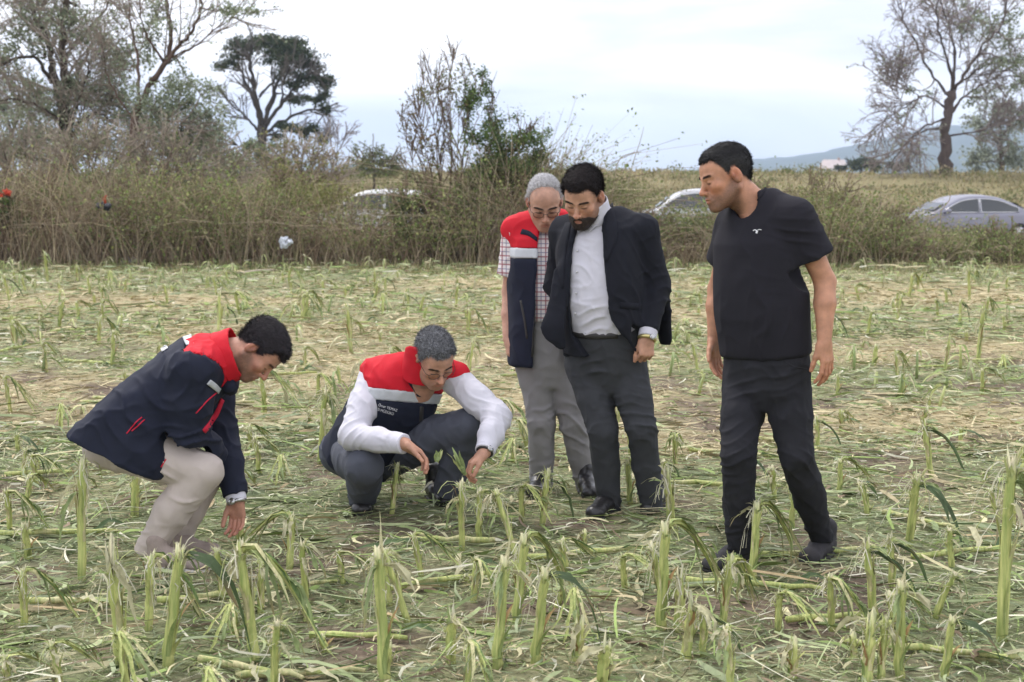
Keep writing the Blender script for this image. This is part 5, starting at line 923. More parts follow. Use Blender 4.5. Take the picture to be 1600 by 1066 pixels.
# ------------------------------------------------------------------ people: shared builders
M_SKIN = mat('skin', (0.5, 0.3, 0.22), rough=0.5, var=0.2, scale=28, bump=0.25, bscale=300, attr='col', spec=0.4, sss=0.12)
M_HAIR = mat('hair', (0.03, 0.025, 0.022), rough=0.68, var=0.35, scale=90, attr='col', spec=0.35)
M_GLASSFRAME = mat('dark_metal_frame', (0.05, 0.045, 0.04), rough=0.3, var=0.05, metal=0.6)
def cloth(name, col, rough=0.85, bump=0.25, bscale=260, var=0.10, scale=14, sheen=0.0, spec=0.25, crease=0.55, cscale=7.0):
    return mat(name, col, rough=rough, var=var, scale=scale, bump=bump, bscale=bscale, sheen=sheen, spec=spec, crease=crease, cscale=cscale)
M_LENS, _t, _p = new_mat('spectacle_lens')
_p.inputs['Base Color'].default_value = (1, 1, 1, 1); _p.inputs['Roughness'].default_value = 0.02; _p.inputs['Transmission Weight'].default_value = 1.0; _p.inputs['IOR'].default_value = 1.05; _p.inputs['Alpha'].default_value = 0.12

class Person:
    def __init__(s, label, base):
        s.base = np.array([base[0], base[1], 0.0]); s.root = empty('person', s.base)
        tag(s.root, label, 'person'); s.skin = MB()
    def part(s, name, V, Q, m, parent=None, label=None, smooth=True, col=None, tris=None):
        me = mesh_np(name, np.asarray(V) - s.base, Q, tris, smooth, col)
        o = put(name, me, m, parent or s.root)
        if label: o['label'] = label
        return o
    def mb(s, name, mb, m, parent=None, label=None, smooth=True, col=False):
        o = put(name, mb.mesh(name, smooth, col, s.base), m, parent or s.root)
        if label: o['label'] = label
        return o
    def finish(s):
        s.mb('body', s.skin, M_SKIN, col=True)

def head(P, c, fwd, up, neck, skin, hair, hl, th=(0.016, 0.006), scale=1.0, comb=(0, 1, 0.1), strands=7000, slen=(0.006, 0.016), jaw=0.0, beard=None, stub=0.0, glasses=None, hairvar=0.5, greytemple=0.0, curl=0.0, lift=0.3, brow=None, seed=1, hairnoise=0.0025, bald=False, nose=0.0):
    c = np.asarray(c, float); y = unit(fwd); z = unit(np.asarray(up, float) - y * np.dot(up, y)); x = np.cross(y, z)
    R = np.stack([x, y, z], 1) * scale
    to_l = lambda p: np.linalg.solve(R, np.asarray(p, float) - c)
    v = Vol((-0.105, -0.15, -0.25), (0.105, 0.14, 0.155), 0.003)
    for pr, k in ((ell((0, -0.018, 0.036), (0.076, 0.099, 0.087)), 0), (ell((0, 0.034, 0.032), (0.064, 0.056, 0.062)), 0.03),
                  (ell((0, 0.036, -0.03), (0.061, 0.054, 0.072)), 0.03), (ell((0, 0.030, -0.075), (0.050 + jaw, 0.05, 0.044)), 0.03),
                  (ell((0, 0.079, -0.103), (0.024 + jaw * 0.5, 0.019, 0.019)), 0.02)):
        v.add(pr, k)
    for s in (-1, 1):
        v.add(cone((s * (0.062 + jaw), -0.008, -0.05), (s * 0.02, 0.07, -0.103), 0.019, 0.016), 0.025)
        v.add(ell((s * 0.043, 0.064, -0.022), (0.023, 0.021, 0.019)), 0.02)
        v.add(cone((s * 0.013, 0.0875, 0.017), (s * 0.045, 0.072, 0.019), 0.010, 0.009), 0.014)
        v.cut(ell((s * 0.031, 0.101, -0.001), (0.017, 0.016, 0.0105)), 0.012)
        v.add(ell((s * 0.031, 0.077, -0.001), (0.0145, 0.0135, 0.0115)), 0.004)
    v.add(cone((0, 0.088, 0.010), (0, 0.112 + nose, -0.034), 0.0075, 0.0105), 0.012)
    v.add(ell((0, 0.1135 + nose, -0.0365), (0.0115, 0.0115, 0.0105)), 0.008)
    for s in (-1, 1):
        v.add(ell((s * 0.0125, 0.100, -0.0405), (0.0085, 0.0105, 0.0075)), 0.006)
        v.cut(ell((s * 0.0065, 0.106, -0.0475), (0.0035, 0.005, 0.004)), 0.003)
    v.add(ell((0, 0.086, -0.070), (0.028, 0.016, 0.02)), 0.02)
    v.add(ell((0, 0.096, -0.0645), (0.021, 0.0085, 0.0062)), 0.006)
    v.add(ell((0, 0.094, -0.0775), (0.018, 0.0085, 0.0068)), 0.006)
    v.cut(ell((0, 0.108, -0.0708), (0.024, 0.0125, 0.0018)), 0.003)
    for s in (-1, 1):
        Re = np.array(Matrix.Rotation(s * 0.35, 3, 'Z') @ Matrix.Rotation(-0.2, 3, 'X'))
        v.add(ell((s * 0.082, -0.013, -0.004), (0.0085, 0.021, 0.034), Re), 0.005)
        v.cut(ell((s * 0.0925, -0.006, -0.001), (0.0085, 0.0125, 0.023), Re), 0.003); v.add(ell((s * 0.084, 0.000, -0.004), (0.005, 0.006, 0.009)), 0.003)
        v.cut(cone((s * 0.0185, 0.1005, -0.042), (s * 0.031, 0.089, -0.068), 0.0026, 0.0022), 0.005)
    NP = [A3(0, -0.03, -0.035)] + [to_l(p) for p, r in neck]; NR = [0.056] + [r / scale for p, r in neck]
    chain(v, NP, NR, 0.03)
    v.add(cone((0.03, 0.0, -0.07), NP[1] + A3(0.02, 0.03, 0), 0.018, 0.02), 0.03); v.add(cone((-0.03, 0.0, -0.07), NP[1] + A3(-0.02, 0.03, 0), 0.018, 0.02), 0.03)
    V, Q = v.mesh(); V = relax(V, Q, 1, 0.4)
    # pigment, and painted shade in the ear hollow
    K = np.tile(np.asarray(skin, float), (len(V), 1))
    def mix(K, w, col): return K * (1 - w[:, None]) + w[:, None] * np.asarray(col)
    ax_, ay, az = np.abs(V[:, 0]), V[:, 1], V[:, 2]
    red = np.asarray(skin) * np.array([1.08, 0.72, 0.66])
    g = lambda cx, cy, cz, r: np.exp(-((ax_ - cx) ** 2 + (ay - cy) ** 2 + (az - cz) ** 2) / r ** 2)
    K = mix(K, 0.55 * g(0.04, 0.07, -0.035, 0.028), red); K = mix(K, 0.6 * g(0, 0.115, -0.036, 0.016), red); K = mix(K, 0.6 * g(0.082, -0.01, 0, 0.03), red); K = mix(K, 0.7 * g(0.083, -0.006, -0.002, 0.008), red * 0.45)  # last mix puts the shade of the ear canal into the colour
    K = K * (0.86 + 0.28 * fbm(V * 45, seed + 3, 3))[:, None]; K = mix(K, 0.30 * g(0.031, 0.085, -0.016, 0.011), np.asarray(skin) * np.array([0.62, 0.5, 0.5]))
    lip = np.exp(-((ax_ / 0.020) ** 4 + ((az + 0.0705) / 0.0105) ** 4)) * (ay > 0.075); K = mix(K, 0.7 * lip, np.asarray(skin) * np.array([0.82, 0.50, 0.48]))
    dark = np.asarray(brow if brow is not None else (0.03, 0.022, 0.018))
    eye = np.exp(-(((ax_ - 0.031) / 0.0135) ** 4 + ((az + 0.0075 + 8 * (ax_ - 0.031) ** 2 * -1) / 0.0034) ** 2)) * (ay > 0.06); K = mix(K, 0.9 * eye, (0.02, 0.014, 0.012))
    bz = 0.0225 - ((ax_ - 0.034) / 0.024) ** 2 * 0.004
    br = np.exp(-(((ax_ - 0.031) / 0.0215) ** 6 + ((az - bz) / 0.0044) ** 4)) * (ay > 0.05); K = mix(K, 0.6 * br, dark)
    if stub:
        up_z = np.interp(ay, [-0.02, 0.0, 0.03, 0.06, 0.09], [-0.03, -0.005, -0.035, -0.058, -0.05])
        sb = 1 / (1 + np.exp((az - up_z) / 0.006)) * (az > -0.16) * np.clip((ay + 0.025) / 0.02, 0, 1) * (1 - lip) * (0.6 + 0.4 * vnoise(V * 600, 3))
        K = mix(K, stub * sb, dark * 1.3)
    scalp = np.clip((V[:, 2] - np.interp(ay, hl[0], hl[1]) + 0.006 + 0.008 * (vnoise(V * 220, 6) - 0.5)) / 0.014, 0, 1); K = mix(K, (0.15 if bald else 0.75) * scalp, np.asarray(hair) * 1.2)
    wv = lambda p: c + p @ R.T
    P.skin.add(wv(V), Q, None, K)
    # hair cap and strands
    def shell(fn, thick):
        h = v.copy(); X, Yg, Z = h.ax[0][:, None, None], h.ax[1][None, :, None], h.ax[2][None, None, :]
        h.f = h.f - thick(X, Yg, Z).astype(np.float32); return h.field(fn)
    def tufts(V, Q, n, cmb, ln, col, cv, crl=0.0, wd=0.0008):
        rng = np.random.default_rng(seed); N = vnormals(V, Q); i = rng.integers(0, len(V), n)
        b = V[i] + rng.normal(0, 0.0015, (n, 3)); nn = N[i]; cm = np.asarray(cmb, float)
        if cm.ndim == 1: cm = np.tile(cm, (n, 1))
        d = cm - nn * (cm * nn).sum(1)[:, None]; d = d * 0.9 + nn * lift + rng.normal(0, 0.24 + crl, (n, 3)); d /= np.linalg.norm(d, axis=1)[:, None]
        L = rng.uniform(ln[0], ln[1] * 1.25, n)[:, None]; side = np.cross(d, nn + rng.normal(0, 0.2, (n, 3))); side /= np.linalg.norm(side, axis=1)[:, None] + 1e-9
        b = b - nn * 0.001; mid = b + d * L * 0.55 + nn * L * 0.1; tip = b + d * L + (rng.normal(0, 0.3, (n, 3)) * L * (0.3 + crl)) - nn * L * 0.05
        VV = np.stack([b - side * wd, b + side * wd, mid + side * wd * 0.8, mid - side * wd * 0.8, tip], 1).reshape(-1, 3)
        o = np.arange(n)[:, None] * 5
        qq = o + np.array([[0, 1, 2, 3]]); tt = o + np.array([[3, 2, 4]])
        kc = np.asarray(col, float) * (rng.uniform(1 - cv, 1 + cv * 1.6, n))[:, None]
        if greytemple:
            w = np.clip(greytemple * np.exp(-((np.abs(b[:, 0]) - 0.07) / 0.03) ** 2) * (b[:, 2] < 0.07) * rng.uniform(0.2, 1, n), 0, 1)[:, None]
            kc = kc * (1 - w) + w * 0.22
        return VV, qq, tt, np.repeat(kc, 5, axis=0)
    HY, HZ = hl
    hv = shell(lambda X, Yg, Z: (np.interp(Yg, HY, HZ) + 0.004 - Z + 0.010 * np.clip((np.abs(X) - 0.025) / 0.02, 0, 1) * (Yg > 0.045) + (0.004 * np.sin(X * 420 + 1) + 0.003 * np.sin(X * 1100)) * (Yg > 0.03)) * 0.8, lambda X, Yg, Z: 0.7 * np.clip(th[1] + (th[0] - th[1]) * (Z - 0.02) / 0.07, th[1], th[0]) * np.clip((Z - np.interp(Yg, HY, HZ)) / 0.035, 0.12, 1) + 0 * X)
    # thin the cap towards the hairline
    Vh, Qh = hv.mesh(); Vh = relax(Vh, Qh, 3, 0.5)
    Nh = vnormals(Vh, Qh); Vh = Vh + Nh * ((fbm(Vh * 70, seed, 3) - 0.5) * 2 * hairnoise)[:, None]
    mbh = MB(); kb = np.asarray(hair, float) * (0.65 + 0.5 * vnoise(Vh * 150, 4))[:, None]
    if greytemple:
        w = np.clip(greytemple * np.exp(-((np.abs(Vh[:, 0]) - 0.075) / 0.025) ** 2) * (Vh[:, 2] < 0.06), 0, 0.6)[:, None]; kb = kb * (1 - w) + w * 0.15
    mbh.add(wv(Vh), Qh, None, kb)
    a, b, t_, k_ = tufts(Vh, Qh, strands, comb, slen, hair, hairvar, curl)
    mbh.add(wv(a), b, t_, k_)
    P.mb('hair', mbh, M_HAIR, col=True)
    if beard:
        bth, bcol = beard
        zt = lambda Yg: np.interp(Yg, [-0.03, -0.005, 0.02, 0.05, 0.075, 0.12], [-0.08, -0.055, -0.078, -0.078, -0.058, -0.051])
        bvv = shell(lambda X, Yg, Z: np.maximum(np.maximum(Z - zt(Yg) + 0 * X, -(Yg + 0.012) + 0 * X + 0 * Z), -(Z + 0.132) + 0 * X + 0 * Yg), lambda X, Yg, Z: bth + 0 * (X + Yg + Z))
        bvv.cut(ell((0, 0.105, -0.0705), (0.019, 0.03, 0.009)), 0.004)
        Vb, Qb = bvv.mesh(); Vb = relax(Vb, Qb, 2, 0.5); mbb = MB()
        mbb.add(wv(Vb), Qb, None, np.asarray(bcol) * (0.7 + 0.5 * vnoise(Vb * 300, 8))[:, None])
        a, b, t_, k_ = tufts(Vb, Qb, 3500, (0, 0.2, -1), (0.004, 0.009), bcol, 0.5, 0.1, 0.0008); mbb.add(wv(a), b, t_, k_)
        P.mb('beard', mbb, M_HAIR, col=True)
    # eyebrow tufts
    rng = np.random.default_rng(seed + 9); sel = np.where(br > 0.45)[0]
    if len(sel):
        i = rng.choice(sel, 260); b0 = V[i]; nrm = vnormals(V, Q)[i]; d = np.stack([np.sign(b0[:, 0]), -0.3 + 0 * b0[:, 0], 0.25 + rng.normal(0, 0.2, 260)], 1); d /= np.linalg.norm(d, axis=1)[:, None]
        tip = b0 + d * 0.008 + nrm * 0.003; sd = np.cross(d, nrm) * 0.0009
        VV = np.stack([b0 - sd, b0 + sd, tip], 1)
        for sg in (-1, 1):
            w_ = VV[b0[:, 0] * sg > 0].reshape(-1, 3)
            if len(w_) == 0: continue
            mb_ = MB(); mb_.add(wv(w_), None, np.arange(len(w_)).reshape(-1, 3), dark); P.mb('eyebrow', mb_, M_HAIR, col=True)
    if glasses:
        gl = MB(); ln = MB(); aa = np.linspace(0, 2 * np.pi, 21)
        for s in (-1, 1):
            rim = np.stack([s * 0.034 + 0.0245 * np.cos(aa), 0.105 - 0.006 * np.abs(np.cos(aa) + s * 0) * (s * np.cos(aa) > 0), -0.006 + 0.0165 * np.sign(np.sin(aa)) * np.abs(np.sin(aa)) ** 0.8], 1)
            gl.tube(wv(rim), 0.0013, 5, cap=False)
            gl.tube(wv(np.array([[s * 0.0585, 0.099, 0.0], [s * 0.070, 0.085, 0.001], [s * 0.080, 0.02, 0.004], [s * 0.083, -0.012, 0.003], [s * 0.080, -0.03, -0.014]])), 0.0015, 5)
            ctr = np.array([[s * 0.034, 0.104, -0.006]]); Vl = np.vstack([ctr, rim[:-1]])
            ln.add(wv(Vl), None, [(0, 1 + k, 1 + (k + 1) % 20) for k in range(20)])
        gl.tube(wv(np.array([[-0.0105, 0.107, -0.002], [0, 0.111, 0.001], [0.0105, 0.107, -0.002]])), 0.0013, 5)
        g_ = P.mb('spectacles', gl, M_GLASSFRAME); P.mb('lens', ln, M_LENS, parent=g_)
    return R, c

def hand(vol, w, d, n, s, curl=(0.35, 0.45, 0.3), spread=0.08, thumb=(0.6, 0.65, 0.25), tcurl=0.3, sc=1.0, per=None):
    """Adds palm, four fingers and thumb to a volume: wrist w, direction d, palm normal n, thumb side s."""
    d = unit(d); n = unit(np.asarray(n) - d * np.dot(n, d)); s = unit(np.asarray(s) - d * np.dot(s, d) - n * np.dot(s, n)); w = np.asarray(w, float)
    q = lambda a, b, c_: w + sc * (d * a + s * b + n * c_)
    vol.add(cone(q(-0.02, 0, 0), q(0.02, 0, 0), 0.027 * sc, 0.030 * sc, (n, 0.78)), 0.01)
    for b in (-0.026, -0.009, 0.010, 0.026):
        vol.add(cone(q(0.015, b * 0.7, 0), q(0.082 - abs(b - 0.005) * 0.25, b, -0.002), 0.0165 * sc, 0.0125 * sc), 0.012)
    vol.add(cone(q(0.02, 0.024, 0.008), q(0.055, 0.030, 0.010), 0.017 * sc, 0.013 * sc), 0.012)
    lens = ((0.045, 0.027, 0.021), (0.050, 0.030, 0.022), (0.046, 0.028, 0.021), (0.036, 0.021, 0.018))
    for i, b in enumerate((0.028, 0.0095, -0.0095, -0.027)):
        cr = per[i] if per is not None else curl
        p = q(0.086 - abs(b - 0.005) * 0.25, b, -0.003); ang = 0.0; r = (0.0098, 0.0102, 0.0097, 0.0086)[i] * sc
        sd = spread * (b / 0.027)
        for j in range(3):
            ang += cr[j] * (1.25 if j == 1 else 1)
            dr = unit(d * math.cos(ang) + n * math.sin(ang) + s * sd)
            e = p + dr * lens[i][j] * sc; vol.add(cone(p, e, r, r * 0.9), 0.004); p = e; r *= 0.9
    p = q(0.022, 0.026, 0.006); dr = unit(d * thumb[0] + s * thumb[1] + n * thumb[2])
    for j, (L, r) in enumerate(((0.042, 0.0135), (0.032, 0.0108), (0.026, 0.0098))):
        e = p + dr * L * sc; vol.add(cone(p, e, r * sc, r * 0.9 * sc), 0.006); p = e
        dr = unit(dr + (d * 0.7 + n * 0.5 - s * 0.6) * tcurl * 0.6)
def hand_piece(P, arm, ra, d, n, s, skin, h=0.003, **kw):
    arm = [np.asarray(a, float) for a in arm]; w = arm[-1]
    lo = np.min(arm, axis=0) - 0.08; hi = np.max(arm, axis=0) + 0.08
    lo = np.minimum(lo, w + unit(d) * 0.12 - 0.12); hi = np.maximum(hi, w + unit(d) * 0.12 + 0.12)
    v = Vol(lo, hi, h); chain(v, arm, ra, 0.015); hand(v, w, d, n, s, **kw)
    V, Q = v.mesh(); V = relax(V, Q, 1, 0.3)
    K = np.asarray(skin) * (0.92 + 0.16 * fbm(V * 35, 5, 2))[:, None]
    tip = np.clip(((V - w) @ unit(d) - 0.05) / 0.1, 0, 1)[:, None]; K = K * (1 - 0.35 * tip) + 0.35 * tip * np.asarray(skin) * np.array([1.05, 0.75, 0.7])
    P.skin.add(V, Q, None, K); return V, Q

def shoe(P, heel, toe, m, msole, ankle=None, high=0.06, parent=None, wide=0.043, lift=0.0):
    """Leather or canvas shoe lying on the ground from heel to toe, with its own sole."""
    h = np.array([heel[0], heel[1], 0.0]); t = np.array([toe[0], toe[1], 0.0]); d = unit(t - h); t = h + d * 0.285; s = np.array([-d[1], d[0], 0])
    Z = A3(0, 0, 1); hz = lift
    q = lambda a, b, c_: h + d * a + s * b + Z * (c_ + hz * (1 - a / 0.2 if a < 0.2 else 0))
    lo = np.minimum(h, t) - 0.1; hi = np.maximum(h, t) + 0.1; lo[2] = -0.02; hi[2] = 0.22
    v = Vol(lo, hi, 0.005)
    v.add(cone(q(0.04, 0, 0.045), q(0.12, 0, 0.052), 0.036, 0.042), 0.02); v.add(cone(q(0.12, 0, 0.05), q(0.235, 0, 0.035), 0.046, 0.042, (Z, 0.8)), 0.03)
    v.add(ell(q(0.237, 0, 0.032), (0.045, 0.045, 0.03)), 0.02); v.add(cone(q(0.06, 0, 0.06), q(0.05, 0, 0.06 + high), 0.04, 0.043), 0.03)
    v.plane(A3(0, 0, 0.02), (0, 0, -1)) if not lift else None
    V, Q = v.mesh(); V = relax(V, Q, 1); N = vnormals(V, Q); V = V + N * ((fbm(V * 40, 3, 2) - 0.5) * 0.004)[:, None]
    u = P.part('shoe', V, Q, m)
    v = Vol(lo, hi, 0.005)
    v.add(cone(q(0.035, 0, 0.012), q(0.12, 0, 0.012), 0.041, 0.038, (Z, 0.36)), 0.02); v.add(cone(q(0.12, 0, 0.012), q(0.235, 0, 0.012), 0.04, 0.05, (Z, 0.3)), 0.02)
    V, Q = v.mesh(); P.part('sole', V, Q, msole, parent=u)
    return u
def bounds(*pts, pad=0.2):
    p = np.array(pts); return p.min(0) - pad, p.max(0) + pad
HL_SHORT = ([-0.13, -0.085, -0.04, -0.02, -0.002, 0.012, 0.026, 0.036, 0.058, 0.12], [-0.055, -0.05, -0.01, 0.030, 0.032, 0.002, 0.022, 0.048, 0.072, 0.074])
# ------------------------------------------------------------------ people
M_BLACKSHOE = mat('black_leather', (0.018, 0.017, 0.018), rough=0.35, var=0.2, scale=30, bump=0.1, bscale=60)
M_SOLE = mat('dark_rubber', (0.02, 0.019, 0.018), rough=0.8, var=0.2)
M_WATCH = mat('watch_metal', (0.45, 0.45, 0.45), rough=0.25, var=0.1, metal=0.9)
M_STRAP = mat('watch_strap', (0.03, 0.028, 0.028), rough=0.5, var=0.1)
M_WHITE = cloth('white_shirt_cloth', (0.60, 0.59, 0.655), rough=0.8, bump=0.12, bscale=500, var=0.03, crease=0.8, cscale=9)
M_NAVY = cloth('navy_softshell', (0.011, 0.014, 0.030), rough=0.8, bump=0.12, bscale=500, var=0.15, spec=0.3)
M_RED = cloth('red_softshell', (0.56, 0.012, 0.026), rough=0.75, bump=0.12, bscale=500, var=0.06)
M_REFLECT = cloth('grey_reflective_tape', (0.50, 0.52, 0.55), rough=0.45, bump=0.1, bscale=300, var=0.12, spec=0.6)
M_PIPING = cloth('red_piping', (0.55, 0.02, 0.05), rough=0.7, var=0.05)
M_PRINT = mat('white_print', (0.8, 0.8, 0.82), rough=0.6, var=0.03)
def strip_band(bvx, px_pts, r, mb, off=0.002):
    pts = [hit(bvx, a, b, off) for a, b in catmull(px_pts, 6)]
    mb.tube(np.array([p for p in pts if p is not None]), r, 5)
def watch(P, w, axis, r, m_band, face_dir, fs=0.017):
    axis = unit(axis); a = np.linspace(0, 2 * np.pi, 25); u = unit(np.cross(axis, (0.3, 0.5, 0.8))); v = np.cross(axis, u)
    mb = MB(); mb.tube(np.asarray(w) + r * (np.cos(a)[:, None] * u + np.sin(a)[:, None] * v), 0.008, 6, cap=False, flat=(axis, 1.2))
    o = P.mb('watch_band', mb, m_band)
    n = unit(np.asarray(face_dir) - axis * np.dot(face_dir, axis)); c_ = np.asarray(w) + n * (r + 0.003)
    f = MB(); f.tube(np.array([c_, c_ + n * 0.007, c_ + n * 0.010]), [fs, fs, fs * 0.8], 14); P.mb('watch_case', f, M_WATCH, parent=o)
def collar_ring(P, name, c0, c1, r0, r1, th, m, tilt=None, cut=None, res=0.005, zoff=0, flat=None):
    """Band of cloth standing round the neck from c0 up to c1."""
    lo, hi = bounds(c0, c1, pad=0.16); v = Vol(lo, hi, res); ax = unit(np.asarray(c1) - c0)
    v.add(cone(c0 - ax * 0.03, c1 + ax * 0.04, r0, r1, flat), 0); v.cut(cone(c0 - ax * 0.1, c1 + ax * 0.1, r0 - th, r1 - th, flat), 0)
    v.plane(c1, tilt if tilt is not None else ax); v.plane(c0, -ax)
    if cut is not None: v.cut(cut)
    V, Q = v.mesh(); V = relax(V, Q, 1); N = vnormals(V, Q); V = V + N * ((fbm(V * 22, 4, 2) - 0.5) * 0.008)[:, None]
    return P.part(name, V, Q, m)

# ================= man in black T-shirt (right)
def person_tshirt():
    P = Person('man in black T-shirt and dark jeans standing at the right, looking left', G(1190, 888))
    sk = (0.49, 0.245, 0.150); Y0 = 5.82
    f = unit((-0.75, -0.66, 0)); lt = A3(0.66, -0.75, 0)
    hem = W(1198, 556, Y0); nk = W(1182, 300, Y0 + 0.0)
    sL = W(1243, 340, Y0 - 0.13); sR = W(1150, 350, Y0 + 0.14)
    eL = W(1289, 440, Y0 - 0.12); wL = W(1288, 533, Y0 - 0.20)
    eR = W(1122, 452, Y0 + 0.26); wR = W(1116, 528, Y0 + 0.22)
    hc = W(1133, 276, Y0 - 0.0)
    # T-shirt
    lo, hi = bounds(hem, nk, sL, sR, eL, pad=0.24); v = Vol(lo, hi, 0.007)
    v.add(loft(hem, nk, f, [(-0.0, 0, 0, 0.196, 0.150, 0.140, 2.4), (0.25, 0, 0.004, 0.200, 0.170, 0.140, 2.4), (0.5, 0, 0.006, 0.202, 0.158, 0.148, 2.4), (0.7, 0, 0, 0.205, 0.145, 0.145, 2.3), (0.84, 0, -0.005, 0.175, 0.112, 0.12, 2.2), (0.93, 0, -0.005, 0.110, 0.082, 0.092, 2), (1.0, 0, 0.0, 0.078, 0.066, 0.076, 2)]), 0)
    for s_, e_, t_ in ((sL, eL, 0.62), (sR, eR, 0.6)):
        v.add(cone(nk + (s_ - nk) * 0.45 - A3(0, 0, 0.02), s_, 0.07, 0.068), 0.05); end = s_ + (e_ - s_) * t_
        v.add(cone(s_, s_ + (e_ - s_) * (t_ + 0.1), 0.074, 0.084), 0.045); v.cut(half(end, e_ - s_, 0.145))
    v.cut(cone(hc - A3(0, 0, 0.02), W(1172, 322, Y0 - 0.03), 0.06, 0.064), 0.012)
    V, Q = v.mesh(); V = relax(V, Q, 2)
    ch = W(1190, 400, Y0)
    V = folds(V, Q, [(W(1250, 400, Y0 - .15), (0.6, 0, 0.8), 0.06, 0.007, 0.13, None), (W(1140, 500, Y0 - .1), (0.9, 0, 0.6), 0.13, 0.005, 0.2, None), (W(1240, 500, Y0 - .1), (-0.9, 0, 0.8), 0.13, 0.005, 0.2, None), (sL, (0.8, 0, -0.5), 0.05, 0.004, 0.1, None), (W(1135, 430, Y0 - .1), (0.8, 0, -0.7), 0.1, 0.003, 0.1, None)], soft=0.005, scale=5, seed=11)
    tee = P.part('t_shirt', V, Q, cloth('black_jersey', (0.017, 0.016, 0.022), bump=0.2, bscale=500, var=0.1, rough=0.9, crease=0.3, cscale=5))
    bv_ = bvh(V, Q)
    mb = MB(); strip_band(bv_, [(1177, 361), (1180, 359.5), (1183, 361)], 0.0022, mb); strip_band(bv_, [(1184, 360), (1187, 359), (1190, 359.6)], 0.0016, mb); strip_band(bv_, [(1183.5, 361), (1182.5, 364), (1182, 365)], 0.0045, mb)
    o_ = P.mb('chest_logo', mb, M_PRINT, parent=tee); o_['kind'] = 'stuff'
    mb = MB(); strip_band(bv_, [(1152, 331), (1168, 327), (1180, 318), (1190, 305), (1196, 294)], 0.006, mb, 0.0); P.mb('neck_ribbing', mb, tee.data.materials[0], parent=tee)
    # jeans
    hR = W(1166, 588, Y0 + 0.07); hL = W(1228, 590, Y0 - 0.06); kR = W(1153, 712, 5.70); kL = W(1244, 712, 5.70); aR = W(1158, 862, 5.80); aL = W(1284, 842, 5.96)
    wst = W(1198, 540, Y0); cro = W(1196, 640, Y0)
    lo, hi = bounds(wst, hR, hL, kR, kL, aR, aL, pad=0.2); v = Vol(lo, hi, 0.007)
    v.add(loft(W(1197, 640, Y0), wst, f, [(0, 0, 0, 0.14, 0.10, 0.11, 2.2), (0.3, 0, 0, 0.185, 0.128, 0.145, 2.3), (0.7, 0, 0, 0.188, 0.135, 0.145, 2.4), (1, 0, 0, 0.180, 0.135, 0.132, 2.4)]), 0)
    chain(v, [hR, (hR + kR) / 2, kR, (kR + aR) / 2 + A3(0.004, 0.02, 0), aR], [0.097, 0.087, 0.071, 0.066, 0.050], 0.012)
    chain(v, [hL, (hL + kL) / 2, kL, (kL + aL) / 2 + A3(0.004, 0.025, 0), aL], [0.097, 0.087, 0.071, 0.066, 0.050], 0.012)
    v.cut(half(aR - A3(0, 0, 0.005), (0, 0, -1), 0.1)); v.cut(half(aL - A3(0, 0, 0.008), (0.1, 0.1, -1), 0.1))
    V, Q = v.mesh(); V = relax(V, Q, 2)
    V = folds(V, Q, [(kR, (0.1, 0, 1), 0.05, 0.006, 0.12, None), (kL, (0.2, 0, 1), 0.05, 0.006, 0.12, None), (aR + A3(0, 0, .06), (0.1, 0, 1), 0.04, 0.007, 0.09, None), (aL + A3(0, 0, .06), (0.1, 0, 1), 0.04, 0.007, 0.09, None), (W(1195, 610, Y0 - .1), (0.2, 0, 1), 0.05, 0.006, 0.12, None), ((kL + aL) / 2, (0.3, 0, 1), 0.07, 0.005, 0.1, None)], soft=0.006, scale=9, seed=12)
    jn = P.part('jeans', V, Q, cloth('black_denim', (0.021, 0.021, 0.026), crease=0.9, cscale=10, bump=0.3, bscale=600, var=0.3, scale=6, rough=0.9))
    bv_ = bvh(V, Q)
    A, B = patch(bv_, [(1222, 562), (1240, 572), (1262, 576)], [(1222, 564), (1240, 574), (1262, 578)], 8, 2, 0.001, 0.002); P.part('pocket_seam', A, B, jn.data.materials[0], parent=jn)
    # skin: head, arms, hands
    head(P, hc, (-0.92, -0.27, -0.29), (-0.28, 0.02, 0.95), [(W(1166, 312, Y0 + 0.02), 0.060), (W(1184, 330, Y0 + 0.02), 0.072), (W(1190, 352, Y0), 0.085)], sk, (0.016, 0.015, 0.016), HL_SHORT, th=(0.012, 0.004), comb=(0, 1, 0.2), slen=(0.004, 0.013), stub=0.75, greytemple=0.15, seed=21, scale=1.03, strands=18000)
    hand_piece(P, [sL, eL, (eL + wL) / 2 + A3(0, 0, 0.03), wL], [0.052, 0.043, 0.043, 0.028], (0.12, -0.1, -1), (-0.66, 0.75, 0.0), (-0.6, -0.75, 0), sk, h=0.0033, curl=(0.2, 0.35, 0.25), spread=0.14, thumb=(0.85, 0.3, 0.35))
    hand_piece(P, [sR, eR, (eR + wR) / 2 + A3(0, 0, 0.03), wR], [0.052, 0.043, 0.043, 0.028], (0.05, -0.1, -1), (0.66, -0.75, 0.0), (-0.75, -0.66, 0), sk, h=0.004, curl=(0.2, 0.35, 0.25))
    M_SN = mat('charcoal_canvas', (0.030, 0.028, 0.032), rough=0.9, var=0.2, bump=0.2, bscale=200)
    shoe(P, G(1172, 878), G(1085, 902), M_SN, M_SOLE); shoe(P, G(1298, 862), G(1262, 884), M_SN, M_SOLE)
    P.finish()

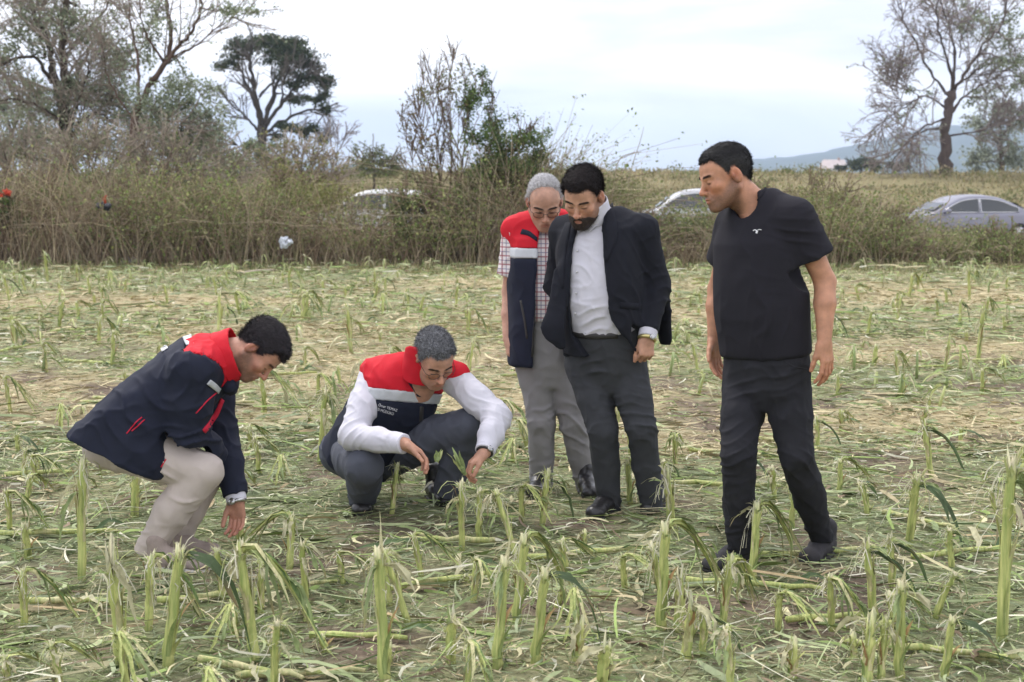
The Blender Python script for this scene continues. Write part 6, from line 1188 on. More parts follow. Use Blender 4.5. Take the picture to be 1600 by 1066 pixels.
# ================= man in dark suit (centre right)
def person_suit():
    P = Person('bearded man in dark open suit and white shirt standing, looking down', G(985, 803))
    sk = (0.50, 0.275, 0.185); Y0 = 6.82
    f = unit((-0.42, -0.90, 0.0))
    nk = W(936, 325, Y0 - 0.02); hem = W(952, 545, Y0); hc = W(911, 307, Y0 - 0.13)
    sL = W(1003, 360, Y0 - 0.08); sR = W(884, 362, Y0 + 0.07); eL = W(1027, 445, Y0 - 0.05); wL = W(1011, 528, Y0 - 0.18)
    eR = W(870, 445, Y0 + 0.18); wR = W(893, 505, Y0 + 0.16)
    lo, hi = bounds(nk, hem, sL, sR, eL, wL, eR, pad=0.26)
    # shirt
    wst = W(947, 520, Y0 - 0.01); vs_ = Vol(lo, hi, 0.007)
    vs_.add(loft(wst, nk, f, [(0, 0, 0.0, 0.178, 0.168, 0.13, 2.2), (0.25, 0, 0.01, 0.192, 0.192, 0.135, 2.2), (0.55, 0, 0.005, 0.195, 0.170, 0.14, 2.3), (0.78, 0, 0, 0.185, 0.130, 0.125, 2.3), (0.92, 0, 0, 0.11, 0.078, 0.09, 2), (1, 0, 0, 0.075, 0.062, 0.075, 2)]), 0)
    V, Q = vs_.mesh(); V = relax(V, Q, 2)
    V = folds(V, Q, [(W(905, 450, Y0 - .18), (0.6, 0, 1), 0.06, 0.005, 0.12, None), (W(925, 500, Y0 - .18), (-0.5, 0, 1), 0.05, 0.005, 0.09, None), (W(915, 400, Y0 - .15), (0.8, 0, 0.5), 0.08, 0.003, 0.12, None)], soft=0.005, scale=9, seed=31)
    sh = P.part('shirt', V, Q, M_WHITE); bs = bvh(V, Q)
    m_pb = mat('pearl_button', (0.6, 0.6, 0.62), rough=0.3)
    for py in (392, 425, 458, 490):
        mb = MB(); h = hit(bs, 903 - (py - 392) * 0.03, py, 0.006); d = unit(np.array(CAMP) - h); mb.tube(np.array([h - d * .002, h + d * 0.002]), 0.0055, 8)
        P.mb('shirt_button', mb, m_pb, parent=sh)
    # jacket: shell around the shirt, open in front
    v = Vol(lo, hi, 0.007)
    v.add(loft(hem, nk, f, [(-0.05, 0, 0, 0.218, 0.20, 0.165, 2.4), (0.2, 0, 0.01, 0.214, 0.220, 0.160, 2.4), (0.5, 0, 0.01, 0.214, 0.210, 0.160, 2.4), (0.72, 0, 0.005, 0.216, 0.180, 0.155, 2.5), (0.86, 0, 0.005, 0.205, 0.138, 0.14, 2.4), (0.94, 0, 0, 0.145, 0.105, 0.115, 2.1), (1.0, 0, 0, 0.098, 0.085, 0.095, 2)]), 0)
    for s_, e_, w_ in ((sL, eL, wL), (sR, eR, wR)):
        v.add(cone(nk + (s_ - nk) * 0.5 - A3(0, 0, 0.012), s_, 0.062, 0.072), 0.045); chain(v, [s_, e_, w_ + (e_ - w_) * 0.08], [0.076, 0.062, 0.050], 0.03)
        v.cut(half(w_ + (e_ - w_) * 0.12, w_ - e_, 0.1))
    # blown-open front flap on the left, longer skirt on the right
    v.add(cone(W(880, 430, Y0 - .13), W(866, 512, Y0 - .17), 0.05, 0.055, (f, 0.28)), 0.03); v.add(cone(W(866, 512, Y0 - .17), W(876, 538, Y0 - .17), 0.045, 0.030, (f, 0.25)), 0.02)
    v.add(cone(W(1035, 480, Y0), W(1040, 528, Y0), 0.06, 0.05, ((0.8, 0.5, 0), 0.4)), 0.04)
    # hollow it and open the front
    v.minus(vs_, 0.002)
    ax = unit(nk - hem); uu = np.cross(f, ax); L = np.linalg.norm(nk - hem)
    def opening(X, Yg, Z):
        x, y, z = X - hem[0], Yg - hem[1], Z - hem[2]
        t = (x * ax[0] + y * ax[1] + z * ax[2]) / L; u = x * uu[0] + y * uu[1] + z * uu[2]; w = x * f[0] + y * f[1] + z * f[2]
        # u grows towards the wearer's right (image left)
        r_ = np.interp(t, [-0.1, 0.15, 0.4, 0.8, 0.97, 1.1], [0.00, 0.105, 0.105, 0.088, 0.055, 0.05]); l_ = np.interp(t, [-0.1, 0.1, 0.25, 0.5, 0.8, 0.97, 1.1], [-0.20, -0.155, -0.10, -0.085, -0.062, -0.05, -0.05])
        return np.maximum(np.maximum(u - r_, l_ - u), 0.03 - w)
    v.cut((opening, lo, hi), 0.012)
    v.plane(W(955, 548, Y0), (0.10, 0, -1))
    v.cut(half(W(870, 551, Y0 - .15), (-0.3, 0, -1), 0.12))
    V, Q = v.mesh(); V = relax(V, Q, 2)
    V = folds(V, Q, [(eL, (0.1, 0, 1), 0.055, 0.007, 0.13, None), (W(1010, 400, Y0 - .1), (0.5, 0, 0.8), 0.07, 0.005, 0.13, None), (W(975, 480, Y0 - .18), (1, 0, 0.3), 0.09, 0.004, 0.14, None), (eR, (0.2, 0, 1), 0.06, 0.006, 0.12, None)], soft=0.006, scale=7, seed=32)
    jk = P.part('suit_jacket', V, Q, cloth('black_wool_suit', (0.0125, 0.0135, 0.020), bump=0.2, bscale=600, var=0.12, rough=0.9)); bj = bvh(V, Q)
    m_l = jk.data.materials[0]
    A, B = patch(bj, [(943, 322), (940, 372), (926, 446)], [(956, 318), (964, 372), (929, 448)], 14, 5, 0.004, 0.005); P.part('lapel', A, B, m_l, parent=jk)
    A, B = patch(bj, [(893, 348), (884, 400), (881, 450)], [(884, 348), (868, 395), (878, 452)], 14, 5, 0.004, 0.005); P.part('lapel', A, B, m_l, parent=jk)
    A, B = patch(bj, [(968, 472), (1002, 474)], [(968, 482), (1002, 485)], 8, 3, 0.003, 0.004); P.part('pocket_flap', A, B, m_l, parent=jk)
    h = hit(bj, 936, 478, 0.004)
    if h is not None:
        mb = MB(); d = unit(np.array(CAMP) - h); mb.tube(np.array([h, h + d * 0.004]), 0.008, 10); P.mb('jacket_button', mb, M_STRAP, parent=jk)
    # shirt collar
    c0 = W(932, 345, Y0 - .05); c1 = W(926, 318, Y0 - .08)
    ax_c = unit(c1 - c0)
    collar_ring(P, 'shirt_collar', c0, c1 + ax_c * 0.012, 0.080, 0.074, 0.009, M_WHITE, tilt=unit(ax_c + 0.15 * f), cut=cone(c0 + f * 0.09 - ax_c * 0.02, c1 + f * 0.12 + ax_c * 0.05, 0.008, 0.04))
    mb = MB()   # collar points
    for a, b, c_ in (((944, 322), (938, 352), (922, 364)), ((898, 352), (905, 366), (910, 362))):
        p = [hit(bs, *q, 0.012) for q in (a, b, c_)]; p = [q for q in p if q is not None]
        if len(p) == 3:
            n_ = unit(np.cross(p[1] - p[0], p[2] - p[0])); n_ = n_ if n_[1] < 0 else -n_
            mb.add(np.vstack([p, np.array(p) + n_ * 0.004]), [(0, 1, 4, 3), (1, 2, 5, 4), (2, 0, 3, 5)], [(0, 2, 1), (3, 4, 5)])
    if mb.n: P.mb('collar_point', mb, M_WHITE, smooth=False)
    # trousers
    hR = W(917, 572, Y0 + 0.02); hL = W(978, 574, Y0 - 0.04); kR = W(942, 672, Y0 - .10); kL = W(1002, 668, Y0 - 0.14); aR = W(954, 797, Y0 - .03); aL = W(1019, 793, Y0 - 0.05)
    top = W(946, 508, Y0 - .01); v = Vol(*bounds(top, hR, hL, kR, kL, aR, aL, pad=0.22), 0.007)
    v.add(loft(W(948, 612, Y0), top, f, [(0, 0, 0, 0.15, 0.11, 0.12, 2.2), (0.35, 0, 0, 0.195, 0.14, 0.155, 2.3), (0.75, 0, 0.0, 0.198, 0.160, 0.145, 2.3), (1, 0, 0.0, 0.188, 0.170, 0.135, 2.3)]), 0)
    chain(v, [hR, (hR + kR) / 2, kR, (kR + aR) / 2 + A3(0, .02, 0), aR], [0.103, 0.090, 0.073, 0.066, 0.053], 0.012); chain(v, [hL, (hL + kL) / 2, kL, (kL + aL) / 2 + A3(0, .02, 0), aL], [0.103, 0.090, 0.073, 0.066, 0.052], 0.012)
    v.cut(half(aR - A3(0, 0, 0.02), (0, 0, -1), 0.1)); v.cut(half(aL - A3(0, 0, 0.015), (0, 0, -1), 0.1))
    V, Q = v.mesh(); V = relax(V, Q, 2)
    V = folds(V, Q, [(kR + A3(0, 0, .03), (0.35, 0, 1), 0.07, 0.006, 0.13, None), (kL + A3(0, 0, .03), (-0.3, 0, 1), 0.06, 0.007, 0.12, None), (W(945, 570, Y0 - .1), (0.5, 0, 1), 0.07, 0.006, 0.14, None), (aR + A3(0, 0, .07), (0, 0, 1), 0.05, 0.006, 0.09, None), (aL + A3(0, 0, .08), (0, 0, 1), 0.055, 0.006, 0.09, None)], soft=0.005, scale=8, seed=33)
    tr = P.part('trousers', V, Q, cloth('charcoal_wool_trousers', (0.043, 0.045, 0.051), crease=0.9, cscale=10, bump=0.15, bscale=600, var=0.12)); bt = bvh(V, Q)
    A, B = patch(bt, [(893, 516), (920, 521), (965, 520)], [(893, 525), (920, 530), (965, 529)], 14, 3, 0.003, 0.005); P.part('belt', A, B, M_STRAP)
    head(P, hc, (-0.33, -0.78, -0.52), (-0.12, -0.42, 0.90), [(W(930, 330, Y0 - .04), 0.062), (W(937, 345, Y0 - .01), 0.07), (W(942, 365, Y0), 0.085)], sk, (0.016, 0.011, 0.011), HL_SHORT, th=(0.016, 0.007), comb=(0.5, 0.7, 0.3), slen=(0.010, 0.024), jaw=0.007, beard=(0.0022, (0.034, 0.023, 0.019)), stub=0.7, seed=31, scale=1.04, strands=18000, hairnoise=0.004)
    hand_piece(P, [nk - A3(0, 0, .05), sL, eL, wL], [0.06, 0.05, 0.043, 0.031], (-0.06, -0.25, -1), (-0.3, 0.95, -0.1), (-0.9, -0.3, 0), sk, curl=(1.15, 1.2, 0.9), spread=0.02, thumb=(0.85, 0.25, 0.45), tcurl=0.6)
    mb = MB(); ca = unit(wL - eL); c_ = wL - ca * 0.012; lo2, hi2 = bounds(c_, pad=0.09); v = Vol(lo2, hi2, 0.005); v.add(cone(c_ - ca * 0.06, c_ + ca * 0.010, 0.046, 0.043), 0); v.cut(half(c_ + ca * 0.010, ca, 0.1)); V, Q = v.mesh(); P.part('shirt_cuff', V, Q, M_WHITE)
    watch(P, wL + ca * 0.006, ca, 0.038, mat('gold_band', (0.55, 0.48, 0.22), rough=0.3, metal=0.8), (0.5, -0.8, 0.3), 0.015)
    shoe(P, G(958, 795), G(925, 815), M_BLACKSHOE, M_SOLE); shoe(P, G(1030, 786), G(1002, 818), M_BLACKSHOE, M_SOLE)
    P.finish()

# ================= grey-haired man in vest and checked shirt (behind the suit)
def person_check():
    P = Person('grey-haired man with spectacles in open navy and red vest standing behind the suit', G(880, 768))
    sk = (0.50, 0.285, 0.205); Y0 = 7.28
    f = unit((0.12, -0.99, 0.0))
    nk = W(853, 340, Y0); hem = W(852, 565, Y0); hc = W(851, 316, Y0 - 0.11)
    sR = W(806, 362, Y0); sL = W(900, 362, Y0 + 0.02); eR = W(797, 455, Y0 + 0.05); wR = W(794, 528, Y0 - 0.03); eL = W(915, 455, Y0 + 0.06); wL = W(915, 530, Y0)
    lo, hi = bounds(nk, hem, sR, sL, eR, wR, eL, pad=0.24)
    m_check, t, p_ = new_mat('checked_shirt_cloth'); l = t.links.new
    tc = nd(t, 'ShaderNodeTexCoord'); sx = nd(t, 'ShaderNodeSeparateXYZ'); l(tc.outputs['Object'], sx.inputs[0])
    def lines(sock, step, off, w):
        a = nd(t, 'ShaderNodeMath', operation='ADD'); l(sock, a.inputs[0]); a.inputs[1].default_value = off + 10
        b = nd(t, 'ShaderNodeMath', operation='MODULO'); l(a.outputs[0], b.inputs[0]); b.inputs[1].default_value = step
        c = nd(t, 'ShaderNodeMath', operation='LESS_THAN'); l(b.outputs[0], c.inputs[0]); c.inputs[1].default_value = w; return c.outputs[0]
    def over(base, fac, col, amt):
        mu = nd(t, 'ShaderNodeMath', operation='MULTIPLY'); l(fac, mu.inputs[0]); mu.inputs[1].default_value = amt
        mx = nd(t, 'ShaderNodeMix', data_type='RGBA'); l(mu.outputs[0], mx.inputs['Factor'])
        if base is None: mx.inputs[6].default_value = (0.72, 0.68, 0.68, 1)
        else: l(base, mx.inputs[6])
        mx.inputs[7].default_value = (*col, 1); return mx.outputs[2]
    b = None
    for sock in ('X', 'Z'):
        b = over(b, lines(sx.outputs[sock], 0.044, 0.0, 0.0075), (0.30, 0.08, 0.10), 0.75); b = over(b, lines(sx.outputs[sock], 0.044, 0.022, 0.005), (0.10, 0.10, 0.22), 0.65)
    l(b, p_.inputs['Base Color']); p_.inputs['Roughness'].default_value = 0.8
    vsx = Vol(lo, hi, 0.007)
    vsx.add(loft(W(852, 500, Y0), nk, f, [(0, 0, 0, 0.168, 0.135, 0.125, 2.3), (0.3, 0, 0.005, 0.17, 0.140, 0.125, 2.3), (0.7, 0, 0, 0.175, 0.12, 0.125, 2.3), (0.86, 0, 0, 0.145, 0.09, 0.10, 2.2), (0.94, 0, 0, 0.09, 0.065, 0.08, 2), (1, 0, 0, 0.068, 0.058, 0.07, 2)]), 0)
    tor = vsx.copy()
    for s_, e_ in ((sR, eR), (sL, eL)):
        vsx.add(cone(nk + (s_ - nk) * 0.5, s_, 0.055, 0.06), 0.04); vsx.add(cone(s_, s_ + (e_ - s_) * 0.9, 0.068, 0.082), 0.04); vsx.cut(half(s_ + (e_ - s_) * 0.72, e_ - s_, 0.15))
    V, Q = vsx.mesh(); V = relax(V, Q, 2); V = folds(V, Q, [(sR + (eR - sR) * 0.5, (0.2, 0, 1), 0.06, 0.004, 0.1, None)], soft=0.005, scale=9, seed=41)
    shp = P.part('checked_shirt', V, Q, m_check)
    # vest in three coloured zones, open in front
    v = Vol(lo, hi, 0.007)
    v.add(loft(hem, nk, f, [(-0.02, 0, 0, 0.195, 0.168, 0.16, 2.5), (0.3, 0, 0, 0.194, 0.172, 0.16, 2.5), (0.7, 0, 0, 0.198, 0.16, 0.155, 2.5), (0.86, 0, 0, 0.185, 0.132, 0.135, 2.4), (0.94, 0, 0, 0.14, 0.10, 0.11, 2), (1.0, 0, 0, 0.095, 0.082, 0.092, 2)]), 0)
    for s_ in (sR, sL): v.add(cone(nk + (s_ - nk) * 0.4 + A3(0, 0, 0.004), s_ + A3(0, 0, 0.010), 0.070, 0.078), 0.04)
    for s_, sg in ((sR, -1), (sL, 1)): v.cut(ell(s_ + A3(sg * 0.100, 0.0, -0.150), (0.074, 0.2, 0.135)), 0.01)
    v.minus(tor, 0.002); v.cut(cone(W(852, 330, Y0 - .2), W(864, 600, Y0 - .2), 0.030, 0.10, (f, 3.0)), 0.008)
    v.cut(half(W(846, 570, Y0), (0, 0, -1), 0.3))
    zb = W(850, 388, Y0 - .14)[2]; z2 = W(850, 404, Y0 - .14)[2]
    zones = (('vest_lower', lambda q: q.plane(A3(0, 0, z2), (0, 0, 1)), M_NAVY, 0), ('vest_yoke', lambda q: q.plane(A3(0, 0, zb), (0, 0, -1)), M_RED, 0), ('reflective_band', lambda q: q.plane(A3(0, 0, zb), (0, 0, 1)).plane(A3(0, 0, z2), (0, 0, -1)), M_REFLECT, 0.003))
    for nm, fn, m_, o_ in zones:
        q = v.copy(); q.f = q.f - o_; fn(q); V, Q = q.mesh(); V = relax(V, Q, 1); V = folds(V, Q, [], soft=0.005, scale=6, seed=42); P.part(nm, V, Q, m_)
        if nm == 'vest_yoke': by = bvh(V, Q)
        if nm == 'vest_lower':
            bl_ = bvh(V, Q)
            for A_, B_, n_ in (([(840, 408), (836, 480), (830, 558)], [(843, 408), (839, 480), (833, 558)], 'zip_edge'), ([(812, 470), (818, 500), (822, 530)], [(815, 469), (821, 499), (825, 529)], 'pocket_welt')):
                a, b = patch(bl_, A_, B_, 12, 3, 0.003, 0.004); P.part(n_, a, b, M_STRAP)
    A, B = patch(by, [(816, 358), (828, 362), (842, 374)], [(813, 366), (826, 369), (842, 380)], 10, 3, 0.004, 0.004); P.part('chest_pocket_trim', A, B, M_NAVY)
    collar_ring(P, 'shirt_collar', W(853, 358, Y0 - .04), W(852, 334, Y0 - .06), 0.072, 0.066, 0.008, m_check, cut=cone(W(850, 370, Y0 - .15), W(850, 330, Y0 - .15), 0.02, 0.05))
    hR = W(838, 570, Y0); hL = W(878, 572, Y0); kR = W(846, 660, Y0 - .04); kL = W(897, 662, Y0 - .04); aR = W(846, 757, Y0 + .02); aL = W(917, 761, Y0 + .02)
    top = W(855, 484, Y0); v = Vol(*bounds(top, hR, hL, kR, kL, aR, aL, pad=0.2), 0.008)
    v.add(loft(W(857, 605, Y0), top, f, [(0, 0, 0, 0.15, 0.10, 0.11, 2.2), (0.3, 0, 0, 0.175, 0.125, 0.14, 2.3), (1, 0, 0, 0.170, 0.130, 0.125, 2.3)]), 0)
    chain(v, [hR, kR, aR], [0.098, 0.072, 0.060], 0.015); chain(v, [hL, kL, aL], [0.098, 0.072, 0.060], 0.015)
    v.cut(half(aR - A3(0, 0, 0.03), (0, 0, -1), 0.12)); v.cut(half(aL - A3(0, 0, 0.03), (0, 0, -1), 0.12))
    V, Q = v.mesh(); V = relax(V, Q, 2)
    V = folds(V, Q, [(kR, (0.2, 0, 1), 0.07, 0.006, 0.14, None), (kL, (0.2, 0, 1), 0.07, 0.006, 0.14, None), (aR + A3(0, 0, .05), (0, 0, 1), 0.05, 0.008, 0.1, None), (aL + A3(0, 0, .05), (0, 0, 1), 0.05, 0.008, 0.1, None)], soft=0.005, scale=8, seed=43)
    P.part('trousers', V, Q, cloth('grey_trousers', (0.26, 0.25, 0.255), crease=0.9, cscale=10, bump=0.15, bscale=500, var=0.08))
    hl = ([-0.13, -0.085, -0.04, -0.02, -0.002, 0.010, 0.020, 0.030, 0.045, 0.065, 0.12], [-0.05, -0.045, -0.02, 0.012, 0.022, 0.015, 0.070, 0.100, 0.125, 0.15, 0.16])
    head(P, hc, (0.03, -0.83, -0.52), (0, -0.42, 0.9), [(W(852, 345, Y0 - .03), 0.056), (W(853, 360, Y0), 0.066), (W(853, 380, Y0), 0.08)], sk, (0.46, 0.45, 0.46), hl, th=(0.004, 0.007), comb=(0.3, -1, 0.1), slen=(0.008, 0.02), stub=0.12, brow=(0.05, 0.045, 0.045), glasses=True, seed=41, scale=1.02, hairvar=0.25, bald=True, strands=18000)
    hand_piece(P, [sR, eR, (eR + wR) / 2, wR], [0.048, 0.041, 0.039, 0.028], (0.08, -0.1, -1), (0.9, 0.1, 0), (0.1, -0.95, 0), sk, curl=(0.35, 0.5, 0.35))
    hand_piece(P, [sL, eL, (eL + wL) / 2, wL], [0.048, 0.041, 0.039, 0.028], (0.0, -0.1, -1), (-0.9, 0.1, 0), (0.1, -0.95, 0), sk, h=0.004)
    shoe(P, G(850, 762), G(835, 778), M_BLACKSHOE, M_SOLE); shoe(P, G(913, 764), G(925, 782), M_BLACKSHOE, M_SOLE)
    P.finish()

# ================= man squatting in vest and white shirt
def person_squat():
    P = Person('squatting man in red and navy vest over white shirt, holding torn leaves', G(625, 795))
    sk = (0.47, 0.255, 0.175)
    pel = W(567, 705, 7.02); nk = W(655, 566, 6.80); hc = W(679, 560, 6.66)
    f = unit((0.42, -0.86, -0.30))
    sR = W(583, 590, 6.86); sL = W(714, 596, 6.78)
    eR = W(551, 682, 6.62); wR = W(633, 694, 6.42); eL = W(777, 652, 6.62); wL = W(757, 707, 6.45)
    lo, hi = bounds(pel, nk, sR, sL, eR, eL, wR, wL, pad=0.26)
    # shirt
    v = Vol(lo, hi, 0.007)
    prt = loft(pel, nk, f, [(-0.05, 0, 0, 0.17, 0.13, 0.13, 2.2), (0.3, 0, 0, 0.175, 0.15, 0.13, 2.2), (0.7, 0, 0, 0.18, 0.13, 0.13, 2.3), (0.88, 0, 0, 0.13, 0.09, 0.1, 2), (1, 0, 0, 0.07, 0.06, 0.07, 2)])
    v.add(prt, 0); tor = v.copy()
    for s_, e_, w_ in ((sR, eR, wR), (sL, eL, wL)):
        v.add(cone(nk + (s_ - nk) * 0.5, s_, 0.055, 0.062), 0.04); chain(v, [s_, (s_ + e_) / 2, e_, (e_ + w_) / 2, w_], [0.072, 0.070, 0.064, 0.056, 0.044], 0.03); v.cut(half(w_ + (e_ - w_) * 0.06, w_ - e_, 0.09))
    V, Q = v.mesh(); V = relax(V, Q, 2)
    V = folds(V, Q, [(eR, unit(wR - eR) + unit(eR - sR), 0.05, 0.0045, 0.10, None), (eL, unit(wL - eL) + unit(eL - sL), 0.05, 0.0045, 0.10, None), ((sR + eR) / 2, (0.9, 0.2, 0.2), 0.07, 0.003, 0.12, None), ((sL + eL) / 2, (0.7, 0.1, 0.9), 0.07, 0.003, 0.12, None), ((wR + eR) / 2, (0.6, 0, 0.8), 0.06, 0.003, 0.1, None), ((wL + eL) / 2, (0.8, 0, 0.5), 0.06, 0.003, 0.1, None)], soft=0.0035, scale=9, seed=51)
    P.part('shirt', V, Q, M_WHITE)
    for w_, e_ in ((wR, eR), (wL, eL)):
        ca = unit(w_ - e_); c_ = w_ - ca * 0.03; q = Vol(*bounds(c_, pad=0.09), 0.005); q.add(cone(c_ - ca * 0.03, c_ + ca * 0.05, 0.0485, 0.047), 0); q.cut(half(c_ + ca * 0.026, ca, 0.1)); q.cut(half(c_ - ca * 0.022, -ca, 0.1)); V, Q = q.mesh(); P.part('shirt_cuff', V, Q, M_WHITE)
    # vest
    v = Vol(lo, hi, 0.007)
    v.add(loft(pel - unit(nk - pel) * 0.06, nk, f, [(-0.02, 0, 0, 0.20, 0.155, 0.165, 2.3), (0.35, 0, 0, 0.198, 0.17, 0.16, 2.3), (0.68, 0, 0, 0.205, 0.155, 0.155, 2.4), (0.84, 0, 0, 0.19, 0.12, 0.135, 2.3), (0.93, 0, 0, 0.13, 0.09, 0.105, 2), (1.0, 0, 0, 0.085, 0.075, 0.085, 2)]), 0)
    for s_ in (sR, sL): v.add(cone(nk + (s_ - nk) * 0.4, s_ + A3(0, 0, 0.03), 0.068, 0.064), 0.045)
    for s_, e_, ox in ((sR, eR, -0.055), (sL, eL, 0.06)): v.cut(ell(s_ + (e_ - s_) * 0.32 + A3(ox, -0.03, 0.0), (0.072, 0.13, 0.12)), 0.012)
    v.cut(cone(hc + A3(-0.02, 0.0, 0), hc + A3(-0.03, -0.03, -0.10), 0.075, 0.045), 0.01)
    ax = unit(nk - pel); top_b = W(650, 613, 6.72); bot_b = W(650, 630, 6.72)
    nz = unit((0.10, 0.15, 1.0))
    zones = (('vest_lower', lambda q: q.plane(bot_b, nz), M_NAVY, 0), ('vest_yoke', lambda q: q.plane(top_b, -nz), M_RED, 0), ('reflective_band', lambda q: q.plane(top_b, nz).plane(bot_b, -nz), M_REFLECT, 0.003))
    bb = {}
    for nm, fn, m_, o_ in zones:
        q = v.copy(); q.f = q.f - o_; fn(q); V, Q = q.mesh(); V = relax(V, Q, 1)
        V = folds(V, Q, [(W(600, 660, 6.8), (0.7, 0, 1), 0.08, 0.006, 0.14, None), (W(570, 585, 6.8), (1, 0, 0.3), 0.07, 0.005, 0.1, None)], soft=0.006, scale=6, seed=52); bb[nm] = (P.part(nm, V, Q, m_), bvh(V, Q))
    lowr, bl = bb['vest_lower']; yoke, by = bb['vest_yoke']
    collar_ring(P, 'vest_collar', W(655, 588, 6.76), W(661, 552, 6.71), 0.092, 0.086, 0.010, M_RED, tilt=unit((0.25, 0.35, 0.9)), cut=cone(W(668, 640, 6.5), W(688, 560, 6.5), 0.03, 0.10), flat=(f, 1.0))
    A, B = patch(by, [(632, 588), (640, 602), (652, 618)], [(645, 590), (655, 604), (662, 620)], 8, 4, 0.006, 0.006); P.part('collar_facing', A, B, M_NAVY, parent=yoke)
    A, B = patch(bl, [(656, 630), (655, 655), (652, 690)], [(662, 630), (661, 655), (658, 690)], 10, 3, 0.003, 0.004); P.part('zip_placket', A, B, M_STRAP, parent=lowr)
    # name lettering and emblem
    def text_on(bvx, s, px, py, w, ang, name):
        cu = bpy.data.curves.new(name, 'FONT'); cu.body = s; cu.size = 1; tmp = bpy.data.objects.new(name, cu); C.objects.link(tmp)
        dg = bpy.context.evaluated_depsgraph_get(); dg.update(); me0 = tmp.evaluated_get(dg).to_mesh()
        co = np.array([v_.co for v_ in me0.vertices]); fs = [tuple(p.vertices) for p in me0.polygons]; bpy.data.objects.remove(tmp)
        if len(co) == 0: return
        sc_ = w / (co[:, 0].max() - co[:, 0].min()); X = co[:, 0] * sc_; Yt = co[:, 1] * sc_ * 1.15
        ca, sa = math.cos(ang), math.sin(ang); Vt = []
        c0 = hit(bvx, px, py, 0.004)
        for x, y in zip(X, Yt):
            h = hit(bvx, px + x * ca + y * sa, py + x * sa - y * ca, 0.004); Vt.append(h if h is not None else c0)
        me = bpy.data.meshes.new(name); me.from_pydata([tuple(q_ - P.base) for q_ in Vt], [], fs); put(name, me, M_PRINT, lowr)
    text_on(bl, 'Ömer YILMAZ', 591, 634, 30, 0.30, 'name_lettering'); text_on(bl, 'İl MÜDÜRÜ', 590, 641, 25, 0.30, 'title_lettering')
    A, B = patch(bl, [(687, 650), (690, 641), (697, 637)], [(688, 651), (696, 648), (700, 639)], 8, 4, 0.004, 0.002); P.part('emblem', A, B, M_PRINT, parent=lowr)
    A, B = patch(bl, [(676, 656), (680, 658), (686, 655)], [(676, 658), (681, 660), (687, 656)], 6, 3, 0.004, 0.002); P.part('emblem', A, B, M_PRINT, parent=lowr)
    # trousers
    hR = W(548, 704, 7.00); hL = W(616, 706, 7.02); kR = W(569, 730, 6.58); kL = W(733, 664, 6.74); aR = W(566, 786, 6.80); aL = W(698, 766, 6.90)
    v = Vol(*bounds(pel, hR, hL, kR, kL, aR, aL, pad=0.2), 0.007)
    v.add(ell(pel + A3(0.04, 0.03, -0.02), (0.19, 0.16, 0.13)), 0)
    v.add(cone(pel + A3(-0.10, 0.02, -0.01), hR, 0.12, 0.115), 0.05)
    chain(v, [hR, (hR + kR) / 2 + A3(-0.005, 0, 0), kR], [0.115, 0.105, 0.088], 0.04); chain(v, [kR, (kR + aR) / 2 + A3(0, 0.03, 0), aR], [0.086, 0.082, 0.064], 0.015)
    chain(v, [hL, (hL + kL) / 2, kL], [0.115, 0.104, 0.084], 0.04); chain(v, [kL, (kL + aL) / 2 + A3(0.0, 0.02, 0), aL], [0.084, 0.082, 0.068], 0.015)
    v.cut(half(aR - A3(0, 0, 0.005), (0, 0, -1), 0.1)); v.cut(half(aL - A3(0, 0, 0.01), unit(aL - kL), 0.1))
    V, Q = v.mesh(); V = relax(V, Q, 2)
    V = folds(V, Q, [((hL + kL) / 2, kL - hL, 0.08, 0.006, 0.15, None), ((kL + aL) / 2, (0.3, 0, 1), 0.09, 0.005, 0.14, None), (kR + A3(0.05, 0.1, 0.02), kR - hR + A3(0.1, 0, 0), 0.05, 0.006, 0.12, None), (hR, (0.5, 0, 1), 0.06, 0.007, 0.14, None), (aR + A3(0, 0, .06), (0, 0, 1), 0.05, 0.005, 0.08, None)], soft=0.005, scale=8, seed=53)
    P.part('trousers', V, Q, cloth('slate_trousers', (0.075, 0.081, 0.104), crease=0.9, cscale=10, bump=0.12, bscale=500, var=0.1, spec=0.3))
    head(P, hc, (0.34, -0.70, -0.63), (0.16, -0.52, 0.84), [(W(664, 583, 6.74), 0.060), (W(657, 598, 6.80), 0.07), (W(650, 615, 6.84), 0.085)], sk, (0.15, 0.153, 0.165), HL_SHORT, th=(0.016, 0.008), comb=(0.4, 0.3, 0.3), slen=(0.006, 0.016), stub=0.25, glasses=True, curl=0.35, lift=0.35, seed=51, scale=1.05, hairvar=0.75, hairnoise=0.007, strands=18000, nose=0.003)
    hand_piece(P, [nk - A3(0, 0, .05), sR, eR, wR], [0.06, 0.05, 0.043, 0.030], (0.80, -0.15, -0.55), (0.15, -0.5, -0.85) , (0.5, -0.75, 0.45), sk, curl=(0.35, 0.45, 0.3), spread=0.03, thumb=(0.95, 0.25, 0.30), tcurl=0.1)
    hand_piece(P, [nk - A3(0, 0, .05), sL, eL, wL], [0.06, 0.05, 0.043, 0.030], (-0.75, -0.25, -0.62), (-0.4, -0.2, -0.9), (-0.35, -0.85, 0.4), sk, curl=(0.55, 0.7, 0.5), spread=0.02, thumb=(0.85, 0.25, 0.30), tcurl=0.3)
    watch(P, wL - unit(wL - eL) * 0.006, wL - eL, 0.034, M_STRAP, (0.6, -0.6, 0.4), 0.017)
    shoe(P, G(570, 788), G(562, 815), M_BLACKSHOE, M_SOLE, high=0.10); shoe(P, G(672, 776), G(722, 806), M_BLACKSHOE, M_SOLE, high=0.09)
    P.finish()

